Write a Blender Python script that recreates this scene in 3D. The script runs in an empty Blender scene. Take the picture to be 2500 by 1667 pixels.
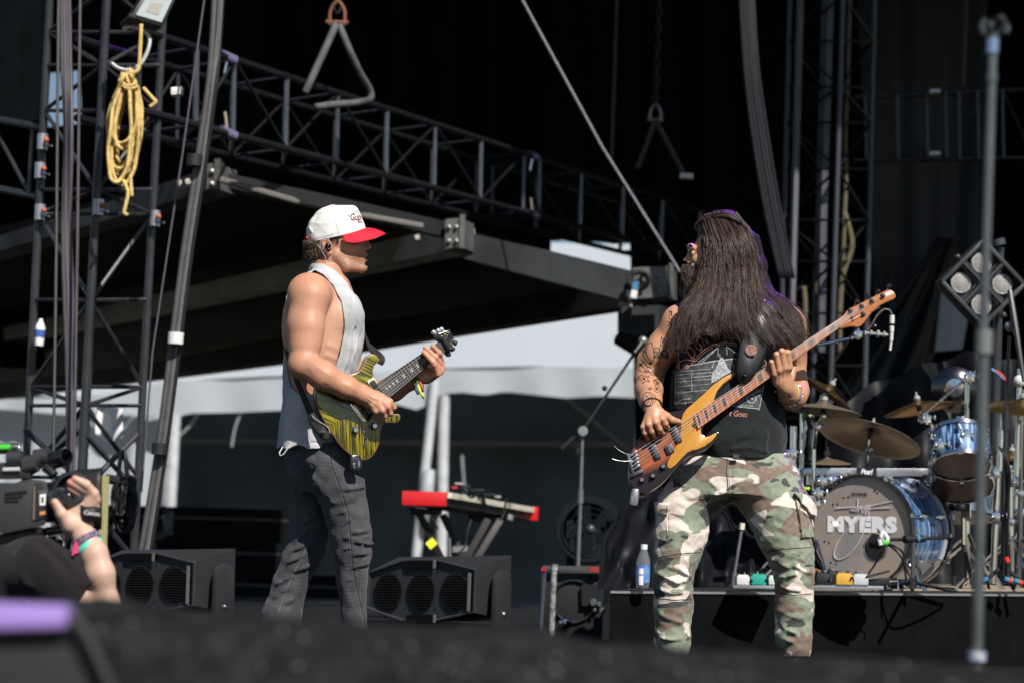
import bpy, bmesh, math, random
import numpy as np
from mathutils import Vector, Matrix
from mathutils.bvhtree import BVHTree
random.seed(7); RNG = np.random.default_rng(7)
SC = bpy.context.scene
COL = SC.collection

# ------------------------------------------------------------------ camera, sky, sun, exposure
F = 5500.0  # focal length in photograph pixels (2500 wide)
PITCH, ROLL = math.radians(5.5), math.radians(1.6)
CAMLOC = Vector((0, 0, 0.45))  # stage floor is z = 0
CAMR = (Matrix.Rotation(math.radians(90) + PITCH, 3, 'X') @ Matrix.Rotation(ROLL, 3, 'Z'))
cam = bpy.data.cameras.new('camera'); camo = bpy.data.objects.new('camera', cam); COL.objects.link(camo)
camo.matrix_world = Matrix.Translation(CAMLOC) @ CAMR.to_4x4()
cam.sensor_width = 36; cam.lens = F / 2500 * 36
cam.clip_start = 0.1; cam.clip_end = 3000
cam.dof.use_dof = True; cam.dof.focus_distance = 8.62; cam.dof.aperture_fstop = 3.3
SC.camera = camo

world = bpy.data.worlds.new('World'); SC.world = world; world.use_nodes = True
_n = world.node_tree.nodes; _n.clear()
_sky = _n.new('ShaderNodeTexSky'); _sky.sky_type = 'NISHITA'; _sky.sun_disc = False; _sky.dust_density = .4; _sky.ozone_density = 1.6
SUNV = Vector((0.33, -0.62, 0.71)).normalized()  # towards the sun
_sky.sun_elevation = math.asin(SUNV.z); _sky.sun_rotation = math.atan2(SUNV.x, SUNV.y)
_bg = _n.new('ShaderNodeBackground'); _bg.inputs['Strength'].default_value = 0.058
_wo = _n.new('ShaderNodeOutputWorld')
world.node_tree.links.new(_sky.outputs[0], _bg.inputs[0]); world.node_tree.links.new(_bg.outputs[0], _wo.inputs[0])
sun = bpy.data.lights.new('sun', 'SUN'); sun.energy = 5.0; sun.angle = math.radians(0.5); sun.color = (1, .945, .87)
suno = bpy.data.objects.new('sun', sun); COL.objects.link(suno)
suno.rotation_euler = (-SUNV).to_track_quat('-Z', 'Y').to_euler()
SC.view_settings.view_transform = 'Standard'; SC.view_settings.look = 'None'
SC.view_settings.exposure = 0.3; SC.view_settings.gamma = 1.0; SC.view_settings.use_curve_mapping = False
SC.cycles.max_bounces = 6; SC.cycles.caustics_reflective = False; SC.cycles.caustics_refractive = False

# ------------------------------------------------------------------ placing helpers
def P(x, y, d):
 """world point seen at photograph pixel (x, y), standing d metres into the scene"""
 v = CAMR @ Vector(((x - 1250) / F, -(y - 833.5) / F, -1))
 return CAMLOC + v * (d / v.y)
def S(d): return F / d  # pixels per metre at depth d
def ray(x, y):
 return (CAMR @ Vector(((x - 1250) / F, -(y - 833.5) / F, -1))).normalized()
def PH(x, y, z):
 """where the sight line through a pixel meets the level z"""
 r = ray(x, y); return CAMLOC + r * ((z - CAMLOC.z) / r.z)
def PZ(x, z, d):
 """point at pixel column x (near the horizon), height z, depth d"""
 p = P(x, 1363, d); return Vector((p.x, d, z))

# ------------------------------------------------------------------ materials
MATS = {}
def mat(name, col, rough=.6, metal=0, spec=.5, var=0, vscale=20, bump=0, bscale=80, coat=0, attr=None, emit=None, trans=0, stretch=None, var2=None, sheen=0, aniso=0):
 """principled; var mixes towards a second tone by noise, bump is fine relief"""
 if name in MATS: return MATS[name]
 m = bpy.data.materials.new(name); MATS[name] = m; m.use_nodes = True
 nt = m.node_tree; b = nt.nodes['Principled BSDF']; L = nt.links.new
 c4 = (*col, 1)
 b.inputs['Base Color'].default_value = c4
 b.inputs['Roughness'].default_value = rough; b.inputs['Metallic'].default_value = metal
 b.inputs['Specular IOR Level'].default_value = spec
 b.inputs['Coat Weight'].default_value = coat; b.inputs['Coat Roughness'].default_value = .08
 b.inputs['Transmission Weight'].default_value = trans
 b.inputs['Sheen Weight'].default_value = sheen
 b.inputs['Anisotropic'].default_value = aniso
 if emit: b.inputs['Emission Color'].default_value = (*emit[0], 1); b.inputs['Emission Strength'].default_value = emit[1]
 tc = nt.nodes.new('ShaderNodeTexCoord'); co = tc.outputs['Object']
 if stretch:
  mp = nt.nodes.new('ShaderNodeMapping'); mp.inputs['Scale'].default_value = stretch; L(co, mp.inputs[0]); co = mp.outputs[0]
 src = None
 if attr:
  a = nt.nodes.new('ShaderNodeAttribute'); a.attribute_name = attr; src = a.outputs['Color']
 if var:
  nz = nt.nodes.new('ShaderNodeTexNoise'); nz.inputs['Scale'].default_value = vscale; nz.inputs['Detail'].default_value = 6; L(co, nz.inputs['Vector'])
  mr = nt.nodes.new('ShaderNodeMapRange'); mr.inputs[1].default_value = .35; mr.inputs[2].default_value = .68; L(nz.outputs[0], mr.inputs[0])
  mx = nt.nodes.new('ShaderNodeMix'); mx.data_type = 'RGBA'
  d = var2 if var2 else tuple(max(0, c * (1 - var)) for c in col)
  mx.inputs[6].default_value = c4; mx.inputs[7].default_value = (*d, 1)
  if src:
   L(src, mx.inputs[6]); mm = nt.nodes.new('ShaderNodeMix'); mm.data_type = 'RGBA'; mm.blend_type = 'MULTIPLY'; mm.inputs[0].default_value = 1
   mm.inputs[7].default_value = (1 - var, 1 - var, 1 - var, 1); L(src, mm.inputs[6]); L(mm.outputs[2], mx.inputs[7])
  L(mr.outputs[0], mx.inputs[0]); src = mx.outputs[2]
  rr = nt.nodes.new('ShaderNodeMapRange'); rr.inputs[3].default_value = max(.05, rough - .1); rr.inputs[4].default_value = min(1, rough + .1)
  L(nz.outputs[0], rr.inputs[0]); L(rr.outputs[0], b.inputs['Roughness'])
 if src: L(src, b.inputs['Base Color'])
 if bump:
  n2 = nt.nodes.new('ShaderNodeTexNoise'); n2.inputs['Scale'].default_value = bscale; n2.inputs['Detail'].default_value = 5; L(co, n2.inputs['Vector'])
  bp = nt.nodes.new('ShaderNodeBump'); bp.inputs['Strength'].default_value = min(1, bump); bp.inputs['Distance'].default_value = .0025 if bump <= 1 else .0025 * bump
  L(n2.outputs[0], bp.inputs['Height']); L(bp.outputs[0], b.inputs['Normal'])
 return m

# ------------------------------------------------------------------ object helpers
def tag(o, label=None, cat=None, group=None, kind=None):
 if label: o['label'] = label
 if cat: o['category'] = cat
 if group: o['group'] = group
 if kind: o['kind'] = kind
 return o
def thing(name, label, cat, loc=(0, 0, 0), group=None):
 o = bpy.data.objects.new(name, None); COL.objects.link(o); o.location = Vector(loc); o.empty_display_size = .1
 return tag(o, label, cat, group)
def wmat(o):
 w = Matrix.Translation(o.location)
 return wmat(o.parent) @ o.matrix_parent_inverse @ w if o.parent else w
def link(name, me, m=None, parent=None, smooth=None):
 if m is not None and not me.materials: me.materials.append(m)
 o = bpy.data.objects.new(name, me); COL.objects.link(o)
 if parent is not None:
  o.parent = parent
  o.matrix_parent_inverse = wmat(parent).inverted()
 if smooth is not None: shade(me, smooth)
 return o
def shade(me, deg=40):
 me.polygons.foreach_set('use_smooth', [True] * len(me.polygons))
 if deg < 180:
  try: me.set_sharp_from_angle(angle=math.radians(deg))
  except Exception: pass
def mesh_np(name, V, Fc, m=None, parent=None, smooth=None):
 me = bpy.data.meshes.new(name)
 V = np.asarray(V, np.float32); Fc = np.asarray(Fc, np.int32)
 n, k = Fc.shape
 me.vertices.add(len(V)); me.vertices.foreach_set('co', V.ravel())
 me.loops.add(n * k); me.loops.foreach_set('vertex_index', Fc.ravel())
 me.polygons.add(n); me.polygons.foreach_set('loop_start', np.arange(0, n * k, k, dtype=np.int32))
 me.polygons.foreach_set('loop_total', np.full(n, k, np.int32))
 me.update(calc_edges=True); me.validate()
 return link(name, me, m, parent, smooth)
def mesh_py(name, V, Fc, m=None, parent=None, smooth=None):
 me = bpy.data.meshes.new(name); me.from_pydata([tuple(v) for v in V], [], Fc); me.update()
 return link(name, me, m, parent, smooth)
def vcol(o, C, name='col'):
 a = o.data.color_attributes.new(name, 'FLOAT_COLOR', 'POINT')
 C = np.concatenate([np.asarray(C, np.float32), np.ones((len(C), 1), np.float32)], 1); a.data.foreach_set('color', C.ravel())
def spline(pts, n=8, closed=False):
 """Catmull-Rom through pts"""
 p = [np.array(q, float) for q in pts]; out = []; N = len(p)
 rng = range(N) if closed else range(N - 1)
 for i in rng:
  if closed: a, b, c, d = p[(i - 1) % N], p[i], p[(i + 1) % N], p[(i + 2) % N]
  else: a, b, c, d = p[max(i - 1, 0)], p[i], p[i + 1], p[min(i + 2, N - 1)]
  for t in np.arange(n) / n:
   out.append(.5 * ((2 * b) + (c - a) * t + (2 * a - 5 * b + 4 * c - d) * t * t + (3 * b - a - 3 * c + d) * t ** 3))
 if not closed: out.append(p[-1])
 return out
class MB:
 """collects geometry for ONE mesh object"""
 def __init__(s): s.V = []; s.F = []
 def tube(s, pts, r, n=8, cap=True, closed=False):
  pts = [Vector(p) for p in pts]; rs = r if isinstance(r, (list, tuple, np.ndarray)) else [r] * len(pts)
  b = len(s.V); up = None; N = len(pts)
  for i, p in enumerate(pts):
   if closed: t = (pts[(i + 1) % N] - pts[i - 1])
   else: t = pts[min(i + 1, N - 1)] - pts[max(i - 1, 0)]
   if t.length < 1e-9: t = Vector((0, 0, 1))
   t.normalize()
   if up is None: up = t.orthogonal().normalized()
   up = (up - t * up.dot(t))
   if up.length < 1e-6: up = t.orthogonal()
   up.normalize(); sd = t.cross(up)
   for k in range(n):
    a = 2 * math.pi * (k + .5) / n
    s.V.append(p + (up * math.cos(a) + sd * math.sin(a)) * rs[i])
  for i in range(N if closed else N - 1):
   for k in range(n):
    k2 = (k + 1) % n; i2 = (i + 1) % N
    s.F.append((b + i * n + k, b + i * n + k2, b + i2 * n + k2, b + i2 * n + k))
  if cap and not closed:
   s.F.append(tuple(b + k for k in range(n))[::-1]); s.F.append(tuple(b + (N - 1) * n + k for k in range(n)))
  return s
 def box(s, c, sx, sy, sz, R=None):
  """centre, half sizes, optional 3x3"""
  b = len(s.V); c = Vector(c)
  for x, y, z in ((-1,-1,-1),(1,-1,-1),(1,1,-1),(-1,1,-1),(-1,-1,1),(1,-1,1),(1,1,1),(-1,1,1)):
   v = Vector((x * sx, y * sy, z * sz)); s.V.append(c + (R @ v if R else v))
  for f in ((3,2,1,0),(4,5,6,7),(0,1,5,4),(1,2,6,5),(2,3,7,6),(3,0,4,7)): s.F.append(tuple(b + i for i in f))
  return s
 def bar(s, a, b_, w, t, up=(0, 0, 1)):
  """rectangular bar from a to b, width w (sideways), thickness t (along up)"""
  a = Vector(a); b_ = Vector(b_); d = b_ - a; L = d.length; d.normalize(); u = Vector(up); sd = d.cross(u).normalized(); u = sd.cross(d)
  return s.box((a + b_) / 2, L / 2, w / 2, t / 2, Matrix((d, sd, u)).transposed())
 def lathe(s, prof, o, axis=(0, 0, 1), n=24):
  """prof [(r, h)] turned about axis through o"""
  ax = Vector(axis).normalized(); u = ax.orthogonal().normalized(); v = ax.cross(u); b = len(s.V); o = Vector(o)
  for r, h in prof:
   for k in range(n):
    a = 2 * math.pi * k / n; s.V.append(o + ax * h + (u * math.cos(a) + v * math.sin(a)) * r)
  for i in range(len(prof) - 1):
   for k in range(n):
    k2 = (k + 1) % n; s.F.append((b + i * n + k, b + i * n + k2, b + (i + 1) * n + k2, b + (i + 1) * n + k))
  return s
 def ball(s, c, r, n=8):
  pr = [(max(1e-5, math.sin(math.pi * i / n)) * r, -math.cos(math.pi * i / n) * r) for i in range(n + 1)]
  return s.lathe(pr, c, n=n * 2)
 def grid(s, rows, closed=False):
  """rows: list of equally long point lists"""
  b = len(s.V); n = len(rows[0])
  for r in rows: s.V.extend(Vector(p) for p in r)
  for i in range(len(rows) - 1):
   for k in range(n if closed else n - 1):
    k2 = (k + 1) % n; s.F.append((b + i * n + k, b + i * n + k2, b + (i + 1) * n + k2, b + (i + 1) * n + k))
  return s
 def poly(s, pts):
  b = len(s.V); s.V.extend(Vector(p) for p in pts); s.F.append(tuple(range(b, b + len(pts)))); return s
 def prism(s, front, vec):
  """polygon (3-D points) extruded by vec"""
  b = len(s.V); n = len(front); vec = Vector(vec)
  s.V.extend(Vector(p) for p in front); s.V.extend(Vector(p) + vec for p in front)
  s.F.append(tuple(range(b, b + n))[::-1]); s.F.append(tuple(range(b + n, b + 2 * n)))
  for i in range(n): j = (i + 1) % n; s.F.append((b + i, b + j, b + n + j, b + n + i))
  return s
 def build(s, name, m, parent=None, smooth=40, bevel=0):
  me = bpy.data.meshes.new(name); me.from_pydata([tuple(v) for v in s.V], [], s.F); me.update()
  bm = bmesh.new(); bm.from_mesh(me)
  if bevel:
   bmesh.ops.bevel(bm, geom=[e for e in bm.edges if len(e.link_faces) == 2 and e.calc_face_angle(0) > .5], offset=bevel, segments=2, profile=.6, affect='EDGES')
  bmesh.ops.recalc_face_normals(bm, faces=bm.faces); bm.to_mesh(me); bm.free()
  return link(name, me, m, parent, smooth)
def tube_obj(name, paths, r, m, parent=None, n=6, smooth=60):
 mb = MB()
 for p in paths: mb.tube(p, r, n)
 return mb.build(name, m, parent, smooth)
def strands(name, paths, r0, r1, m, parent=None):
 """many thin 3-sided strands as one mesh; paths array (N, K, 3)"""
 A = np.asarray(paths, np.float32); N, K, _ = A.shape
 T = np.gradient(A, axis=1); T /= np.linalg.norm(T, axis=2, keepdims=True) + 1e-9
 up = np.array([.3, -.9, .2], np.float32); U = np.cross(T, up); U /= np.linalg.norm(U, axis=2, keepdims=True) + 1e-9
 W = np.cross(T, U); t = np.linspace(0, 1, K)[None, :, None]; R = (r0 + (r1 - r0) * t ** 2)
 ring = [A + (U * math.cos(a) + W * math.sin(a)) * R for a in (0, 2.094, 4.189)]
 V = np.stack(ring, 2).reshape(-1, 3); base = (np.arange(N)[:, None] * K + np.arange(K - 1)[None]).ravel() * 3
 Fc = np.concatenate([np.stack([base + a, base + b, base + b + 3, base + a + 3], 1) for a, b in ((0, 1), (1, 2), (2, 0))])
 return mesh_np(name, V, Fc, m, parent, 180)

# ------------------------------------------------------------------ signed distance modelling (bodies, clothes)
class Field:
 def __init__(s, lo, hi, h, d0=None, far=45.):
  s.h = h; s.d0 = d0; s.lo = np.array(lo, float); s.n = np.ceil((np.array(hi, float) - s.lo) / h).astype(int) + 1
  s.D = np.full(s.n, far, np.float32); s.ax = [(s.lo[i] + h * np.arange(s.n[i])).astype(np.float32) for i in range(3)]
 def sl(s, lo, hi, m):
  a = np.clip(np.floor((np.array(lo) - m - s.lo) / s.h).astype(int), 0, s.n); b = np.clip(np.ceil((np.array(hi) + m - s.lo) / s.h).astype(int) + 1, 0, s.n)
  return tuple(slice(int(x), int(y)) for x, y in zip(a, b))
 def put(s, prim, k=6., op='u'):
  fn, lo, hi = prim; q = s.sl(lo, hi, k + 2 * s.h)
  if any(i.stop <= i.start for i in q): return s
  d = fn(s.ax[0][q[0]][:, None, None], s.ax[1][q[1]][None, :, None], s.ax[2][q[2]][None, None, :]).astype(np.float32)
  a = s.D[q]
  if op == 'u': h = np.maximum(k - np.abs(a - d), 0) / k; s.D[q] = np.minimum(a, d) - h * h * k * .25
  elif op == 's': d = -d; h = np.maximum(k - np.abs(a - d), 0) / k; s.D[q] = np.maximum(a, d) + h * h * k * .25
  return s
 def chain(s, pts, rs, k=10., k0=None, flat=None):
  for i in range(len(pts) - 1): s.put(cap(pts[i], pts[i + 1], rs[i], rs[i + 1], flat), k0 if (i == 0 and k0) else k)
  return s
 def near(s, band=20.):
  m = np.abs(s.D) < band; i = np.nonzero(m); return m, s.ax[0][i[0]], s.ax[1][i[1]], s.ax[2][i[2]]
 def disp(s, fn, band=20.):
  m, x, y, z = s.near(band); s.D[m] += fn(x, y, z).astype(np.float32); return s
 def raise_(s, prim, amt):
  """lift the surface by amt inside a region (pockets, flaps)"""
  fn, lo, hi = prim; q = s.sl(lo, hi, 2)
  d = fn(s.ax[0][q[0]][:, None, None], s.ax[1][q[1]][None, :, None], s.ax[2][q[2]][None, None, :]); s.D[q] = np.minimum(s.D[q], np.maximum(s.D[q] - amt, d)); return s
 def folds(s, fl):
  """fl: list of (points, width, height): ridges (height>0) or grooves along polylines"""
  for pts, w, A in fl:
   P_ = np.array([tuple(p) for p in pts]); q = s.sl(P_.min(0), P_.max(0), w * 2.6)
   X = s.ax[0][q[0]][:, None, None]; Y = s.ax[1][q[1]][None, :, None]; Z = s.ax[2][q[2]][None, None, :]
   best = None
   for a, b in zip(P_[:-1], P_[1:]):
    d = segd(X, Y, Z, a, b)[0]; best = d if best is None else np.minimum(best, d)
   s.D[q] -= (A * np.exp(-(best / w) ** 2)).astype(np.float32)
  return s
 def surf(s):
  D = s.D; n = s.n; I = (D < 0)
  c = np.zeros(n - 1, np.uint8)
  for i in (0, 1):
   for j in (0, 1):
    for k in (0, 1): c += I[i:n[0] - 1 + i, j:n[1] - 1 + j, k:n[2] - 1 + k]
  act = (c > 0) & (c < 8); idx = np.nonzero(act); ids = np.full(n - 1, -1, np.int32); N = len(idx[0]); ids[idx] = np.arange(N)
  cor = {}
  for i in (0, 1):
   for j in (0, 1):
    for k in (0, 1): cor[i, j, k] = D[idx[0] + i, idx[1] + j, idx[2] + k].astype(np.float64)
  acc = np.zeros((N, 3)); cnt = np.zeros(N)
  K = list(cor)
  for a in K:
   for ax in range(3):
    if a[ax] == 0:
     b = list(a); b[ax] = 1; b = tuple(b); va, vb = cor[a], cor[b]; cr = (va < 0) != (vb < 0)
     t = np.where(cr, va / np.where(cr, va - vb, 1), 0); p = np.tile(np.array(a, float), (N, 1)); p[:, ax] = t
     acc[cr] += p[cr]; cnt[cr] += 1
  V = s.lo + (np.stack(idx, 1) + acc / cnt[:, None]) * s.h
  Q = []
  for ax in range(3):
   o1, o2 = [(1, 2), (2, 0), (0, 1)][ax]
   sa = [slice(None)] * 3; sb = [slice(None)] * 3; sa[ax] = slice(0, -1); sb[ax] = slice(1, None)
   A, B = I[tuple(sa)], I[tuple(sb)]; e = np.nonzero(A != B); e = [q for q in e]
   ok = (e[o1] > 0) & (e[o2] > 0) & (e[o1] < n[o1] - 1) & (e[o2] < n[o2] - 1); e = [q[ok] for q in e]
   ins = A[tuple(e)]
   def cell(d1, d2):
    q = [x.copy() for x in e]; q[o1] -= d1; q[o2] -= d2; return ids[tuple(q)]
   a, b, c2, d = cell(1, 1), cell(0, 1), cell(0, 0), cell(1, 0)
   Q.append(np.where(ins[:, None], np.stack([a, b, c2, d], 1), np.stack([d, c2, b, a], 1)))
  Q = np.concatenate(Q)
  return V, Q
def toworld(V, d0):
 """(pixel x, pixel y, pixels behind depth d0) -> world"""
 V = np.asarray(V, float); v = np.stack([(V[:, 0] - 1250) / F, -(V[:, 1] - 833.5) / F, -np.ones(len(V))], 1) @ np.array(CAMR).T
 return np.array(CAMLOC) + v * ((d0 + V[:, 2] / S(d0)) / v[:, 1])[:, None]
def flesh(name, fields, m, parent=None, color=None, bvh=False):
 """the surfaces of one or more fields as ONE mesh"""
 Vs, Qs, n = [], [], 0
 for f in fields:
  V, Q = f.surf(); Vs.append(V); Qs.append(Q + n); n += len(V)
 V = np.concatenate(Vs); Q = np.concatenate(Qs); W = toworld(V, fields[0].d0)
 o = mesh_np(name, W, Q, m, parent, 180)
 if color is not None: vcol(o, color(V))
 if bvh: return o, BVHTree.FromPolygons([tuple(v) for v in W], [tuple(int(i) for i in f) for f in Q])
 return o
def segd(X, Y, Z, a, b):
 a = np.array(a, float); ba = np.array(b, float) - a; L = max(1e-12, ba @ ba)
 px, py, pz = X - a[0], Y - a[1], Z - a[2]
 t = np.clip((px * ba[0] + py * ba[1] + pz * ba[2]) / L, 0, 1)
 return np.sqrt((px - t * ba[0]) ** 2 + (py - t * ba[1]) ** 2 + (pz - t * ba[2]) ** 2), t
def cap(a, b, ra, rb, flat=None):
 a = np.array(a, float); b = np.array(b, float); r = max(ra, rb)
 if flat is None:
  def fn(X, Y, Z):
   d, t = segd(X, Y, Z, a, b); return d - (ra + (rb - ra) * t)
 else:
  n = np.array(flat[0], float); n /= np.linalg.norm(n); sc = flat[1]; r = r / min(1, sc)
  b2 = b + (sc - 1) * ((b - a) @ n) * n
  def fn(X, Y, Z):
   q = (sc - 1) * ((X - a[0]) * n[0] + (Y - a[1]) * n[1] + (Z - a[2]) * n[2])
   d, t = segd(X + q * n[0], Y + q * n[1], Z + q * n[2], a, b2); d = d - (ra + (rb - ra) * t); return d if sc < 1 else d / sc ** .5
 return fn, np.minimum(a, b) - r, np.maximum(a, b) + r
def ell(c, r, R=None):
 c = np.array(c, float); r = np.array(r, float); M = np.eye(3) if R is None else np.array(R, float)  # columns = axes
 m = r.max()
 def fn(X, Y, Z):
  x, y, z = X - c[0], Y - c[1], Z - c[2]
  u = x * M[0, 0] + y * M[1, 0] + z * M[2, 0]; v = x * M[0, 1] + y * M[1, 1] + z * M[2, 1]; w = x * M[0, 2] + y * M[1, 2] + z * M[2, 2]
  k0 = np.sqrt((u / r[0]) ** 2 + (v / r[1]) ** 2 + (w / r[2]) ** 2); k1 = np.sqrt((u / r[0] ** 2) ** 2 + (v / r[1] ** 2) ** 2 + (w / r[2] ** 2) ** 2)
  return k0 * (k0 - 1) / np.maximum(k1, 1e-6)
 return fn, c - m, c + m
def loft(lv):
 """stack of ellipses: (y, cx, cz, rx, rz)"""
 A = np.array(lv, float); A = A[np.argsort(A[:, 0])]
 def fn(X, Y, Z):
  y = Y.ravel(); g = [np.interp(y, A[:, 0], A[:, i])[None, :, None] for i in (1, 2, 3, 4)]
  d = (np.sqrt(((X - g[0]) / g[2]) ** 2 + ((Z - g[1]) / g[3]) ** 2) - 1) * np.minimum(g[2], g[3])
  return np.maximum(d, np.maximum(A[0, 0] - Y, Y - A[-1, 0]))
 lo = [(A[:, 1] - A[:, 3]).min(), A[0, 0], (A[:, 2] - A[:, 4]).min()]; hi = [(A[:, 1] + A[:, 3]).max(), A[-1, 0], (A[:, 2] + A[:, 4]).max()]
 return fn, np.array(lo), np.array(hi)
def extr(poly, z0, z1):
 """outline in x, y carried from z0 to z1"""
 A = np.array(poly, float)
 def fn(X, Y, Z):
  X2, Y2 = np.broadcast_arrays(X[:, :, 0], Y[:, :, 0]); d = np.full(X2.shape, 1e9); ins = np.zeros(X2.shape, bool)
  for i in range(len(A)):
   a, b = A[i], A[(i + 1) % len(A)]; ba = b - a; px, py = X2 - a[0], Y2 - a[1]
   t = np.clip((px * ba[0] + py * ba[1]) / (ba @ ba), 0, 1); d = np.minimum(d, (px - t * ba[0]) ** 2 + (py - t * ba[1]) ** 2)
   if a[1] != b[1]: ins ^= ((a[1] > Y2) != (b[1] > Y2)) & (X2 < (b[0] - a[0]) * (Y2 - a[1]) / (b[1] - a[1]) + a[0])
  d = np.sqrt(d) * np.where(ins, -1, 1)
  return np.maximum(d[:, :, None], np.maximum(z0 - Z, Z - z1))
 return fn, np.array([A[:, 0].min(), A[:, 1].min(), z0]), np.array([A[:, 0].max(), A[:, 1].max(), z1])
def half(p, n, lo, hi):
 """half space on the side n points to (within a box)"""
 p = np.array(p, float); n = np.array(n, float); n /= np.linalg.norm(n)
 return (lambda X, Y, Z: -((X - p[0]) * n[0] + (Y - p[1]) * n[1] + (Z - p[2]) * n[2])), np.array(lo, float), np.array(hi, float)
def rotm(ax, deg): return np.array(Matrix.Rotation(math.radians(deg), 3, ax))
def wob(x, y, z, f, seed=0):
 """smooth pseudo noise in about -1..1"""
 r = np.random.default_rng(seed); o = 0
 for i in range(5):
  k = r.normal(size=3); k = k / np.linalg.norm(k) * f * (1 + .35 * i); o = o + np.sin(x * k[0] + y * k[1] + z * k[2] + r.uniform(0, 6.28) + 1.3 * np.sin(x * k[1] * .6 - z * k[0] * .7 + i))
 return o / 3.0

# ------------------------------------------------------------------ flat print laid on a surface that already stands
def drape(pts2, bvh, off=.0015, dflt=None):
 out = []
 for x, y in pts2:
  r = ray(x, y); h = bvh.ray_cast(CAMLOC, r)
  if h[0] is None:
   out.append(None); continue
  out.append(h[0] - r * off)
 return out
def stroke_print(name, lines, bvh, m, parent, w=2.0, off=.0015, step=4):
 """polylines in photograph pixels laid as thin ribbons on a surface"""
 V, Fc = [], []
 for ln in lines:
  ww = w
  if isinstance(ln, tuple): ln, ww = ln
  pts = [np.array(p, float) for p in ln]; q = [pts[0]]
  for a, b in zip(pts[:-1], pts[1:]):
   k = max(1, int(np.linalg.norm(b - a) / step)); q += [a + (b - a) * (i + 1) / k for i in range(k)]
  L_, R_ = [], []
  for i in range(len(q)):
   t = q[min(i + 1, len(q) - 1)] - q[max(i - 1, 0)]; t = t / (np.linalg.norm(t) + 1e-9); nn = np.array((-t[1], t[0])) * ww / 2
   L_.append(q[i] + nn); R_.append(q[i] - nn)
  A = drape(L_, bvh, off); B = drape(R_, bvh, off); prev = None
  for a, b in zip(A, B):
   if a is None or b is None: prev = None; continue
   V += [a, b]; cur = (len(V) - 2, len(V) - 1)
   if prev and (V[prev[0]] - a).length < .06: Fc.append((prev[0], prev[1], cur[1], cur[0]))
   prev = cur
 if not Fc: return None
 return mesh_py(name, V, Fc, m, parent)
def poly_print(name, polys, bvh, m, parent, off=.0012, step=5):
 """filled polygons in pixels laid on a surface"""
 bm = bmesh.new()
 for pl in polys:
  vs = [bm.verts.new((x, -y, 0)) for x, y in pl]
  try: bm.faces.new(vs)
  except Exception: pass
 return _drape_bm(name, bm, bvh, m, parent, off, step)
def _drape_bm(name, bm, bvh, m, parent, off, step):
 bmesh.ops.triangulate(bm, faces=bm.faces)
 for _ in range(4):
  es = [e for e in bm.edges if e.calc_length() > step * 1.6]
  if not es: break
  bmesh.ops.subdivide_edges(bm, edges=es, cuts=1); bmesh.ops.triangulate(bm, faces=bm.faces)
 bm.verts.ensure_lookup_table()
 pts = drape([(v.co.x, -v.co.y) for v in bm.verts], bvh, off); dead = []
 for v, p in zip(bm.verts, pts):
  if p is None: dead.append(v)
  else: v.co = p
 if dead: bmesh.ops.delete(bm, geom=dead, context='VERTS')
 big = [f for f in bm.faces if max(e.calc_length() for e in f.edges) > .08]
 if big: bmesh.ops.delete(bm, geom=big, context='FACES')
 me = bpy.data.meshes.new(name); bm.to_mesh(me); bm.free()
 return link(name, me, m, parent)
def text_mesh(s, shear=0, ext=0, space=1.0, offset=0.0):
 cu = bpy.data.curves.new('lettering', 'FONT'); cu.body = s; cu.shear = shear; cu.extrude = ext; cu.space_character = space; cu.offset = offset
 cu.align_x = 'CENTER'; cu.align_y = 'CENTER'; cu.resolution_u = 3
 o = bpy.data.objects.new('lettering', cu); COL.objects.link(o)
 dg = bpy.context.evaluated_depsgraph_get(); me = bpy.data.meshes.new_from_object(o.evaluated_get(dg))
 bpy.data.objects.remove(o); bpy.data.curves.remove(cu)
 return me
def text_print(name, s, bvh, m, parent, cx, cy, size, rot=0, sx=1, shear=0, arc=0, space=1.0, off=.0016, offset=0.0, step=5):
 """lettering laid on a surface; size = letter height in pixels; arc bends the line upwards"""
 me = text_mesh(s, shear, 0, space, offset); bm = bmesh.new(); bm.from_mesh(me); bpy.data.meshes.remove(me)
 k = size / .7; c, sn = math.cos(math.radians(rot)), math.sin(math.radians(rot))
 for v in bm.verts:
  x, y = v.co.x * k * sx, v.co.y * k
  if arc:
   a = x / arc; x, y = (arc + y) * math.sin(a), (arc + y) * math.cos(a) - arc
  v.co = (cx + x * c - y * sn, -cy + x * sn + y * c, 0)
 return _drape_bm(name, bm, bvh, m, parent, off, step)
def text_flat(name, s, m, parent, O, U, V_, size, shear=0, space=1.0, sx=1, offset=0.0):
 """lettering on a plane: O centre, U reading direction, V_ up (unit), size = letter height in metres"""
 me = text_mesh(s, shear, 0, space, offset); k = size / .7; O, U, V_ = Vector(O), Vector(U), Vector(V_)
 for v in me.vertices: v.co = O + U * (v.co.x * k * sx) + V_ * (v.co.y * k)
 return link(name, me, m, parent)
def catmull_path(pts, n=6): return [Vector(p) for p in spline(pts, n)]
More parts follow.
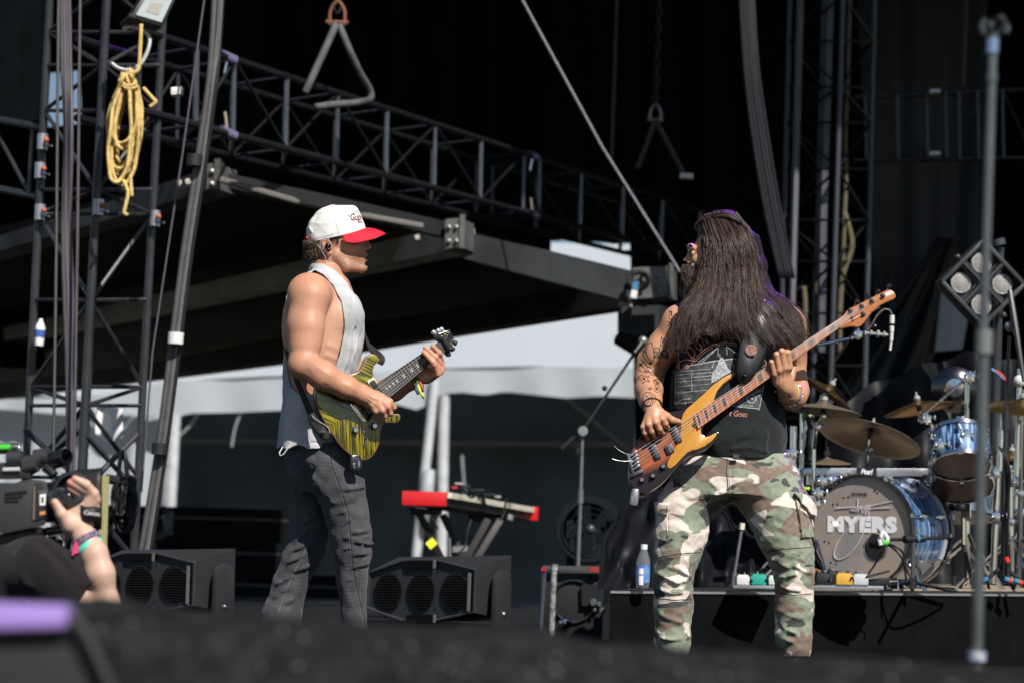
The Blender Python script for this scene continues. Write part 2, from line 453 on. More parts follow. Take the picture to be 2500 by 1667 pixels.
# ================================================================== SETTING: ground, stage, roof, curtains, tent, towers
blackcloth = mat('black_drape', (.006, .006, .0075), rough=.9, spec=.06, var=.4, vscale=3, bump=.5, bscale=6)
plast = mat('black_plastic_sheet', (.006, .007, .010), rough=.42, spec=.25, bump=2.5, bscale=1.3, var=.3, vscale=2)
tubeblk = mat('black_painted_tube', (.035, .036, .042), rough=.3, spec=.5, var=.4, vscale=9)
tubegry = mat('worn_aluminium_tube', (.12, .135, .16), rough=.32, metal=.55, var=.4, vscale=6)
steel = mat('grey_beam_paint', (.038, .042, .047), spec=.2, rough=.65, var=.5, vscale=1.6, bump=.3, bscale=20)
G_ = MB().poly([(-300, -200, -1.4), (300, -200, -1.4), (300, 600, -1.4), (-300, 600, -1.4)]).build('ground', mat('worn_grass_and_dirt', (.17, .15, .10), rough=.95, var=.4, vscale=.4, bump=1, bscale=4)); tag(G_, kind='structure')
fl = MB().box((0, 14.2, -.05), 13, 11.2, .05).build('stage_floor', mat('black_stage_deck', (.010, .010, .011), spec=.15, rough=.7, var=.5, vscale=5, bump=.3, bscale=60)); tag(fl, kind='structure')
sk = MB().box((0, 3.05, -.76), 13, .02, .64).build('stage_front', blackcloth); tag(sk, kind='structure')
# roof high above, out of the picture, that keeps the back of the stage in shade
rf = thing('stage_roof', 'black fabric roof high over the back of the stage', 'roof', (0, 21, 8.8))
MB().box((0, 21, 8.8), 24, 6, .06).build('roof_cover', blackcloth, rf)
for i, x in enumerate((-20, -10, 0, 10, 20)): MB().tube([(x, 15.2, 8.6), (x, 26.8, 8.6)], .12, 8).build('roof_tube', tubeblk, rf)
for x in (-22, 22):
 for y in (16, 26): MB().tube([(x, y, -1.4), (x, y, 8.7)], .18, 8).build('roof_leg', tubeblk, rf)
def drape_sheet(name, pts_fn, nu, nv, m, label, cat, amp=.15, fr=9, seed=0, group=None):
 """hanging cloth with vertical pleats; pts_fn(u, v) gives the flat position"""
 rg = np.random.default_rng(seed); ph = rg.uniform(0, 6, 4); rows = []
 for v in np.linspace(0, 1, nv):
  r = []
  for u in np.linspace(0, 1, nu):
   p = pts_fn(u, v); w = math.sin(u * fr * 6.28 + ph[0] + .6 * math.sin(v * 4 + ph[1])) * .6 + math.sin(u * fr * 2.3 * 6.28 + ph[2] + v * 2) * .3 + math.sin(v * 7 + u * 5 + ph[3]) * .35; r.append(p + Vector((0, amp * w, 0)))
  rows.append(r)
 o = MB().grid(rows).build(name, m, None, 180); return tag(o, label, cat, group)
def quad(c):  # bilinear patch through four (x, y, d): top left, top right, bottom right, bottom left
 q = [P(*p) for p in c]; return lambda u, v: (q[0] * (1 - u) + q[1] * u) * (1 - v) + (q[3] * (1 - u) + q[2] * u) * v
for c, nu, nv, am, fr, sd, lab in ((((-900, -300), (118, -300), (112, 900), (-900, 900)), 60, 20, .25, 7, 1, 'black backdrop behind the tower at the far left'), (((204, -300), (1345, -300), (1345, 660), (200, 760)), 90, 30, .25, 10, 11, 'wide black backdrop behind the long truss'),
         (((105, -300), (215, -300), (215, 172), (105, 180)), 8, 8, .03, 1, 12, 'narrow black backdrop strip above the sky gap in the left tower'), (((105, 312), (215, 300), (215, 800), (105, 860)), 8, 8, .03, 1, 13, 'narrow black backdrop strip below the sky gap in the left tower')): drape_sheet('backdrop', quad([(x, y, 26.6 if nu > 10 else 26.3) for x, y in c]), nu, nv, blackcloth, lab, 'backdrop', am, fr, sd)
drape_sheet('backdrop', quad([(1510, -300, 26.7), (3600, -300, 26.7), (3600, 1600, 26.7), (1570, 1600, 26.7)]), 120, 40, blackcloth, 'black backdrop behind the bassist and the right tower', 'backdrop', .25, 14, 2)
drape_sheet('backdrop', quad([(1320, -300, 26.3), (1560, -300, 26.3), (1560, 596, 26.3), (1320, 588, 26.3)]), 24, 20, blackcloth, 'short black panel of backdrop above the small gap of sky', 'backdrop', .1, 3, 3)
drape_sheet('plastic_sheet', quad([(2080, -200, 25.5), (2420, -200, 25.5), (2380, 760, 25.5), (2140, 830, 25.5)]), 60, 60, plast, 'crinkled black plastic sheet hanging behind the right tower', 'sheet', .05, 1.7, 4)
drape_sheet('plastic_sheet', quad([(2285, 580, 24.8), (2335, 585, 24.8), (2262, 960, 24.8), (2050, 960, 24.8)]), 40, 30, mat('grey_plastic_sheet', (.010, .012, .015), rough=.42, spec=.3, bump=2.5, bscale=2.5), 'bunched dark plastic sheet tied back left of the four-lamp light', 'sheet', .09, 1.3, 5)
drape_sheet('side_curtain', quad([(-500, -300, 20), (105, -300, 20), (112, 285, 20), (-500, 330, 20)]), 50, 30, mat('charcoal_scrim', (.012, .013, .013), rough=.8, var=.6, vscale=5, bump=2, bscale=3, var2=(.034, .037, .037)), 'mottled charcoal cloth hanging in the top left corner behind the tower', 'curtain', .12, 3, 6)
drape_sheet('side_curtain', quad([(190, -300, 21), (640, -300, 21), (640, 420, 21), (205, 470, 21)]), 40, 20, blackcloth, 'black cloth hanging behind the coil of rope and the tower', 'curtain', .1, 4, 7)
wp = drape_sheet('vinyl_sheet', quad([(2300, 700, 24.2), (2375, 720, 24.2), (2350, 852, 24.2), (2283, 858, 24.2)]), 8, 8, mat('white_vinyl', (.38, .42, .455), rough=.55), 'small pale vinyl sheet seen below the four-lamp light', 'sheet', .02, 1, 8)
# --- white tent behind
tent = thing('tent', 'long white event tent with scalloped valance behind the stage', 'tent', PZ(700, -1.4, 49)); vin = mat('white_vinyl', (.38, .42, .455), rough=.55)
def make_translucent(m, k):
 nt = m.node_tree; b = nt.nodes['Principled BSDF']; o = nt.nodes['Material Output']; t = nt.nodes.new('ShaderNodeBsdfTranslucent'); t.inputs[0].default_value = (.8, .84, .88, 1); x = nt.nodes.new('ShaderNodeMixShader'); x.inputs[0].default_value = k
 nt.links.new(b.outputs[0], x.inputs[1]); nt.links.new(t.outputs[0], x.inputs[2]); nt.links.new(x.outputs[0], o.inputs[0])
make_translucent(vin, .12)
vt = [(-250, 940), (0, 962), (200, 968), (330, 950), (420, 930), (640, 918), (930, 908), (1050, 902), (1082, 898), (1300, 893), (1560, 898), (1760, 905), (2000, 910)]
vb = [(-250, 985), (0, 998), (200, 1015), (340, 1012), (420, 1022), (460, 1008), (580, 1006), (701, 1000), (800, 990), (932, 978), (990, 992), (1022, 1001), (1052, 980), (1082, 960), (1130, 957), (1183, 963), (1233, 955), (1300, 962), (1383, 971), (1470, 966), (1559, 971), (1760, 966), (2000, 970)]
xs = np.linspace(-250, 2000, 120); yt = np.interp(xs, [p[0] for p in vt], [p[1] for p in vt]); yb = np.interp(xs, [p[0] for p in vb], [p[1] for p in vb])
MB().grid([[P(x, a + (b - a) * v, 48 + .06 * math.sin(x * .011 + 1) + .05 * v * math.sin(x * .037 + math.sin(x * .009))) for x, a, b in zip(xs, yt, yb)] for v in np.linspace(0, 1, 5)]).build('valance', vin, tent, 180)
MB().grid([[P(x, a - 300 * v, 48 + 5 * v - .12 * math.sin(v * 3.1) * (1 + .5 * math.sin(x * .006 + 1) + .3 * math.sin(x * .017))) for x, a in zip(xs, yt)] for v in np.linspace(0, 1, 8)]).build('tent_roof', vin, tent, 180)
for a, b, r in (((1062, 925, 47.9), (1003, 1480, 47.9), .10), ((1085, 925, 48.2), (1075, 1480, 48.2), .12), ((428, 1015, 47.9), (402, 1500, 47.9), .12), ((1560, 960, 48.3), (1550, 1480, 48.3), .06)):
 MB().tube([P(*a), P(*b)], r, 10).build('tent_pole', mat('white_pole', (.55, .57, .6), rough=.4, var=.3, vscale=3), tent)
for a, b in (((1050, 1145, 47.75), (1034, 1300, 47.75)), ): MB().tube([P(*a), P((a[0] + b[0]) / 2, 1200, 47.75), P(*b)], [.11, .16, .07], 8).build('cloth_wrap', vin, tent, 180)
for a, b, r in (((1110, 905, 48.4), (1310, 785, 51), .05), ((1330, 930, 49), (1560, 1120, 52), .05), ((1085, 930, 48.3), (1200, 880, 49.5), .04)): MB().tube([P(*a), P(*b)], r, 8).build('rafter_and_shadow', mat('dark_tent_tube', (.06, .065, .07), rough=.6), tent)  # first dark tube draws the pole's shadow line across the tent roof
sw = [P(*p) for p in ((-250, 980, 48.6), (425, 1000, 48.6), (398, 1420, 48.6), (-250, 1460, 48.6))]
MB().grid([[(sw[0] * (1 - u) + sw[1] * u) * (1 - v) + (sw[3] * (1 - u) + sw[2] * u) * v + Vector((0, .10 * math.sin(u * 34 + v) + .05 * math.sin(u * 71), 0)) for u in np.linspace(0, 1, 70)] for v in np.linspace(0, 1, 10)]).build('side_wall', vin, tent, 180)
navy = mat('dark_tent_wall', (.055, .08, .10), spec=.1, rough=.85, var=.35, vscale=.6, bump=.6, bscale=1.2)
dw = [P(*p) for p in ((412, 940, 52.5), (1600, 900, 52.5), (1620, 1600, 52.5), (390, 1600, 52.5))]
MB().grid([[(dw[0] * (1 - u) + dw[1] * u) * (1 - v) + (dw[3] * (1 - u) + dw[2] * u) * v + Vector((0, .07 * math.sin(u * 40) + .05 * math.sin(v * 9 + u * 8), 0)) for u in np.linspace(0, 1, 90)] for v in np.linspace(0, 1, 16)]).build('back_wall', navy, tent, 180)
MB().bar(P(420, 1075, 52.2), P(1560, 1085, 52.2), .1, .12).build('wall_rail', mat('dark_tent_tube', (.06, .065, .07)), tent)
for pts in (((620, 950, 48.2), (600, 985, 48.2), (575, 1040, 48.2), (566, 1090, 48.2)), ((490, 1000, 48.2), (462, 1040, 48.2), (425, 1075, 48.2)), ((1128, 1110, 49), (1133, 1180, 49), (1140, 1240, 49))): tag(tube_obj('hanging_strap', [catmull_path([P(*p) for p in pts])], .025, mat('pale_strap', (.3, .33, .36), rough=.7)), {620: 'pale loose strap hanging from the tent valance left of the guitarist', 490: 'pale strap tied to the tent pole at the left corner', 1128: 'pale strap hanging behind the red keyboard'}[pts[0][0]], 'strap')
# dark cases far behind, beside the left monitor
for n, c, hx, hz, d, lab in (('road_case', (480, 1335), 1.0, .45, 26, 'tall black road case behind the left stage monitor'), ('road_case', (570, 1400), .5, .35, 25, 'low black road case between the monitor and the guitarist'), ('road_case', (700, 1470), 1.7, .3, 24, 'long low black case in the dark behind the guitarist legs')):
 p = P(*c, d); t = thing(n, lab, 'case', p); bm = mat('case_black', (.006, .006, .007), rough=.7, spec=.1); MB().box(p, hx, .4, hz).build('case', bm, t, 40, .02); MB().box(p + Vector((0, 0, hz - .12)), hx + .01, .41, .012).build('lid_edge', mat('case_trim', (.05, .05, .055), rough=.4, metal=.5), t)
# --- low black canopy with steel beams
can = thing('canopy', 'low black flat canopy on grey steel beams with bolted ends', 'canopy', PH(1115, 600, 2.95)); ZC = 2.95
uq = [PH(-260, 640, ZC + .12), PH(520, 432, ZC + .12), PH(1118, 572, ZC + .12), PH(1545, 700, ZC + .12), PH(1500, 742, ZC + .12), PH(-300, 985, ZC + .12)]
MB().prism(uq, (0, 0, .06)).build('ceiling_fabric', mat('canopy_fabric', (.006, .006, .008), spec=.08, rough=.8, var=.5, vscale=.8, bump=1, bscale=1.2), can)
def strip(name, up, lo, th, m, par):
 """beam whose visible face runs between two pixel polylines (x, y, d); th = depth of the beam"""
 f = MB(); A = [P(*p) for p in up]; B = [P(*p) for p in lo]; t = Vector(th); f.grid([A, B]); f.grid([[p + t for p in A], [p + t for p in B]]); f.grid([A, [p + t for p in A]]); f.grid([B, [p + t for p in B]])
 n = len(A) - 1; f.poly([A[0], B[0], B[0] + t, A[0] + t]); f.poly([A[n], B[n], B[n] + t, A[n] + t]); return f.build(name, m, par, 30)
def dd(x, y): return (PH(x, y, ZC)).y
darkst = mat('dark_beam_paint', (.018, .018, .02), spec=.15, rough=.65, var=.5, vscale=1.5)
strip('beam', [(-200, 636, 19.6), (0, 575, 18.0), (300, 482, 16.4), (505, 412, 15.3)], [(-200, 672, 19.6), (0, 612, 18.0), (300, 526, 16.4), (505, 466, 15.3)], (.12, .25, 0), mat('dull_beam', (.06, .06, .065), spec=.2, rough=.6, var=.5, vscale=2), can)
strip('beam', [(-200, 850, 30), (0, 802, 26.5), (360, 724, 22.2), (720, 640, 19.4), (1120, 546, 17.0)], [(-200, 880, 30), (0, 834, 26.5), (360, 762, 22.2), (720, 690, 19.4), (1120, 607, 17.0)], (.12, .25, 0), mat('bounce_lit_beam', (.26, .265, .27), rough=.5, var=.4, vscale=2), can)  # floor bounce on this beam put into its lighter grey
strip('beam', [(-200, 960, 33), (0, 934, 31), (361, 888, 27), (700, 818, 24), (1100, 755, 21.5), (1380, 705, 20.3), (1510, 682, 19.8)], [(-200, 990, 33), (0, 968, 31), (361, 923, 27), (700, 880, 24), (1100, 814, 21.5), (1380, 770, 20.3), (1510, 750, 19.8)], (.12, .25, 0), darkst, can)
strip('edge_channel', [(528, 418, 15.2), (800, 476, 15.9), (1085, 540, 16.9)], [(528, 452, 15.2), (800, 510, 15.9), (1085, 578, 16.9)], (.1, .3, 0), mat('canopy_edge_black', (.012, .012, .014), rough=.6), can)
strip('edge_channel', [(1128, 566, 17.0), (1340, 612, 17.9), (1554, 664, 18.9)], [(1128, 630, 17.0), (1340, 686, 17.9), (1554, 742, 18.9)], (.1, .3, 0), steel, can)
tube_obj('edge_pipe', [[P(528, 436, 15.0), P(770, 505, 15.9), P(1030, 552, 16.6)]], .022, mat('pale_pipe', (.15, .14, .125), rough=.5), can)
for c, w, h, d in (((505, 432), 24, 34, 15.1), ((1105, 570), 18, 38, 16.8), ((1588, 690), 42, 40, 18.8)):
 eb = strip('beam_end', [(c[0] - w, c[1] - h + 4, d), (c[0] + w, c[1] - h, d)], [(c[0] - w, c[1] + h, d), (c[0] + w, c[1] + h - 6, d)], (.1, .3, 0), mat('galvanised_plate', (.13, .13, .125), rough=.5, metal=.3, var=.5, vscale=5), can)
 MB().box(P(c[0] + w + 6, c[1], d + .1), .02, .12, h / S(d) * 1.1).build('end_plate', mat('galvanised_plate', (.13, .13, .125)), eb)
 for dx, dy in ((-.5, -.4), (.5, -.4), (-.5, .5), (.5, .5)): MB().ball(P(c[0] + dx * w, c[1] + dy * h, d - .02), .018, 4).build('bolt', mat('bolt_steel', (.35, .34, .32), rough=.4, metal=.7), eb)
strip('post', [(1508, 750, 19.4), (1612, 745, 19.4)], [(1508, 826, 19.4), (1604, 815, 19.4)], (.2, .5, 0), steel, can)
MB().tube([P(1508, 826, 19.4), P(1560, 850, 19.3), P(1604, 820, 19.4)], [.06, .1, .06], 8).build('post_foot', darkst, can)
for x, y in ((1020, 584), (1062, 574), (460, 448), (440, 452)): MB().tube([P(x - 5, y, dd(x, y) - .5), P(x + 5, y - 3, dd(x, y) - .5)], .028, 8).build('bolt_head', mat('pale_bolt', (.45, .42, .36), rough=.5), can)
tag(tube_obj('coiled_cable', [catmull_path([P(1560 + 22 * math.cos(a), 685 + 20 * math.sin(a), 18.5 + .02 * a) for a in np.linspace(0, 12.5, 40)], 2)], .022, BLK if 'BLK' in globals() else mat('black_plastic', (.012, .012, .013), rough=.4)), 'black cable coil hung on the right end of the canopy beam', 'cable')
tg_ = thing('cable_tag', 'blue and white cable tag hanging from the canopy beam end', 'tag', P(1550, 700, 18.4)); MB().bar(P(1553, 688, 18.4), P(1550, 708, 18.4), .05, .012, (0, 1, 0)).build('blue_band', mat('blue_tape', (.04, .18, .35), rough=.5), tg_); MB().bar(P(1549, 709, 18.4), P(1546, 728, 18.4), .05, .012, (0, 1, 0)).build('white_band', mat('white_tape', (.7, .7, .7), rough=.6), tg_)

# --- truss towers
def lerp3(a, b, t): return tuple(a[i] + (b[i] - a[i]) * t for i in range(3))
def tower(t, legs, ts, rl, rb, mleg, mbr, faces=((0, 1), (1, 2), (2, 3), (3, 0)), zig=True):
 """legs: list of ((x, y, d) top, (x, y, d) bottom)"""
 L = [(P(*a), P(*b)) for a, b in legs]
 for a, b in L: MB().tube([a, b], rl, 10).build('leg', mleg, t)
 for fi, (i, j) in enumerate(faces):
  for k, q in enumerate(ts):
   a, b = L[i][0].lerp(L[i][1], q), L[j][0].lerp(L[j][1], q); MB().tube([a, b], rb, 6).build('rung', mbr, t)
   if zig and k + 1 < len(ts):
    q2 = ts[k + 1]; s = (k + fi) % 2; MB().tube([L[i][0].lerp(L[i][1], q if s else q2), L[j][0].lerp(L[j][1], q2 if s else q)], rb, 6).build('brace', mbr, t)
 return L
tw = thing('truss_tower', 'black square truss tower with rope and cables at left', 'truss tower', PZ(200, 0, 13.7))
TL = tower(tw, [((125, -60, 13.85), (48, 1440, 13.85)), ((265, -60, 13.4), (182, 1440, 13.4)), ((404, -60, 13.8), (322, 1440, 13.8)), ((262, -60, 14.25), (190, 1440, 14.25))], [.02, .095, .15, .225, .355, .395, .535, .675, .705, .82, .95], .0255, .013, tubeblk, tubeblk)
for a, b in (((62, 1050, 13.8), (190, 1165, 13.4)), ((192, 1050, 13.4), (62, 1165, 13.8)), ((200, 1050, 13.4), (335, 1200, 13.75)), ((335, 1060, 13.75), (200, 1200, 13.4)), ((335, 1230, 13.75), (200, 1360, 13.4)), ((200, 1210, 13.4), (330, 1370, 13.75))): MB().tube([P(*a), P(*b)], .018, 6).build('brace', tubeblk, tw)
for (x, y, d) in ((97, 520, 13.8), (240, 508, 13.36), (377, 535, 13.75), (103, 348, 13.8), (97, 418, 13.8)):
 MB().tube([P(x + 1.5, y - 20, d), P(x, y + 18, d)], [.034, .034], 10).build('coupler', mat('aluminium_coupler', (.45, .44, .48), rough=.35, metal=.7), tw); MB().tube([P(x + 6, y + 6, d - .04), P(x + 24, y + 9, d - .06)], .008, 6).build('pin', CHROME if 'CHROME' in globals() else mat('chrome', (.75, .75, .76), rough=.12, metal=1), tw); MB().ball(P(x + 10, y - 6, d - .05), .018, 5).build('spigot', mat('orange_pin', (.45, .12, .04), rough=.5), tw)
arm_l = thing('truss', 'black truss arm reaching from the tower to the left edge', 'truss', P(40, 380, 14));
for a, b in (((-160, 265, 15), (105, 312, 13.9)), ((-160, 430, 15), (92, 480, 13.9))): MB().tube([P(*a), P(*b)], .025, 8).build('chord', tubeblk, arm_l)
for a, b in (((80, 312, 14), (70, 470, 14)), ((70, 470, 14), (-20, 300, 14.4)), ((-20, 300, 14.4), (-40, 450, 14.4))): MB().tube([P(*a), P(*b)], .013, 6).build('brace', tubeblk, arm_l)
# long truss receding to the right
def dt(x): return 1 / (1 / 14.5 + (x - 540) / 1210 * (1 / 25 - 1 / 14.5))
trb = mat('truss_black_paint', (.008, .008, .010), rough=.4, spec=.3); trd = mat('truss_dim_tube', (.03, .035, .045), rough=.4, metal=.3)
lt_ = thing('truss', 'long horizontal black box truss running from the tower across the stage', 'truss', P(1100, 400, dt(1100)))
up = lambda x: 136 + (x - 540) * .322; lo = lambda x: 322 + (x - 540) * .2645
OFF = Vector((-.42, .34, 0))
for fn in (up, lo):
 for o in (Vector((0, 0, 0)), OFF): MB().tube([P(x, fn(x), dt(x)) + o for x in (330, 540, 900, 1300, 1750)], .026, 8).build('chord', trb, lt_)
NX = [480, 572, 700, 825, 945, 1063, 1175, 1280, 1318, 1420, 1522, 1618, 1710]
for i, x in enumerate(NX):
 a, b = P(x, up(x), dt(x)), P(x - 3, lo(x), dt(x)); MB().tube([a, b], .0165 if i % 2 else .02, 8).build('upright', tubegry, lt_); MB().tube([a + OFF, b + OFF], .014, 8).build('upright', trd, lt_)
 MB().tube([a, a + OFF], .013, 6).build('cross_tube', trd, lt_); MB().tube([b, b + OFF], .013, 6).build('cross_tube', trd, lt_)
 if i + 1 < len(NX):
  x2 = NX[i + 1]; a2, b2 = P(x2, up(x2), dt(x2)), P(x2, lo(x2), dt(x2))
  for o in (Vector((0, 0, 0)), OFF): MB().tube([(a if i % 2 else b) + o, (b2 if i % 2 else a2) + o], .012, 6).build('diagonal', trb, lt_)
  MB().tube([b, b2 + OFF], .011, 6).build('diagonal', trb, lt_)
coup = mat('purple_lit_coupler', (.22, .2, .34), rough=.35, metal=.5)  # purple stage light put into the coupler colour
for x in (556, 1300):
 for fn, s in ((up, 1), (lo, -1)):
  p = P(x, fn(x), dt(x)); e = Vector((1, .9, -.28)).normalized(); MB().tube([p - e * .06, p + e * .06], .037, 10).build('coupler', coup, lt_); MB().tube([p, p + Vector((-.02, -.02, -s * .14))], .012, 6).build('pin', mat('chrome', (.75, .75, .76), rough=.12, metal=1), lt_)
# slings and chains
def sling(top, apex, feet, lab, cd, red):
 t = thing('chain_hoist', lab, 'chain', P(*apex)); a = P(*top); b = P(apex[0], apex[1] - 24, apex[2]); n = int((a - b).length / .085); cm = mat('dark_chain', (.035, .034, .04), rough=.4, metal=.7)
 for i in range(n):
  c = a.lerp(b, (i + .5) / n); s = i % 2; MB().tube([c + Vector((.022 * math.sin(q) * (1 if s else .15), .022 * math.sin(q) * (.15 if s else 1), .058 * math.cos(q))) for q in np.linspace(0, 6.283, 13)[:-1]], .0085, 5, closed=True).build('link', cm, t)
 p = P(*apex); MB().tube(catmull_path([p + Vector((-.05, 0, -.02)), p + Vector((-.05, 0, .08)), p + Vector((0, 0, .15)), p + Vector((.05, 0, .08)), p + Vector((.05, 0, -.02))]), .013, 7).tube([p + Vector((-.08, 0, 0)), p + Vector((.08, 0, 0))], .014, 7).build('shackle', red, t)
 for f in feet: MB().tube(catmull_path([P(*q) for q in f], 5), .026, 8).build('sling_leg', cd, t, 180)
canv = mat('grey_sling_webbing', (.10, .103, .11), rough=.85, var=.5, vscale=8, bump=1, bscale=25)
rust = mat('rusty_shackle', (.2, .08, .045), rough=.6, metal=.3)
sling((827, -40, 15.6), (823, 55, 15.6), [[(820, 62, 15.6), (795, 118, 15.5), (762, 190, 15.4), (745, 228, 15.4)], [(828, 62, 15.6), (852, 120, 15.6), (880, 180, 15.7), (904, 222, 15.8), (902, 244, 15.8), (870, 252, 15.8), (820, 256, 15.7), (770, 262, 15.6)]], 'chain with rusty shackle and grey sling lifting the near end of the truss', canv, rust)
sling((1612, -40, 22), (1600, 292, 22), [[(1597, 300, 22), (1580, 350, 22), (1555, 412, 22)], [(1604, 300, 22), (1640, 370, 22), (1675, 436, 22)]], 'long dark chain with grey sling lifting the far end of the truss', mat('dark_sling_webbing', (.07, .072, .085), rough=.85, var=.4, vscale=8), mat('grey_shackle', (.3, .3, .32), rough=.4, metal=.6))
MB().bar(P(1660, 430, 22), P(1692, 432, 22), .06, .05).build('sling_hook', mat('pale_metal', (.5, .5, .52), rough=.4, metal=.4), None)
tag(bpy.data.objects['sling_hook'], 'pale metal beam clamp at the foot of the far sling', 'clamp')
tag(tube_obj('guy_wire', [[P(1268, -12, 16.5), P(1470, 360, 16.5), P(1660, 665, 16.5)]], .013, mat('grey_wire_rope', (.15, .15, .165), rough=.5, var=.3, vscale=30)), 'thin grey guy line slanting down to the bearded man', 'line')
tag(tube_obj('thin_pipe', [[P(1507, -20, 26), P(1493, 400, 26)]], .02, mat('blue_grey_pipe', (.06, .07, .09), rough=.5)), 'thin dark vertical pipe above the far end of the truss', 'pipe')
# right tower and rear truss
rt = thing('truss_tower', 'dark truss tower standing behind the bassist', 'truss tower', PZ(2000, 0, 19.5)); dgry = mat('dim_tube', (.04, .046, .06), rough=.4, spec=.5)
tower(rt, [((1930, -60, 19.6), (1898, 1200, 19.6)), ((2060, -60, 19.0), (2020, 1200, 19.0)), ((2137, -60, 19.8), (2105, 1200, 19.8)), ((2013, -60, 20.4), (1978, 1200, 20.4))], [.04, .13, .22, .29, .38, .48, .56, .66, .76, .86, .95], .023, .012, dgry, trb)
for i, (xs_, r, m, lab) in enumerate((((1955, 1938, 1930), .035, mat('pale_grey_hose', (.11, .115, .13), rough=.6), 'pale grey hose running up the right tower'), ((2025, 2006, 2002), .05, mat('grey_cable_wrap', (.06, .065, .08), rough=.5, bump=2, bscale=12), 'ribbed grey cable wrap inside the right tower'))):
 tag(tube_obj('hose', [[P(xs_[0], -30, 19.3), P(xs_[1], 560, 19.3), P(xs_[2], 860, 19.3)]], r, m), lab, 'hose')
ry = thing('rope', 'tan rope hanging down inside the right tower', 'rope', P(2070, 300, 19.4)); rp = mat('tan_rope', (.13, .105, .06), rough=.9, var=.4, vscale=40)  # rope colour darkened to carry the shadow on the upper tower
MB().tube(catmull_path([P(x, y, 19.3) for x, y in ((2075, -20), (2072, 100), (2069, 230), (2064, 330), (2066, 420), (2062, 520), (2058, 640), (2052, 760), (2050, 860))]), .019, 7).build('strand', rp, ry)
for pts in (((2062, 520), (2080, 600), (2056, 680), (2048, 800)), ((1962, 700), (1966, 760), (1960, 840)), ((1990, 690), (2002, 780), (1996, 860))): MB().tube(catmull_path([P(x, y, 19.3) for x, y in pts]), .024, 7).build('loop', rp, ry, 180)
rr_ = thing('truss', 'black rear truss crossing behind the mic stand at top right', 'truss', P(2300, 300, 21))
for y0, y1 in ((238, 214), (392, 384)):
 for o in (0, .4): MB().tube([P(2085, y0, 21 + o), P(2620, y1, 21 + o)], .025, 8).build('chord', trb, rr_)
for x in (2112, 2190, 2262, 2308, 2340, 2386, 2447, 2520): MB().tube([P(x, 233 - (x - 2112) * .045, 20.95), P(x + 3, 388, 20.95)], .016, 8).build('upright', dgry, rr_)
for a, b in (((2325, 228), (2405, 330)), ((2190, 236), (2262, 388)), ((2447, 220), (2520, 380))): MB().tube([P(*a, 21), P(*b, 21)], .012, 6).build('diagonal', trb, rr_)
for y in (224, 376): MB().tube([P(2268, y, 20.8), P(2294, y - 1, 20.8)], .036, 10).build('coupler', mat('aluminium_coupler', (.45, .44, .48), rough=.35, metal=.7), rr_)
tag(tube_obj('vertical_pipe', [[P(2360, -20, 24), P(2352, 210, 24)], [P(2350, 400, 24), P(2340, 700, 24)]][:1], .022, dgry), 'thin dark pipe above the rear truss', 'pipe')
# cable bundles
def cables(name, paths, rs, ms, lab, loc):
 t = thing(name, lab, 'cables', loc)
 for p, r, m in zip(paths, rs, ms): MB().tube(catmull_path([P(*q) for q in p], 6), r, 7).build('cable', m, t, 180)
 return t
cg = mat('grey_cable', (.085, .08, .08), rough=.55, var=.3, vscale=12); cb_ = mat('black_cable', (.012, .012, .014), rough=.5, spec=.25); cp_ = mat('mauve_cable', (.09, .075, .10), rough=.5)
cables('cable_bundle', [[(525 + i * 5, -30, 12.6 + .03 * i), (512 + i * 4.5, 180, 12.6), (484 + i * 5, 380, 12.6), (450 + i * 5, 600, 12.6), (420 + i * 5, 830, 12.6), (385 + i * 5, 1100, 12.6), (338 + i * 6, 1380, 12.6)] for i in range(5)], [.018, .013, .016, .012, .014], [cg, cb_, cg, mat('light_cable', (.15, .145, .145), rough=.5), cb_], 'thick taped cable bundle slanting down beside the left tower', P(430, 700, 12.6))
for x, y in ((428, 826), (474, 392), (388, 1095)): tag(MB().tube([P(x + 2, y - 14, 12.55), P(x, y + 14, 12.55)], .045, 10).build('tape_band', mat('white_tape' if y == 826 else 'black_tape', (.6, .58, .55) if y == 826 else (.012, .012, .014), rough=.6)), {826: 'white tape band round the slanting cable bundle', 392: 'black tape band high on the slanting cable bundle', 1095: 'black tape band low on the slanting cable bundle'}[y], 'tape')
cables('cable_bundle', [[(150 + i * 6, -30, 13.1), (152 + i * 7, 160, 13.1), (160 + i * 5, 330, 13.1 - .02 * i), (154 + i * 6, 560, 13.1), (158 + i * 5 + 4 * (i % 2), 740, 13.1), (164 + i * 3, 900, 13.1), (166 + i * 4, 1150, 13.1), (160 + i * 5, 1400, 13.1)] for i in range(4)], [.013, .016, .012, .012], [cg, cp_, cg, cp_], 'loose grey and mauve cables hanging in front of the left tower', P(165, 600, 13.1))
for x0, x1, lab in ((196, 178, 'single straight cable hanging right of the loose cables on the tower'), (143, 128, 'single straight cable hanging left of the loose cables on the tower')): tag(tube_obj('cable', [[P(x0, -30, 13.0), P((x0 + x1) / 2 + 2, 600, 13.0), P(x1, 1300, 13.0)]], .009, cg), lab, 'cable')
tag(tube_obj('cable', [[P(503, -30, 12.7), P(445, 380, 12.7), P(372, 860, 12.7), P(345, 1200, 12.7)]], .006, cp_), 'thin dark line left of the slanting cable bundle', 'cable')
cables('cable_bundle', [[(1806 + i * 8, -30, 17.6 + .02 * i), (1818 + i * 8, 160, 17.6), (1838 + i * 9, 330, 17.6), (1866 + i * 9, 500, 17.6), (1905 + i * 8, 680, 17.6)] for i in range(5)], [.02, .016, .022, .018, .014], [cb_, mat('navy_cable', (.016, .018, .026), rough=.5, spec=.25), cb_, mat('navy_cable', (.05, .055, .075)), cb_], 'dark cable bundle slanting down behind the bassist head', P(1850, 400, 17.6))
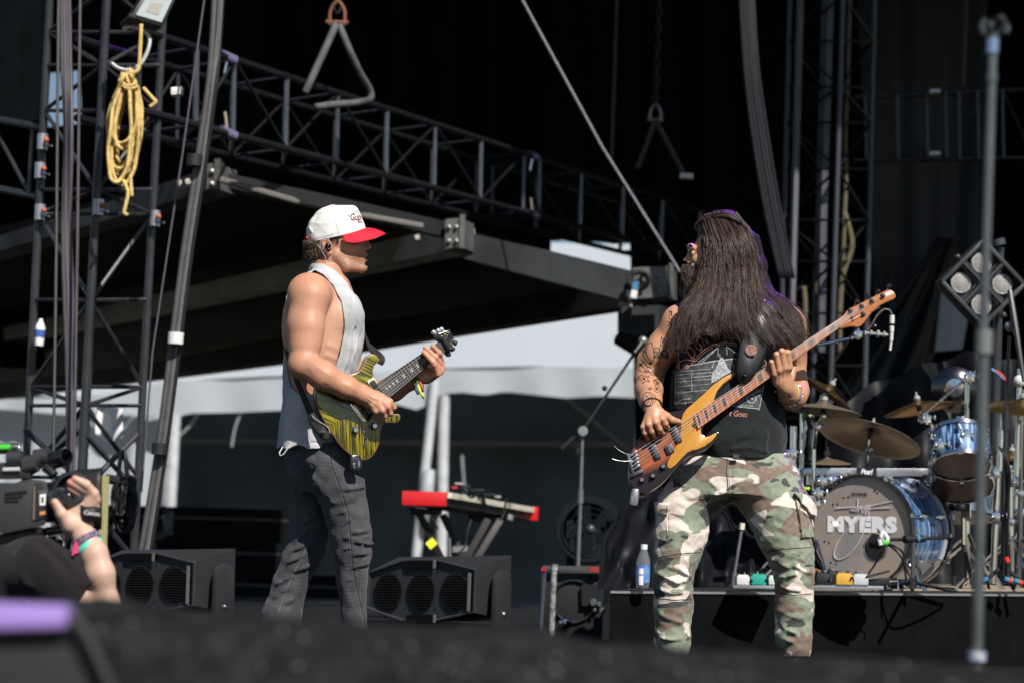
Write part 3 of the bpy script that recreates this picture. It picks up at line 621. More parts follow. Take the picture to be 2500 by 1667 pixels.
# rope coil, floodlight, sheet and bottle on the left tower
ro = thing('rope_coil', 'coiled yellow rope hanging on the left tower', 'rope', P(310, 300, 13.2)); rym = mat('yellow_rope', (.72, .52, .2), rough=.9, var=.5, vscale=45, bump=1.5, bscale=60, var2=(.5, .35, .12))
for i in range(14):
 rg = np.random.default_rng(40 + i); x0, y0 = 300 + rg.uniform(-8, 10), 165 + rg.uniform(0, 25); w, h_ = rg.uniform(24, 52), rg.uniform(85, 135); z = 13.25 - .02 * i; pts = []
 for a in np.linspace(0, 6.283, 17)[:-1]:
  yy = y0 + h_ * (1 - math.cos(a)); pts.append(P(x0 + 12 * (1 - (yy - y0) / (2 * h_)) - 8 * (yy - y0) / (2 * h_) + w * math.sin(a) * (.35 + .65 * ((yy - y0) / (2 * h_)) ** .6) + rg.uniform(-2, 2), yy, z + rg.uniform(-.02, .02)))
 MB().tube([Vector(v) for v in spline(pts, 3, True)], .0115, 7, closed=True).build('loop', rym, ro, 180)
for pts in (((300, 440), (312, 470), (306, 505), (303, 520), (312, 526)), ((318, 430), (320, 460), (322, 480)), ((345, 60), (342, 120), (338, 170), (320, 180)), ((290, 195), (310, 210), (335, 205)), ((292, 205), (315, 218), (338, 212)), ((350, 215), (372, 240), (380, 250), (366, 262))): MB().tube(catmull_path([P(x, y, 13.0) for x, y in pts]), .0115, 7).build('tail', rym, ro, 180)
fl_ = thing('floodlight', 'black floodlight with pale square lens at the top of the left tower', 'floodlight', P(372, 25, 13.0)); q = [P(x, y, 13.0 + dz) for x, y, dz in ((352, -14, 0), (432, -6, .1), (398, 66, .05), (318, 42, -.05))]
nrm = (q[1] - q[0]).cross(q[3] - q[0]).normalized(); nrm = nrm if nrm.y < 0 else -nrm; MB().prism(q, -nrm * .12).build('housing', mat('lamp_black', (.012, .012, .014), rough=.5), fl_, 30, .012)
c = sum(q, Vector()) / 4; MB().prism([c + (p - c) * .78 + nrm * .004 for p in q], nrm * .006).build('lens', mat('pale_lens', (.42, .47, .47), rough=.15, coat=.6), fl_); MB().prism([c + (p - c) * .38 + nrm * .0105 for p in q], nrm * .002).build('emitter', mat('tan_emitter', (.35, .33, .27), rough=.4), fl_)
MB().tube([P(322, 40, 13), P(300, 60, 13.1), P(318, 70, 13.2)], .018, 8).build('bracket', tubeblk, fl_)
tag(tube_obj('looped_cable', [catmull_path([P(x, y, 13.1) for x, y in ((300, 72), (320, 66), (345, 74), (364, 90), (362, 120), (345, 155), (318, 172), (290, 168), (272, 155))])], .012, mat('white_cable', (.6, .62, .62), rough=.4)), 'white looped cable under the floodlight', 'cable')
tag(MB().prism([P(x, y, 13.0) for x, y in ((416, 213), (446, 211), (443, 231), (417, 233))], (0, .06, 0)).build('work_light', mat('cream_lens', (.75, .73, .66), rough=.3), None, 30, .008), 'small cream box light right of the rope coil', 'light')
tag(MB().grid([[P(232 + 68 * u, 992 + 4 * u + (68 + 18 * math.sin(u * 3.1)) * v, 13.9 + .03 * math.sin(u * 5)) for u in np.linspace(0, 1, 9)] for v in np.linspace(0, 1, 7)]).build('paper_sheet', mat('white_paper', (.82, .82, .82), rough=.8), None, 180), 'white sheet hanging in the left tower above the cameraman', 'sheet')
bp_ = thing('bottle', 'white plastic bottle hanging on the left leg of the tower', 'bottle', P(97, 810, 13.7)); MB().lathe([(.0001, -.08), (.03, -.08), (.032, .03), (.02, .06), (.012, .07), (.012, .085), (.0001, .085)], P(97, 812, 13.7), (.05, 0, 1), 14).build('bottle', mat('white_plastic', (.7, .7, .72), rough=.4), bp_); MB().lathe([(.0325, -.03), (.0332, .015)], P(97, 812, 13.7), (.05, 0, 1), 14).build('label', mat('blue_label', (.06, .12, .4), rough=.4), bp_)
# ================================================================== GUITARIST (left performer)
DG = 8.5
def GW(x, y, z): return Vector(toworld([(x, y, z)], DG)[0])
GPXM = S(DG)
skinG = mat('skin_fair', (.5, .3, .21), rough=.5, spec=.4, attr='col', bump=.25, bscale=240)
def skin_col(V, base, red, seed=1):
 n = wob(V[:, 0], V[:, 1], V[:, 2], .05, seed)[:, None] * .5 + wob(V[:, 0], V[:, 1], V[:, 2], .16, seed + 1)[:, None] * .35
 C = np.array(base)[None] * (1 + .06 * n); t = np.clip(.25 + .5 * n, 0, 1); return C * (1 - t * .3) + np.array(red)[None] * t * .3
def blob(V, c, r): return np.exp(-(((V - np.array(c)) / np.array(r)) ** 2).sum(1))

def head(h, cx, cy, fx, k):
 """a head in profile: cranium centre, facing fx (1 right, -1 left), size k"""
 T = lambda x, y, z=0: (cx + fx * k * (x - 813), cy + k * (y - 574), k * z)
 E = lambda c, r, K=6, op='u', R=None: h.put(ell(T(*c), np.array(r) * k, R), K, op)
 Cp = lambda a, b, ra, rb, K: h.put(cap(T(*a), T(*b), ra * k, rb * k), K)
 E((813, 574), (64, 56, 50)); E((850, 606), (42, 52, 38), 16)
 for s in (-1, 1):
  Cp((820, 622, 33 * s), (846, 650, 26 * s), 13, 13, 14); Cp((846, 650, 26 * s), (882, 655, 8 * s), 12, 11, 12); E((868, 603, 26 * s), (17, 12, 13), 12)
 E((884, 653), (12.5, 12, 14), 8); E((879, 630), (15.5, 20, 20), 10)
 for s in (-1, 1): Cp((884, 572, 20 * s), (890, 571, 0), 6.5, 7, 7)
 for s in (-1, 1): E((894, 586, 16 * s), (9, 7.5, 10), 5, 's'); E((884.5, 586, 16 * s), (7.5, 7, 8), 2)
 Cp((890, 580), (899.5, 602), 4.4, 5.6, 6); E((901.5, 603.5), (5.6, 5.2, 6), 3)
 for s in (-1, 1): E((893, 607.5, 6.8 * s), (6.6, 4.6, 4.2), 3); E((896, 612, 4.5 * s), (3.2, 2, 2), 1.5, 's')
 for s in (-1, 1): Cp((894.5, 622), (885, 626, 13 * s), 3.4, 2, 2.5); Cp((894, 635.5), (885, 632, 12 * s), 4.2, 2.4, 2.5)
 E((895, 628.6), (12, 2.7, 11), 1.5, 's'); E((893, 645), (5, 4, 12), 4, 's')
 for s in (-1, 1):  # ears
  R = rotm('Z', -8 * fx)
  E((797, 599, 46 * s), (13, 21, 6), 3, 'u', R); E((801, 600, 52 * s), (7.5, 13, 6), 2.5, 's', R); E((803, 617, 47 * s), (6.5, 6.5, 5), 3); Cp((806, 596, 46 * s), (807, 606, 47 * s), 3, 3, 2.5)
def guitarist():
 person = thing('person', 'man in white and red cap and grey tank top playing a green guitar, facing right', 'person', PZ(800, 0, DG))
 # ---- body
 b = Field((630, 560, -235), (1110, 1668, 205), 2.6, DG)
 tors = [(640, 800, 4, 34, 34), (668, 796, 4, 40, 60), (690, 790, 0, 62, 100), (720, 784, 0, 82, 112), (760, 782, 0, 92, 114), (800, 784, 0, 94, 112), (850, 780, 0, 88, 108),
   (900, 772, 0, 78, 102), (960, 762, 0, 68, 98), (1020, 757, 0, 64, 98), (1080, 759, 0, 58, 92), (1140, 768, 0, 52, 84), (1180, 778, 0, 40, 70)]
 b.put(loft(tors), 8)
 b.put(cap((806, 640, 0), (800, 712, 2), 35, 46), 22)
 for s in (-1, 1): b.put(cap((800, 672, 18 * s), (768, 704, 92 * s), 24, 34), 24)
 b.put(ell((826, 770, -52), (50, 42, 46)), 26); b.put(ell((826, 770, 52), (50, 42, 46)), 26)  # chest
 b.put(ell((722, 800, -74), (34, 80, 40)), 22)  # back muscle
 for y in (842, 868, 893): b.folds([([(800, y, -104), (836, y + 14, -78)], 6, 1.6)])  # ribs
 # near (right) arm
 b.put(ell((754, 716, -126), (52, 50, 46)), 20)
 b.chain([(756, 724, -132), (746, 796, -146), (744, 840, -154), (741, 868, -162)], [48, 43, 37.5, 33], 16)
 b.put(ell((757, 808, -156), (28, 50, 28)), 16)  # biceps
 b.put(ell((728, 796, -146), (25, 54, 28)), 14)  # triceps
 b.put(ell((733, 893, -166), (29, 31, 30)), 14)  # elbow
 b.chain([(740, 888, -170), (790, 918, -186), (846, 945, -174), (886, 963, -158), (905, 972, -152)], [33, 33.5, 27.5, 22, 21], 12, 14)
 b.put(ell((785, 905, -190), (42, 22, 25), rotm('Z', 32)), 14)
 b.folds([([(790, 905, -212), (830, 922, -206), (872, 948, -184), (900, 962, -174)], 2.6, 1.0), ([(765, 830, -186), (758, 870, -192), (775, 896, -212)], 3, 1.0), ([(770, 893, -222), (820, 925, -222), (866, 950, -196)], 4, 1.2), ([(752, 905, -205), (800, 945, -215)], 5, -1.0)])
 # far (left) arm
 b.put(ell((778, 716, 122), (50, 48, 46)), 20)
 b.chain([(782, 724, 128), (826, 830, 118), (862, 926, 84)], [46, 42, 34], 14)
 b.chain([(862, 930, 84), (905, 962, 30), (960, 950, -14), (1012, 926, -36), (1030, 912, -42)], [33, 33, 28, 20, 19], 12)
 # legs inside the jeans, feet inside the shoes
 b.chain([(772, 1130, -46), (836, 1190, -52), (856, 1320, -54), (860, 1430, -44), (868, 1610, -40)], [40, 34, 30, 26, 18], 16)
 b.chain([(768, 1130, 46), (762, 1250, 46), (742, 1345, 44), (708, 1430, 46), (662, 1596, 50)], [40, 32, 28, 26, 18], 16)
 b.chain([(868, 1610, -40), (905, 1632, -46)], [18, 12], 12); b.chain([(662, 1596, 50), (690, 1630, 48)], [18, 12], 12)
 # ---- head, finer
 h = Field((736, 498, -66), (918, 724, 66), 1.6, DG)
 head(h, 813, 574, 1, 1)
 h.chain([(808, 636, 0), (804, 690, 2), (800, 722, 2)], [36, 37.5, 42], 10, 14)
 for s in (-1, 1): h.folds([([(799, 628, 40 * s), (816, 672, 36 * s), (836, 708, 18 * s)], 7, 3.2)])  # neck tendons
 h.put(ell((840, 686, 0), (10, 12, 9)), 8)
 h.disp(lambda x, y, z: wob(x, y, z, .35, 5) * .18)
 # ---- hands, finer
 r = Field((855, 930, -222), (975, 1030, -110), 1.5, DG)
 r.chain([(868, 955, -166), (890, 964, -158), (905, 972, -154)], [24.5, 21.4, 21.4], 8)
 r.put(ell((918, 980, -156), (31, 23, 17), rotm('Z', 30)), 10)
 for p, rr in (([(930, 968, -160), (951, 980, -162), (961, 994, -152), (952, 1006, -140)], [9.5, 8.6, 7.4, 6.2]),
     ([(928, 978, -166), (946, 992, -170), (952, 1008, -160), (941, 1013, -144)], [9.5, 8.8, 7.4, 6.2]),
     ([(922, 986, -168), (933, 1001, -171), (939, 1015, -160), (927, 1015, -146)], [9.5, 8.6, 7.2, 6]),
     ([(910, 990, -166), (918, 1003, -168), (926, 1016, -156), (915, 1016, -144)], [9, 8, 6.6, 5.6]),
     ([(898, 962, -140), (920, 962, -130), (940, 976, -134), (953, 993, -140)], [11, 9, 8, 6])): r.chain(p, rr, 3.2, 7)
 r.folds([([(885, 958, -178), (915, 972, -176), (946, 980, -170)], 2.4, 1.2), ([(886, 966, -179), (912, 982, -176), (934, 998, -175)], 2.4, 1.1), ([(930, 974, -174), (936, 988, -178)], 3, -.9), ([(884, 972, -178), (908, 990, -176)], 2.4, .9)])
 l = Field((990, 825, -125), (1100, 965, 10), 1.5, DG)
 l.chain([(1000, 932, -31), (1012, 926, -36), (1032, 912, -44)], [22.6, 20.6, 20], 8)
 l.put(ell((1050, 908, -50), (27, 22, 15), rotm('Z', -25)), 10); l.put(ell((1040, 922, -56), (18, 15, 13)), 8)
 for p, rr in (([(1060, 900, -46), (1077, 885, -58), (1072, 862, -84), (1056, 845, -92)], [9.5, 8.4, 7.2, 5.6]),
     ([(1062, 906, -52), (1079, 897, -66), (1062, 872, -92), (1038, 849, -98)], [9.5, 8.6, 7.4, 5.6]),
     ([(1062, 912, -58), (1075, 906, -74), (1057, 884, -98), (1034, 860, -103)], [9.5, 8.4, 7.2, 5.4]),
     ([(1054, 920, -62), (1068, 912, -82), (1060, 890, -96), (1049, 895, -90)], [9, 8, 7, 5.6]),
     ([(1036, 912, -40), (1028, 892, -28), (1040, 868, -18)], [11, 9, 7])): l.chain(p, rr, 3.2, 7)
 def colr(V):
  C = skin_col(V, (.50, .262, .168), (.54, .195, .12))
  for c, rr, a in (((733, 893, -180), (24, 24, 40), .5), ((945, 992, -165), (28, 26, 40), .35), ((797, 600, -50), (14, 22, 14), .5), ((1072, 900, -70), (18, 18, 40), .35), ((820, 690, -20), (40, 40, 60), .35), ((905, 604, 0), (9, 9, 12), .4), ((864, 606, -32), (18, 14, 20), .3)):
   w = (blob(V, c, rr) * a)[:, None]; C = C * (1 - w) + np.array((.56, .235, .165)) * w
  g = np.random.default_rng(3).random(len(V))
  jaw = np.clip(blob(V, (862, 640, -30), (40, 22, 40)) * 1.6 + blob(V, (832, 625, -34), (20, 24, 24)) + blob(V, (889, 652, 0), (14, 16, 28)) + blob(V, (895, 617, 0), (8, 4, 12)), 0, 1)
  jaw *= (V[:, 0] > 806) & (V[:, 1] < 674)
  w = (jaw * (.18 + .42 * (g > .5)))[:, None]; C = C * (1 - w) + np.array((.13, .065, .035)) * w
  lip = np.clip(blob(V, (895, 635.5, 0), (6, 4, 13)) + blob(V, (895, 622.5, 0), (5, 3.2, 13)) * .8, 0, 1)[:, None] * .7; C = C * (1 - lip) + np.array((.52, .19, .17)) * lip
  m = (blob(V, (895, 628.6, 0), (12, 2.2, 11)) > .5)[:, None] * .8; C = C * (1 - m) + np.array((.08, .02, .02)) * m
  e = (blob(V, (882, 573, 18), (7, 3, 12)) + blob(V, (882, 573, -18), (7, 3, 12)))[:, None] * .8; e = np.clip(e, 0, .8); C = C * (1 - e) + np.array((.09, .05, .03)) * e
  fr = (g > .99) & (V[:, 1] < 1000); C[fr] *= .8
  hr = (blob(V, (820, 925, -205), (80, 40, 60)) * (g > .7) * .22)[:, None]; C = C * (1 - hr)
  pale = np.clip(blob(V, (815, 830, -90), (48, 110, 60)) * .55, 0, 1)[:, None]; C = C * (1 - pale) + np.array((.62, .40, .29)) * pale
  rd = np.clip(blob(V, (820, 935, -190), (90, 50, 70)) * .4 + blob(V, (752, 690, -150), (60, 26, 60)) * .3, 0, 1)[:, None]; C = C * (1 - rd) + np.array((.55, .235, .135)) * rd
  return C * (1 + .10 * (g[:, None] - .5))
 body, bv = flesh('body', [b, h, r, l], skinG, person, colr, True)
 eye = mat('eye_white', (.75, .72, .68), rough=.2)
 for s in (-1, 1):
  e = MB().ball(GW(885.5, 586, 16 * s), 7.4 / GPXM, 10).build('eye', eye, person, 180)
  MB().lathe([(0.0001, .0006), (3 / GPXM, 0), (3.4 / GPXM, -.0012)], GW(892.6, 586, 16 * s), GW(895, 586, 16 * s) - GW(890, 586, 16 * s), 12).build('iris', mat('iris_brown', (.05, .025, .015), rough=.15), e, 180)
 # ---- tank top
 grey = mat('washed_grey_cotton', (.53, .54, .56), rough=.9, spec=.15, var=.3, vscale=9, bump=.5, bscale=420, sheen=.15)
 t = Field((660, 630, -150), (930, 1118, 150), 1.75, DG)
 sh = [(632, 802, 2, 44, 44), (652, 800, 2, 46, 50), (672, 797, 2, 48, 70), (692, 790, 0, 68, 106), (722, 786, 0, 88, 117), (760, 788, 0, 100, 119), (800, 790, 0, 101, 117), (850, 789, 0, 98, 114), (900, 782, 0, 92, 112),
   (960, 771, 0, 80, 112), (1000, 765, 0, 76, 114), (1040, 760, 0, 76, 117), (1075, 757, 0, 77, 120), (1092, 756, 0, 78, 121)]
 t.put(loft(sh), 4)
 t.put(cap((800, 670, -18), (770, 698, -94), 28, 38), 16); t.put(cap((800, 670, 18), (770, 698, 94), 28, 38), 16); t.put(ell((834, 772, -50), (52, 46, 48)), 22); t.put(ell((834, 772, 50), (52, 46, 48)), 22)
 t.disp(lambda x, y, z: np.clip((y - 900) / 120, 0, 1) * (3.6 * np.sin(np.arctan2(z, x - 765) * 9 + 1.2 * np.sin(y * .02)) + 2.2 * wob(x, y * .35, z, .07, 8)) + .8 * wob(x, y, z, .09, 2))
 t.folds([([(706, 950, -100), (715, 1010, -112), (700, 1085, -110)], 7, 5), ([(738, 962, -112), (742, 1010, -120), (726, 1088, -122)], 7, -5), ([(780, 960, -116), (760, 1020, -124), (752, 1090, -124)], 8, 4.5),
    ([(850, 745, -92), (856, 830, -80), (846, 905, -90)], 6, 4), ([(872, 770, -62), (872, 840, -66), (866, 905, -72)], 6, 3.5), ([(862, 770, -80), (866, 850, -76), (858, 900, -84)], 5, -3), ([(740, 965, -114), (800, 985, -118), (840, 1000, -100)], 7, 3.5), ([(720, 990, -116), (760, 1040, -124), (800, 1052, -116)], 7, 3), ([(716, 985, -112), (708, 1040, -118), (712, 1088, -120)], 5, 4), ([(790, 1000, -118), (786, 1050, -124), (792, 1090, -122)], 7, 5), ([(736, 1000, -118), (776, 1012, -124), (812, 1000, -118)], 5, -3.5), ([(860, 720, -70), (866, 790, -76), (858, 860, -84)], 4, -3), ([(700, 1074, -110), (757, 1080, -126), (830, 1076, -90)], 3, -1.6)])
 t.D = np.maximum(t.D, -(t.D + 3.7))  # a thin shell
 for q, z0, z1 in (([(560, 706), (700, 700), (742, 678), (768, 660), (790, 671), (812, 696), (834, 738), (841, 785), (840, 812), (828, 870), (806, 928), (760, 962), (734, 966), (710, 944), (697, 880), (660, 840), (560, 830)], -400, 24),
      ([(560, 700), (742, 684), (772, 672), (800, 690), (826, 740), (836, 800), (826, 880), (760, 950), (700, 950), (560, 900)], 70, 400),
      ([(560, 400), (1100, 400), (1100, 640), (846, 640), (846, 644), (755, 644), (755, 640), (560, 640)], -400, 400)): t.put(extr(q, z0, z1), 1.5, 's')
 t.put(ell((816, 644, 0), (46, 54, 56)), 3, 's'); t.put(ell((854, 690, 0), (44, 46, 52)), 3, 's')
 tank = flesh('tank_top', [t], grey, person)
 sm = mat('grey_stitch', (.33, .34, .36), rough=.9)
 tube_obj('hem_tape', [[GW(x, y, z) for x, y, z in ((690, 1090, -90), (682, 1104, -96), (684, 1112, -98), (692, 1108, -98), (704, 1092, -98))]], .0022, mat('white_tape', (.7, .7, .7), rough=.8), person)
 # ---- jeans
 den = mat('black_denim', (.044, .045, .051), rough=.85, spec=.2, var=.45, vscale=14, bump=.6, bscale=500, var2=(.085, .086, .095), sheen=.1)
 j = Field((625, 1078, -150), (930, 1672, 150), 2.6, DG)
 j.put(loft([(1080, 762, 0, 66, 104), (1120, 766, 0, 72, 106), (1160, 778, 0, 72, 104), (1200, 782, 0, 46, 92)]), 8)
 j.chain([(800, 1130, -48), (829, 1186, -56), (846, 1251, -58), (856, 1302, -58), (860, 1347, -56), (859, 1411, -50), (864, 1500, -44), (872, 1600, -40)], [70, 60, 53, 50, 46, 37.5, 29, 34], 10, 18)
 j.chain([(768, 1130, 46), (768, 1200, 50), (766, 1270, 50), (746, 1335, 48), (734, 1366, 48), (708, 1427, 50), (688, 1500, 52), (664, 1600, 54)], [62, 52, 46, 46, 44, 42, 47, 56], 10, 18)
 fr, gv = [], []
 for a, bb, w, A in (((836, 1192, -112), (890, 1186, -80), 6, 4), ((800, 1262, -112), (836, 1248, -114), 7, 4), ((812, 1306, -108), (850, 1268, -112), 6, 4.5), ((808, 1318, -104), (846, 1312, -112), 6, 5), ((862, 1298, -108), (902, 1290, -74), 6, 4.5), ((870, 1320, -104), (910, 1326, -66), 6, 7),
      ((812, 1346, -100), (852, 1336, -106), 5, 4), ((866, 1352, -100), (900, 1344, -66), 6, 5), ((816, 1372, -96), (846, 1392, -98), 6, 3.5), ((866, 1384, -94), (896, 1372, -64), 6, 4.5), ((834, 1430, -88), (856, 1412, -90), 5, 3), ((770, 1184, -98), (810, 1226, -112), 8, 3), ((800, 1230, -112), (860, 1216, -108), 8, 2.5),
      ((722, 1282, 4), (768, 1258, 4), 7, 6), ((708, 1322, 4), (752, 1292, 2), 7, 6), ((700, 1345, 6), (742, 1330, 4), 6, 5), ((690, 1376, 8), (740, 1352, 6), 6, 5), ((720, 1392, 6), (776, 1372, 10), 7, 6), ((672, 1424, 14), (712, 1404, 8), 6, 4), ((664, 1456, 14), (700, 1436, 8), 6, 3), ((700, 1470, 6), (744, 1440, 12), 7, 4),
      ((742, 1140, -92), (776, 1180, -104), 9, 3)):
  m_ = ((a[0] + bb[0]) / 2, (a[1] + bb[1]) / 2 + 4, min(a[2], bb[2]) - 4); fr.append(([a, m_, bb], w, A)); o_ = (0, w * 1.5, 0)
  gv.append(([tuple(np.add(a, o_)), tuple(np.add(m_, o_)), tuple(np.add(bb, o_))], w * .8, -A * .75))
 j.folds(fr + gv)
 j.disp(lambda x, y, z: .9 * wob(x, y * 1.4, z, .1, 4) + .5 * wob(x, y * 2, z, .2, 6))
 jeans, jb = flesh('jeans', [j], den, person, None, True)
 st = mat('jeans_seam', (.12, .12, .13), rough=.9); dk = mat('jeans_groove', (.012, .012, .014), rough=.9)
 stroke_print('seam', [[(799, 1092), (809, 1140), (822, 1178), (834, 1210), (847, 1251), (851, 1290), (854, 1325), (860, 1395), (872, 1450), (884, 1503), (888, 1560)], [(765, 1270), (757, 1310), (742, 1350), (716, 1400), (694, 1450), (678, 1500), (668, 1560)]], jb, st, person, 1.5, .0015)
 stroke_print('seam', [[(803, 1092), (812, 1140), (826, 1178), (838, 1210), (850, 1251), (854, 1290), (857, 1325), (863, 1395), (875, 1450), (887, 1503)]], jb, dk, person, 1.8, .001)
 stroke_print('pocket', [[(742, 1128), (768, 1112), (771, 1150), (762, 1172), (748, 1158)], [(745, 1132), (766, 1119)]], jb, st, person, 1.4, .0015)
 # ---- shoes (hidden behind the stage edge, on the floor)
 bt = mat('black_leather_shoe', (.02, .02, .02), rough=.45)
 for a, c in (((868, 1612, -40), (912, 1634, -46)), ((660, 1600, 50), (700, 1632, 48))):
  f = Field((min(a[0], c[0]) - 60, 1570, a[2] - 40), (c[0] + 40, 1650, a[2] + 40), 3.5, DG)
  f.chain([(a[0] - 16, 1624, a[2]), (a[0] + 10, 1620, a[2]), c], [19, 22, 14], 10); f.put(cap(a, (a[0] - 4, 1590, a[2]), 22, 24), 12)
  flesh('shoe', [f], bt, person)
 # ---- cap
 cw = mat('white_cap_cotton', (.74, .73, .69), rough=.85, spec=.2, bump=.35, bscale=300, var=.07, vscale=12)
 cr = mat('red_cap_cloth', (.55, .012, .03), rough=.7, spec=.3, bump=.3, bscale=400)
 c = Field((738, 494, -62), (902, 600, 62), 1.5, DG)
 pf = [(501.5, 806, 862, 18), (504, 798, 868, 29), (509, 786, 873, 37), (518, 773, 878, 44), (530, 763, 883, 49), (545, 753, 889, 53), (560, 748, 894, 55), (575, 748, 897, 56), (600, 750, 900, 57)]
 c.put(loft([(y, (x0 + x1) / 2, 0, (x1 - x0) / 2, z) for y, x0, x1, z in pf]), 3)
 c.folds([([(806, 502, -8), (816, 530, -52), (826, 580, -60)], 3, -1.3), ([(803, 504, 0), (776, 520, -44), (765, 592, -54)], 3, -1.1), ([(806, 502, 8), (816, 530, 52), (826, 580, 60)], 3, -1.3),
    ([(752, 552, -20), (762, 570, -40), (756, 588, -40)], 4, 1.6), ([(784, 560, -56), (800, 572, -58), (786, 584, -56)], 6, 1.4), ([(768, 540, -40), (782, 556, -54)], 5, 1.5)])
 c.disp(lambda x, y, z: wob(x, y, z, .1, 12) * .9 * (x < 818))
 c.put(half((752, 595, 0), (.235, 1, 0), (700, 480, -80), (960, 640, 80)), 2, 's')
 crown, cb = flesh('cap', [c], cw, person, None, True)
 MB().ball(GW(807, 502.5, 0), .0058, 6).build('button', cr, crown, 180)
 rows = []  # brim: starts at the crown, dips at both sides
 for v in np.linspace(0, 1, 9):
  row = []
  for u in np.linspace(-1, 1, 25):
   a = u * 1.5; bx = 829 + 64 * math.cos(a) ** .85 * (1 if abs(u) < 1 else .98); bz = 55 * math.sin(a) * 1.02; by = 576 - 19 * math.cos(a)
   ox = (56 if abs(u) < .55 else 56 * (1 - ((abs(u) - .55) / .45) ** 2 * .93)) * v; drop = 25 * (abs(u) ** 2.2) * v + 15 * v * v * math.cos(a)
   row.append(GW(bx + ox * (1 - .12 * v), by + drop * (1 if abs(u) < .97 else .6) , bz * (1 + .10 * v)))
  rows.append(row)
 br = MB().grid(rows).build('brim', cr, crown, 180)
 so = br.modifiers.new('thick', 'SOLIDIFY'); so.thickness = .0032; so.offset = 0; sb = br.modifiers.new('smooth', 'SUBSURF'); sb.levels = 1; sb.render_levels = 1
 stroke_print('stitching', [[(822, 505), (817, 520), (820, 545), (828, 574)], [(803, 503), (786, 514), (770, 545), (765, 590)], [(755, 586), (790, 578), (826, 569)]], cb, mat('cap_stitch', (.5, .5, .47), rough=.9), crown, 1.0, .0012)
 MB().tube([GW(x, y, z) for x, y, z in ((749, 580, -30), (748, 590, -10), (748, 590, 12), (750, 580, 30))], .004, 6).build('strap', cr, crown)
 ink = mat('dark_red_thread', (.16, .012, .02), rough=.8); blk = mat('black_thread', (.02, .02, .022), rough=.8)
 text_print('lettering', 'Gup', cb, ink, crown, 868, 531, 17, rot=2, sx=.62, shear=.12, off=.0018, offset=.025, step=3)
 text_print('lettering', 'p', cb, mat('red_thread', (.5, .02, .03), rough=.8), crown, 883.5, 532, 13, rot=2, sx=.35, shear=.1, off=.0018, offset=.02, step=3)
 text_print('lettering', 'WESTERN', cb, blk, crown, 879, 543, 3.6, rot=4, sx=.5, off=.0018, offset=.02, step=3)
 stroke_print('lettering', [[(852, 524), (850, 526), (853, 529), (857, 527)], [(866, 522), (872, 514), (875, 520)]], cb, blk, crown, 1.6, .0018)
 # ---- hair below the cap
 hm = mat('brown_hair', (.075, .042, .024), rough=.42, spec=.6, var=.5, vscale=60)
 ha = Field((736, 570, -60), (834, 650, 60), 2.0, DG)
 ha.put(ell((778, 600, 0), (30, 36, 46)), 4); ha.put(ell((766, 602, 0), (22, 30, 36)), 8)
 for s in (-1, 1): ha.put(cap((816, 572, 44 * s), (820, 590, 44 * s), 8, 4), 4)
 ha.disp(lambda x, y, z: 2.6 * wob(x, y, z, .32, 3)); ha.put(half((752, 588, 0), (.235, -1, 0), (700, 480, -80), (960, 640, 80)), 2, 's')
 flesh('hair', [ha], hm, person)
 A = []
 for i in range(420):
  th = math.radians(RNG.uniform(100, 262)); y0 = RNG.uniform(584, 622); x0 = 778 + 31 * math.cos(th); z0 = 46 * math.sin(th)
  L = RNG.uniform(10, 20); ph = RNG.uniform(0, 6.28); am = RNG.uniform(1.5, 3.5); pts = []
  for k in range(9):
   q = k / 8; o = 1 + 3. * q * (1.3 - q); pts.append((x0 + math.cos(th) * 3 * o + am * math.cos(ph + q * 6) * q, y0 + L * q * .8 + am * math.sin(ph + q * 6) * q, z0 + math.sin(th) * 4 * o + am * math.sin(ph + q * 6 + 1) * q))
  A.append(toworld(pts, DG))
 for i in range(120):
  s = -1 if i % 2 else 1; x0, y0 = RNG.uniform(806, 828), RNG.uniform(568, 580); pts = [(x0 + 2 * q * RNG.uniform(-1, 1), y0 + 16 * q, s * (46 + 5 * q * (1 - q) + RNG.uniform(-2, 4))) for q in np.linspace(0, 1, 9)]; A.append(toworld(pts, DG))
 strands('hair_strands', A, .0016, .0006, hm, person)['kind'] = 'stuff'
 # ---- in-ear monitor
 ie = thing('earphone', 'black in-ear monitor with clear cable in the ear below the cap', 'earphone', GW(802, 604, -56))
 MB().ball(GW(801, 601, -53), .0125, 7).ball(GW(803, 609, -53), .008, 6).build('bud', mat('gloss_black', (.008, .008, .008), rough=.12), ie, 180)
 tube_obj('cable', [catmull_path([GW(*q) for q in ((804, 592, -56), (800, 582, -56), (788, 582, -56), (781, 596, -55), (786, 614, -50), (794, 628, -46), (798, 648, -42), (799, 664, -40), (808, 684, -40), (814, 700, -60))])], .0010, mat('clear_cable', (.62, .6, .58), rough=.3), ie)
 # ---- wristband of woven ribbon on the far wrist
 wb = thing('wristband', 'woven festival wristband with loose yellow tail on the fretting wrist', 'wristband', GW(1010, 926, -60))
 for i, (colr_, off, w) in enumerate((((.10, .14, .02), -8, 6), ((.05, .02, .02), 0, 7), ((.06, .11, .10), 7, 6))):
  cx, cy, cz = 1016 + off * .75, 928 - off * .5, -38; ring = []
  for k in range(15):
   a = 2 * math.pi * k / 14; ring.append(GW(cx + 23.5 * math.sin(a) * .52, cy + 23.5 * math.sin(a) * .84, cz + 23.5 * math.cos(a)))
  MB().tube(ring[:-1], w / 2 / GPXM, 6, closed=True).build('band', mat('ribbon_%d' % i, colr_, rough=.8, var=.6, vscale=160, var2=(.25, .28, .03)), wb)
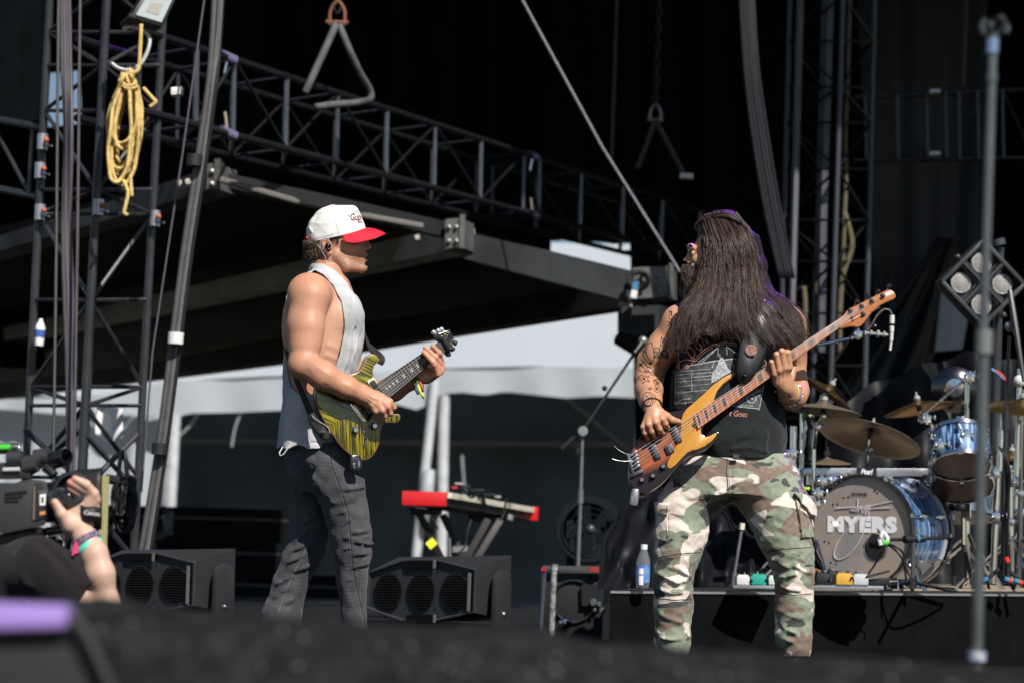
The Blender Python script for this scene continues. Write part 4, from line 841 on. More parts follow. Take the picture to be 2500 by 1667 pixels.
 for pts, colr_ in (([(1020, 935, -68), (1024, 950, -72), (1030, 962, -72), (1036, 972, -70)], (.62, .66, .16)), ([(1018, 934, -68), (1016, 950, -74), (1022, 962, -74)], (.05, .10, .12)), ([(1024, 932, -68), (1030, 942, -72), (1033, 956, -72)], (.35, .10, .04))):
  p_ = [GW(*q) for q in pts]; rows = [[p + Vector((-.005, 0, -.003)), p + Vector((.005, 0, .003))] for p in p_]
  o = MB().grid(rows).build('tail', mat('ribbon_tail_%0.2f' % colr_[0], colr_, rough=.7), wb); o.modifiers.new('thick', 'SOLIDIFY').thickness = .0012
 return person
guitarist()
# ================================================================== GUITAR (green, flamed top)
class Plane:
 """the face of an instrument: pixel columns and rows map to points on a tilted plane"""
 def __init__(s, d0, x0, y0, z0, gx, gy):
  s.a = (d0, x0, y0, z0, gx, gy)
  A, B, C = s.raw(x0, y0), s.raw(x0 + 100, y0), s.raw(x0, y0 + 100)
  s.N = (C - A).cross(B - A).normalized()
  if s.N.y > 0: s.N = -s.N
 def raw(s, x, y):
  d0, x0, y0, z0, gx, gy = s.a; return Vector(toworld([(x, y, z0 + gx * (x - x0) + gy * (y - y0))], d0)[0])
 def __call__(s, x, y, h=0): return s.raw(x, y) + s.N * h
def inset(pl, d):
 A = np.array(pl, float); n = len(A); out = []
 sgn = np.sign(sum(A[i][0] * A[(i + 1) % n][1] - A[(i + 1) % n][0] * A[i][1] for i in range(n)))
 for i in range(n):
  t = A[(i + 1) % n] - A[i - 1]; t /= np.linalg.norm(t) + 1e-9; out.append(A[i] + sgn * d * np.array((-t[1], t[0])))
 return out
def slab(name, pl, outline, h0, h1, m, parent, bevel=2.0, hb=.003):
 """solid with a rounded rim: outline (pixels) on plane pl, top at h0, underside at h1"""
 g = MB(); n = len(outline)
 rings = [(inset(outline, bevel), h0), (inset(outline, bevel * .35), h0 - hb * .3), (outline, h0 - hb), (outline, h1 + hb), (inset(outline, bevel), h1)]
 g.grid([[pl(x, y, h) for x, y in o] for o, h in rings], closed=True)
 g.F.append(tuple(range(n))[::-1]); g.F.append(tuple(range(4 * n, 5 * n)))
 return g.build(name, m, parent, 35)
def loc_attr(o, u, v, c):
 """store along / across coordinates of an instrument for its wood grain"""
 me = o.data; a = me.attributes.new('grain', 'FLOAT_VECTOR', 'POINT'); w = []
 for q in me.vertices:
  p = q.co - c; w += [p.dot(u), p.dot(v), 0]
 a.data.foreach_set('vector', w)
def node_math(nt, op, a, b=None):
 n = nt.nodes.new('ShaderNodeMath'); n.operation = op
 for i, q in enumerate((a, b)):
  if q is None: continue
  if isinstance(q, (int, float)): n.inputs[i].default_value = q
  else: nt.links.new(q, n.inputs[i])
 return n.outputs[0]
def flame_mat():
 m = mat('flamed_green_maple', (.2, .2, .01), rough=.22, coat=.8); nt = m.node_tree; b = nt.nodes['Principled BSDF']; L = nt.links.new
 at = nt.nodes.new('ShaderNodeAttribute'); at.attribute_name = 'grain'; sp = nt.nodes.new('ShaderNodeSeparateXYZ'); L(at.outputs['Vector'], sp.inputs[0])
 u, v = sp.outputs[0], sp.outputs[1]; av = node_math(nt, 'ABSOLUTE', v); w = node_math(nt, 'ADD', u, node_math(nt, 'MULTIPLY', av, .63))
 side = node_math(nt, 'GREATER_THAN', v, 0.)
 cb = nt.nodes.new('ShaderNodeCombineXYZ'); L(node_math(nt, 'MULTIPLY', w, 170.), cb.inputs[0]); L(node_math(nt, 'MULTIPLY', av, 9.), cb.inputs[1]); L(node_math(nt, 'MULTIPLY', side, 7.3), cb.inputs[2])
 nz = nt.nodes.new('ShaderNodeTexNoise'); nz.inputs['Scale'].default_value = 1; nz.inputs['Detail'].default_value = 3; nz.inputs['Distortion'].default_value = .5; L(cb.outputs[0], nz.inputs['Vector'])
 cr = nt.nodes.new('ShaderNodeValToRGB'); e = cr.color_ramp.elements; e[0].position = .43; e[0].color = (.010, .014, .002, 1); e[1].position = .62; e[1].color = (.33, .30, .010, 1)
 q = cr.color_ramp.elements.new(.5); q.color = (.10, .105, .005, 1); L(nz.outputs[0], cr.inputs[0])
 n2 = nt.nodes.new('ShaderNodeTexNoise'); n2.inputs['Scale'].default_value = 14; L(at.outputs['Vector'], n2.inputs['Vector'])
 mx = nt.nodes.new('ShaderNodeMix'); mx.data_type = 'RGBA'; mx.blend_type = 'MULTIPLY'; L(cr.outputs[0], mx.inputs[6]); mx.inputs[7].default_value = (.95, .62, .5, 1); L(node_math(nt, 'MULTIPLY', n2.outputs[0], node_math(nt, 'ADD', node_math(nt, 'MULTIPLY', side, .75), .2)), mx.inputs[0])
 L(mx.outputs[2], b.inputs['Base Color']); return m
CHROME = mat('chrome', (.75, .75, .76), rough=.12, metal=1); BLK = mat('black_plastic', (.012, .012, .013), rough=.4); GOLD = mat('brass_hardware', (.6, .42, .17), rough=.25, metal=1)
STRING = mat('steel_string', (.62, .62, .62), rough=.4, metal=.6); ROSE = mat('dark_fingerboard', (.018, .011, .009), rough=.5)
def fret_at(a, b, n, N): # position along the scale, 0 at nut (b) .. to fret n of a board with N frets ending at a
 return (1 - 2 ** (-n / 12)) / (1 - 2 ** (-(N + .35) / 12))
def lerp2(a, b, t): return (a[0] + (b[0] - a[0]) * t, a[1] + (b[1] - a[1]) * t)
def transmitter(parent, pl, c, ang, w, h, m, hz):
 """small wireless pack plugged into the body: rounded slab with a marked window"""
 ca, sa = math.cos(math.radians(ang)), math.sin(math.radians(ang)); o = []
 for k in range(28):
  a = 2 * math.pi * k / 28; x = math.copysign(abs(math.cos(a)) ** .45, math.cos(a)) * w; y = math.copysign(abs(math.sin(a)) ** .6, math.sin(a)) * h; o.append((c[0] + x * ca - y * sa, c[1] + x * sa + y * ca))
 t = slab('transmitter', pl, o, hz, hz - .02, m, parent, 3, .005); wm = mat('pack_print', (.5, .5, .52), rough=.5)
 def L(x, y): return pl(c[0] + x * ca - y * sa, c[1] + x * sa + y * ca, hz + .0008)
 fr = [[(-.1, -.5), (.45, -.5), (.45, .55), (.1, .55)]] + [[(.25, -.1 + i * .12), (.6, -.1 + i * .12)] for i in range(5)]
 mb = MB()
 for q in fr: mb.tube([L(x * w, y * h) for x, y in q], .0005, 4)
 mb.build('marking', wm, t); U = (L(0, -h * .1) - L(0, 0)).normalized(); V_ = (L(-w * .1, 0) - L(0, 0)).normalized()
 text_flat('lettering', 'X', wm, t, L(-w * .42, h * .1), U, V_, .008)
 text_flat('lettering', 'vive', wm, t, L(-w * .45, h * .45), U, V_, .0045); return t
def green_guitar():
 g = thing('electric_guitar', 'glossy green flame-topped electric guitar with orange edge and dark neck', 'guitar', GW(840, 1010, -130))
 pl = Plane(DG, 850, 1000, -140, .36, 0)
 out = [(903.8, 866.5), (909, 864), (915, 865), (922, 870), (926.5, 877), (924, 883), (917, 889), (912.5, 897), (911, 908), (915, 922), (921, 933.6), (935, 950), (948, 967), (944, 985), (946, 1003), (955, 1006.5), (966, 1010), (972, 1009.5), (977, 1013), (977, 1021), (972, 1028), (964, 1031), (949, 1030), (938, 1034), (931.5, 1044), (930, 1055), (928.7, 1066.6),
   (923, 1089.5), (913, 1107), (903, 1117), (892, 1121.5), (879, 1121.5), (868, 1117), (858, 1110.6), (833, 1087.6), (814, 1061), (795, 1032), (779.5, 1001.5), (773.5, 980), (771, 960), (772, 944), (776.6, 930), (785, 921), (800, 915), (820, 914), (840, 914.5), (855, 913.5), (868, 910), (879, 904), (888.5, 887), (896, 872)]
 out = [tuple(p) for p in spline(out, 3, True)]
 teal = mat('teal_lacquer', (.006, .022, .026), rough=.12, coat=1); top = flame_mat(); bind = mat('natural_maple_edge', (.42, .19, .085), rough=.35, var=.3, vscale=90)
 slab('body', pl, out, -.011, -.046, teal, g, 2.5, .008)
 slab('binding', pl, out, -.001, -.011, bind, g, 1.0, .0018)
 m = MB(); rr = [(inset(out, 1.8), -.0008), (inset(out, 2.2), .0002), (inset(out, 2.8), .0005)]; m.grid([[pl(x, y, h) for x, y in o] for o, h in rr], closed=True); n = len(out); m.F.append(tuple(range(2 * n, 3 * n)))
 t = m.build('top', top, g, 60); uu = (pl(863.6, 1001.5) - pl(804, 1043.6)).normalized(); vv = uu.cross(pl.N).normalized(); vv = vv if vv.z < 0 else -vv
 loc_attr(t, uu, vv, pl(830, 1025))
 # neck and fingerboard
 A0, A1, B0, B1 = (914, 939), (944.5, 972), (1072, 834), (1086, 858.5)
 nk = MB(); rows = []
 for q in np.linspace(0, 1, 12):
  a, b = lerp2(A0, B0, q), lerp2(A1, B1, q); pa, pb = pl(*a, .0045), pl(*b, .0045); wv = (pb - pa); cx = (pa + pb) / 2; dpt = .022 + .004 * (1 - q); r = []
  for k in range(11):
   an = math.pi * k / 10; r.append(cx - wv * .5 * math.cos(an) - pl.N * dpt * math.sin(an) ** .8)
  rows.append(r)
 nk.grid(rows); nk.build('neck', mat('neck_mahogany', (.07, .022, .012), rough=.3, coat=.5, var=.3, vscale=40), g, 180)
 fb = MB().prism([pl(*A0, .0042), pl(*B0, .0042), pl(*B1, .0042), pl(*A1, .0042)], pl.N * .005).build('fingerboard', ROSE, g)
 for i in range(1, 25):
  q = 1 - fret_at(0, 0, i, 24); a, b = lerp2(A0, B0, q), lerp2(A1, B1, q); MB().tube([pl(*a, .0094), pl(*b, .0094)], .0008, 5).build('fret', STRING, fb)
 pearl = mat('pearl_inlay', (.75, .72, .6), rough=.25)
 for i in (3, 5, 7, 9, 12, 15, 17, 19, 21):  # bird shaped inlays
  q = 1 - (fret_at(0, 0, i, 24) + fret_at(0, 0, i - 1, 24)) / 2; c = lerp2(lerp2(A0, B0, q), lerp2(A1, B1, q), .52); k = .55 + .5 * q; mb = MB()
  for sh in ([(-9, -6), (-1, -2), (0, 2), (-4, 0)], [(0, -9), (3, -1), (0, 3), (-1.5, -1)], [(-1, -2), (7, 6), (3, 8), (-1, 2)], [(5, 2), (10, 1), (6, 6)]):
   mb.poly([pl(c[0] + x * k * .62, c[1] + y * k * .8, .0096) for x, y in sh])
  mb.build('inlay', pearl, fb)
 # bridge, pickups, controls
 def bx(name, c, ux, w, h, z0, z1, m, par=None):
  a = math.radians(ux); o = [(c[0] + x * math.cos(a) - y * math.sin(a), c[1] + x * math.sin(a) + y * math.cos(a)) for x, y in ((-w, -h), (w, -h), (w, h), (-w, h))]
  return MB().prism([pl(*q, z0) for q in o], pl.N * (z1 - z0)).build(name, m, par or g, 40, .0008)
 br = bx('bridge', (874, 1004), 57, 26, 7.5, .001, .006, CHROME)
 for i in range(6): bx('saddle', (874 + (i - 2.5) * 3.9 - 1, 1004 + (i - 2.5) * 6.1), 57, 2.4, 5.2, .006, .013, mat('nickel', (.6, .58, .55), rough=.3, metal=1), br)
 bx('tremolo_end', (886, 1024), 57, 6, 3, .006, .012, CHROME, br)
 for c in ((893, 980), (918, 948)):
  rg = bx('pickup_ring', c, 57, 27, 9.5, .0005, .006, mat('cream_plastic', (.62, .6, .52), rough=.4)); bx('pickup', c, 57, 22, 6.5, .004, .012, BLK, rg)
  for i in (-24.5, 24.5): bx('screw', (c[0] + i * .545, c[1] + i * .838), 57, 1.2, 1.2, .006, .0072, CHROME, rg)
 for c in ((866, 1049.5), (912, 1039.5)):
  k = MB().lathe([(9.6, 0), (9.6, .004), (8.2, .005), (7.2, .016), (6.2, .0185), (0.01, .0185)] and [(.0150, .001), (.0150, .004), (.0122, .0055), (.0108, .016), (.0095, .0182), (.00001, .0184)], pl(*c), pl.N, 20).build('knob', mat('clear_black_knob', (.02, .02, .028), rough=.12, coat=1), g, 40)
  MB().lathe([(.008, .0186), (.00001, .0188)], pl(*c), pl.N, 16).build('knob_cap', mat('silver_cap', (.55, .55, .62), rough=.25, metal=1), k)
  for i in range(10):
   a = 2 * math.pi * i / 10; q = pl(*c, .0045); U = pl.N.orthogonal().normalized(); W = pl.N.cross(U); MB().ball(q + (U * math.cos(a) + W * math.sin(a)) * .0134, .0011, 4).build('number_mark', mat('white_paint', (.8, .8, .8), rough=.5), k)
 tg = MB().lathe([(.006, .001), (.006, .004), (.004, .005), (.003, .010)], pl(893, 1068), pl.N, 12).tube([pl(893, 1068, .008), pl(889, 1078, .022)], [.0015, .0028], 8).ball(pl(889, 1078.5, .022), .0035, 6).build('switch', CHROME, g)
 MB().lathe([(.0035, .001), (.003, .003), (.0001, .0034)], pl(887, 1053), pl.N, 12).build('screw', CHROME, g)
 transmitter(g, pl, (868, 1129), -6, 14, 20, mat('pack_black', (.012, .012, .015), rough=.3, coat=.3), .012)
 # headstock
 hs = [(1071, 834), (1064, 828), (1060, 818), (1072, 814), (1098, 804.5), (1103, 812), (1107, 824), (1112, 835), (1106, 842), (1101, 852), (1095, 868), (1088, 866), (1086, 859)]
 hd = slab('headstock', pl, [tuple(p) for p in hs], -.001, -.016, mat('black_gloss_headstock', (.01, .01, .012), rough=.15, coat=.6), g, 1.2, .002)
 for c, d in (((1078, 822), (-15, -11)), ((1086, 818), (-12, -11)), ((1094, 813), (-12, -9)), ((1097, 850), (2, 14)), ((1102, 841), (7, 10)), ((1106, 832), (9, 4))):
  MB().lathe([(.0045, 0), (.0045, .003), (.0028, .004), (.0028, .012), (.0034, .013), (.0001, .0135)], pl(*c, -.001), pl.N, 12).build('tuner_post', GOLD, hd)
  e = (c[0] + d[0], c[1] + d[1]); silver = d[1] < 0
  MB().tube([pl(*c, -.020), pl(c[0] + d[0] * .7, c[1] + d[1] * .7, -.020)], .003, 8).build('tuner_shaft', CHROME, hd)
  a_ = (pl(*e, -.020) - pl(*c, -.020)).normalized(); MB().lathe([(.0001, -.010), (.007, -.009), (.0105, 0), (.009, .007), (.0001, .009)], pl(*e, -.020), a_, 10).build('tuner_key', mat('satin_key', (.62, .64, .68), rough=.3, metal=.6) if silver else mat('dark_blue_key', (.02, .03, .05), rough=.2), hd)
 wr = MB().tube([pl(1068, 826, .010), pl(1078, 829, .016), (pl(1088, 846, .017)), pl(1093, 862, .010)], [.008, .0105, .0105, .008], 10).build('fret_wrap', mat('fleece_black', (.018, .014, .014), rough=.95, bump=.8, bscale=300), g, 180)
 for i in range(6):
  t_ = (i + .7) / 6.4; a = lerp2((863 + 1, 987), (886, 1021), i / 5); b = lerp2(B0, B1, t_); post = ((1078, 822), (1086, 818), (1094, 813), (1106, 832), (1102, 841), (1097, 850))[i]
  MB().tube([pl(*a, .0135), pl(*b, .0125), pl(*post, .008)], .00075 if i < 3 else .0005, 5).build('string', STRING, g)
 # strap: from the lower strap button up behind the arm and over to the horn
 st = mat('black_webbing', (.012, .012, .013), rough=.75, bump=.6, bscale=350)
 def band(name, pts, w, m, par):
  p = catmull_path([GW(*q[:3]) for q in pts], 6); ws = [q[3] for q in pts]; rows = []; n = len(p)
  for i, c in enumerate(p):
   t = (p[min(i + 1, n - 1)] - p[max(i - 1, 0)]).normalized(); ww = np.interp(i / (n - 1), np.linspace(0, 1, len(ws)), ws) / GPXM; q = np.interp(i / (n - 1), np.linspace(0, 1, len(pts)), [a[4] for a in pts])
   nn = Vector((math.sin(math.radians(q)), -math.cos(math.radians(q)), 0)); s = t.cross(nn).normalized(); rows.append([c - s * ww, c - s * ww * .5 + nn * .001, c + s * ww * .5 + nn * .001, c + s * ww])
  o = MB().grid(rows).build(name, m, par, 180); o.modifiers.new('thick', 'SOLIDIFY').thickness = .003; return o
 band('strap', [(803, 1066, -182, 9, 20), (790, 1058, -186, 11, 0), (768, 1030, -176, 12, -10), (758, 1008, -158, 9, -20), (738, 960, -140, 8, -40), (722, 925, -122, 8, -50), (706, 882, -100, 8, -60), (694, 850, -70, 8, -80), (690, 800, -20, 9, -100), (706, 740, 40, 9, -120), (752, 680, 96, 9, -150)], 9, st, g)
 band('strap', [(800, 672, 108, 9, 150), (846, 716, 100, 9, 130), (876, 786, 66, 9, 100), (894, 818, 10, 10, 60), (902, 838, -40, 10, 30), (914, 858, -86, 10, 10), (928, 876, -104, 12, 0), (924, 888, -104, 10, 0)], 9, st, g)
 MB().tube(catmull_path([GW(*q) for q in ((761, 1012, -168), (768, 1020, -180), (786, 1032, -186), (802, 1044, -186), (805, 1056, -186))]), .0014, 5).build('strap_tie', mat('pale_cord', (.4, .4, .36), rough=.8), g)
 MB().lathe([(.004, 0), (.004, .006), (.0085, .007), (.0085, .010), (.0001, .0125)], GW(792, 1053, -189), Vector((-.5, -.85, .1)), 14).build('strap_button', mat('steel_button', (.6, .56, .5), rough=.25, metal=1), g)
green_guitar()
# ================================================================== BASSIST (right performer)
DB = 8.9
def BW(x, y, z): return Vector(toworld([(x, y, z)], DB)[0])
def camo_mat():
 m = mat('camouflage_cotton', (.2, .22, .15), rough=.9, spec=.12, bump=.6, bscale=420, sheen=.1); nt = m.node_tree; b = nt.nodes['Principled BSDF']; L = nt.links.new
 tc = nt.nodes.new('ShaderNodeTexCoord'); cur = None
 def noise(off, sc, dist=.55):
  mp = nt.nodes.new('ShaderNodeMapping'); mp.inputs['Location'].default_value = off; mp.inputs['Rotation'].default_value = (0, math.radians(9), 0); mp.inputs['Scale'].default_value = (sc * .62, sc * .8, sc * 1.25); L(tc.outputs['Object'], mp.inputs[0])
  n = nt.nodes.new('ShaderNodeTexNoise'); n.inputs['Scale'].default_value = 1; n.inputs['Detail'].default_value = 1.6; n.inputs['Roughness'].default_value = .42; n.inputs['Distortion'].default_value = dist; L(mp.outputs[0], n.inputs['Vector']); return n.outputs[0]
 def layer(prev, n, lo, col):
  s = nt.nodes.new('ShaderNodeMapRange'); s.inputs[1].default_value = lo; s.inputs[2].default_value = lo + .012; L(n, s.inputs[0])
  x = nt.nodes.new('ShaderNodeMix'); x.data_type = 'RGBA'; L(s.outputs[0], x.inputs[0])
  if isinstance(prev, tuple): x.inputs[6].default_value = (*prev, 1)
  else: L(prev, x.inputs[6])
  x.inputs[7].default_value = (*col, 1); return x.outputs[2]
 cur = layer((.25, .285, .215), noise((3.1, 0, 7.7), 10.5), .535, (.22, .165, .13))
 cur = layer(cur, noise((9.3, 4, 1.2), 11.5, .8), .575, (.075, .077, .077))
 cur = layer(cur, noise((5.5, 8, 3.4), 10, .7), .565, (.72, .635, .56))
 # faded weave
 nz = nt.nodes.new('ShaderNodeTexNoise'); nz.inputs['Scale'].default_value = 60; nz.inputs['Detail'].default_value = 8; L(tc.outputs['Object'], nz.inputs['Vector'])
 mx = nt.nodes.new('ShaderNodeMix'); mx.data_type = 'RGBA'; mx.blend_type = 'SOFT_LIGHT'; mx.inputs[0].default_value = .55; L(cur, mx.inputs[6]); L(nz.outputs[0], mx.inputs[7]); L(mx.outputs[2], b.inputs['Base Color'])
 return m
def bassist():
 person = thing('person', 'long-haired bearded man in camouflage trousers and black sleeveless shirt playing a bass', 'person', PZ(1790, 0, DB))
 skin = mat('skin_tanned', (.5, .29, .19), rough=.42, spec=.45, attr='col', bump=.2, bscale=240)
 b = Field((1535, 690, -200), (1985, 1680, 170), 2.8, DB)
 b.put(loft([(716, 1768, 8, 40, 42), (740, 1772, 10, 52, 50), (760, 1780, 12, 92, 64), (785, 1784, 10, 124, 80), (830, 1782, 4, 126, 92), (920, 1778, 0, 122, 92), (1000, 1778, 0, 122, 96), (1060, 1790, 0, 116, 96), (1120, 1800, 0, 108, 90), (1190, 1796, 0, 100, 70)]), 10)
 for s, x in ((-1, 1660), (1, 1918)): b.put(cap((1778, 742, 14), (x, 786, 6), 34, 42), 24); b.put(ell((x - 4 * s, 800, 0), (44, 50, 46)), 18)
 # right arm (picked hand), foreshortened forearm coming forward
 b.chain([(1658, 800, -4), (1622, 846, 10), (1592, 886, 16), (1584, 926, 2)], [43, 39, 36, 33.5], 16)
 b.put(ell((1608, 862, -10), (33, 44, 32), rotm('Z', 30)), 12)
 b.chain([(1583, 928, 0), (1584, 952, -56), (1588, 976, -104), (1594, 1000, -148)], [33, 33, 27, 21], 12, 14)
 # left arm (fretting hand)
 b.chain([(1924, 800, 4), (1930, 870, 16), (1942, 950, 8)], [43, 37, 31], 14); b.put(ell((1934, 836, -4), (34, 52, 34)), 14)
 b.chain([(1944, 956, 6), (1938, 964, -34), (1924, 957, -78), (1919, 946, -92)], [31, 31.5, 24, 21], 12)
 # legs inside the trousers
 b.chain([(1735, 1170, -8), (1668, 1240, -16), (1652, 1350, -24), (1642, 1470, -16), (1642, 1630, -10)], [60, 50, 40, 32, 22], 16)
 b.chain([(1850, 1170, -8), (1900, 1240, -16), (1930, 1350, -24), (1940, 1470, -16), (1938, 1630, -10)], [60, 50, 40, 32, 22], 16)
 for x, dx in ((1642, -16), (1938, 16)): b.chain([(x, 1630, -10), (x + dx, 1644, -70)], [20, 14], 12)
 h = Field((1655, 536, -72), (1838, 760, 72), 1.8, DB); head(h, 1763, 606, -1, 1.0)
 h.chain([(1766, 668, 2), (1770, 720, 8), (1772, 758, 10)], [38, 42, 50], 10, 14)
 r = Field((1555, 968, -205), (1672, 1085, -118), 1.5, DB)
 r.chain([(1590, 985, -122), (1594, 1000, -150)], [24, 21], 8)
 r.put(ell((1600, 1014, -164), (25, 24, 15), rotm('Z', 20)), 9)
 for p, rr in (([(1610, 1006, -160), (1627, 1015, -160), (1642, 1025, -156), (1657, 1028, -150)], [10.5, 9.6, 8.2, 6.4]),
     ([(1608, 1012, -168), (1617, 1022, -180), (1624, 1033, -176), (1630, 1043, -160)], [9, 8.8, 7.6, 6]),
     ([(1596, 1012, -172), (1601, 1030, -184), (1610, 1046, -178), (1618, 1057, -160)], [9, 8.8, 7.4, 6]),
     ([(1586, 1016, -170), (1584, 1036, -183), (1590, 1052, -178), (1597, 1065, -160)], [9, 8.4, 7.2, 5.8]),
     ([(1580, 1020, -166), (1571, 1042, -176), (1574, 1056, -174), (1581, 1070, -158)], [8.6, 7.8, 6.6, 5.4])): r.chain(p, rr, 3.2, 7)
 r.folds([([(1594, 998, -168), (1610, 1012, -180)], 2.4, 1), ([(1592, 1000, -170), (1596, 1016, -181)], 2.4, 1), ([(1588, 1000, -168), (1586, 1018, -180)], 2.4, 1)])
 l = Field((1862, 838, -150), (1960, 992, -60), 1.5, DB)
 l.chain([(1930, 960, -62), (1919, 946, -92)], [26, 21], 8); l.put(ell((1909, 924, -104), (25, 29, 16), rotm('Z', -22)), 9)
 for p, rr in (([(1920, 912, -108), (1927, 896, -118), (1923, 861, -128), (1914, 866, -108)], [9.5, 9, 7.8, 6]),
     ([(1912, 912, -110), (1915, 897, -122), (1909, 858, -132), (1900, 866, -110)], [9.5, 9.2, 8, 6]),
     ([(1904, 916, -110), (1903, 903, -122), (1896, 866, -130), (1888, 876, -112)], [9.4, 9, 7.8, 6]),
     ([(1898, 922, -108), (1892, 912, -118), (1884, 884, -124), (1878, 893, -110)], [9, 8.2, 6.8, 5.4]),
     ([(1928, 930, -90), (1936, 900, -76), (1934, 872, -66)], [11, 9.6, 7.6])): l.chain(p, rr, 3.2, 7)
 l.folds([([(1922, 936, -112), (1926, 900, -126)], 2.6, 1), ([(1914, 938, -116), (1914, 900, -128)], 2.6, 1.2), ([(1906, 938, -116), (1903, 906, -128)], 2.6, 1.1)])
 l.lo[2] -= 9
 def colr(V):
  C = skin_col(V, (.50, .265, .155), (.52, .2, .115), 21)
  for c, rr, a in (((1612, 1034, -170), (40, 30, 40), .3), ((1905, 900, -110), (34, 30, 40), .25), ((1669, 635, 0), (10, 10, 12), .35), ((1590, 940, -60), (26, 30, 50), .25)):
   w = (blob(V, c, rr) * a)[:, None]; C = C * (1 - w) + np.array((.55, .22, .14)) * w
  g = np.random.default_rng(8).random(len(V)); e = np.clip(blob(V, (1694, 592, -18), (9, 3, 12)) + blob(V, (1694, 592, 18), (9, 3, 12)), 0, .8)[:, None]; C = C * (1 - e) + np.array((.05, .03, .02)) * e
  hr = (blob(V, (1580, 940, -90), (60, 60, 60)) * (g > .75) * .2)[:, None]; return C * (1 - hr) * (1 + .09 * (g[:, None] - .5))
 body, bv = flesh('body', [b, h, r, l], skin, person, colr, True)
 # nails
 # ---- tattoos, line work laid on the arm
 ink = mat('tattoo_ink', (.022, .022, .026), rough=.6); q = lambda *p: [(1500 + x / 2.529, 480 + y / 2.529) for x, y in p]
 L = [q((285, 900), (292, 865), (300, 900), (306, 870), (312, 905), (318, 935), (300, 950)), q((276, 960), (285, 905)), q((268, 930), (240, 938), (248, 958), (245, 975), (262, 990), (282, 962), (268, 930)), q((250, 944), (272, 962)), q((246, 958), (270, 968)), q((252, 976), (272, 972)),
   q((312, 935), (330, 890), (352, 876)), q((318, 938), (340, 905), (356, 900)), q((318, 945), (345, 925), (356, 925)), (q((300, 950), (318, 955), (330, 972), (322, 990), (300, 985), (290, 970), (300, 950)), 5), q((245, 995), (265, 985), (280, 1000), (300, 990), (325, 1000), (332, 980)), (q((290, 968), (312, 975), (326, 985)), 4),
   q((230, 902), (205, 910), (185, 940), (178, 975), (190, 1000), (215, 1030), (238, 1020), (245, 985), (240, 940), (230, 902)), q((200, 925), (196, 960), (215, 1000), (232, 1010)), q((345, 720), (335, 745), (350, 760), (340, 790), (326, 800)), q((330, 770), (345, 790), (330, 830), (318, 870)), q((345, 770), (352, 800)), (q((338, 715), (352, 712), (354, 740)), 4),
   q((262, 1025), (275, 1018), (288, 1026), (286, 1042), (270, 1046), (262, 1035), (262, 1025)), (q((272, 1030), (278, 1036)), 4), q((165, 1000), (178, 1020), (160, 1035), (150, 1060)), q((175, 1010), (200, 1045), (225, 1055), (240, 1080)), q((148, 1065), (175, 1080), (205, 1075), (235, 1100), (260, 1090), (276, 1110)), q((160, 1040), (190, 1060), (190, 1090)), q((205, 1050), (215, 1080), (240, 1085)),
   q((150, 1110), (170, 1100), (190, 1112), (212, 1106), (205, 1125), (218, 1140), (190, 1138), (175, 1150), (168, 1130), (148, 1122), (150, 1110)), (q((176, 1120), (190, 1126)), 5), q((240, 1135), (262, 1125), (280, 1140), (276, 1165), (284, 1190), (262, 1205), (246, 1190), (255, 1165), (240, 1135)), q((252, 1150), (268, 1165), (262, 1190)), (q((262, 1140), (270, 1156)), 6), (q((256, 1180), (270, 1190)), 6),
   q((175, 1250), (182, 1215), (215, 1205), (250, 1225), (255, 1250), (230, 1285), (200, 1295), (180, 1280), (175, 1250)), q((190, 1225), (212, 1240), (205, 1280)), q((215, 1212), (230, 1240), (222, 1282)), q((235, 1222), (242, 1245), (232, 1275)), (q((178, 1270), (200, 1290), (228, 1284)), 4), q((255, 1245), (275, 1260), (285, 1285)), q((160, 960), (176, 950), (196, 965)), (q((154, 1030), (172, 1044)), 5), (q((215, 1018), (232, 1030)), 5), q((285, 1060), (262, 1080), (280, 1095))]
 stroke_print('tattoo', [(spline(a[0], 4), a[1] * .8) if isinstance(a, tuple) else (spline(a, 4), 1.35) for a in L], bv, ink, body, 1.5, .0012, 6)
 for k, c in enumerate(((1613, 869, 20, 13), (1588, 948, 15, 9), (1600, 928, 14, 8), (1578, 906, 15, 9), (1590, 972, 13, 8))):  # shaded fills
  rg = np.random.default_rng(k); poly_print('tattoo', [[(c[0] + c[2] * .45 * math.cos(a) * rg.uniform(.5, 1.1), c[1] + c[3] * .55 * math.sin(a) * rg.uniform(.5, 1.1)) for a in np.linspace(0, 6.2, 11)]], bv, mat('tattoo_shade', (.17, .10, .075), rough=.55), body, .0009, 4)
 # ---- shirt
 blk = mat('black_tee_cotton', (.012, .014, .016), rough=.9, spec=.15, bump=.5, bscale=420, var=.5, vscale=10, var2=(.022, .026, .028), sheen=.12)
 t = Field((1620, 735, -150), (1945, 1135, 150), 2.3, DB)
 t.put(loft([(738, 1774, 12, 46, 46), (756, 1780, 14, 88, 68), (775, 1784, 12, 122, 84), (800, 1784, 8, 136, 98), (850, 1780, 4, 134, 108), (920, 1776, 0, 138, 112), (1000, 1774, 0, 140, 114), (1060, 1786, 0, 134, 114), (1100, 1802, 0, 116, 110), (1116, 1806, 0, 112, 108)]), 5)
 for x in (1668, 1908): t.put(cap((1778, 748, 14), (x, 784, 6), 37, 45), 20)
 for s, x in ((-1, 1640), (1, 1932)): t.put(extr([(x, 700), (x + 60 * s, 700), (x + 60 * s, 930), (x - 10 * s, 900), (x - 14 * s, 820)], -200, 200), 3, 's')
 t.disp(lambda x, y, z: 2.2 * wob(x, y * .5, z, .045, 3) * np.clip((y - 900) / 150, 0, 1) + .8 * wob(x, y, z, .1, 5))
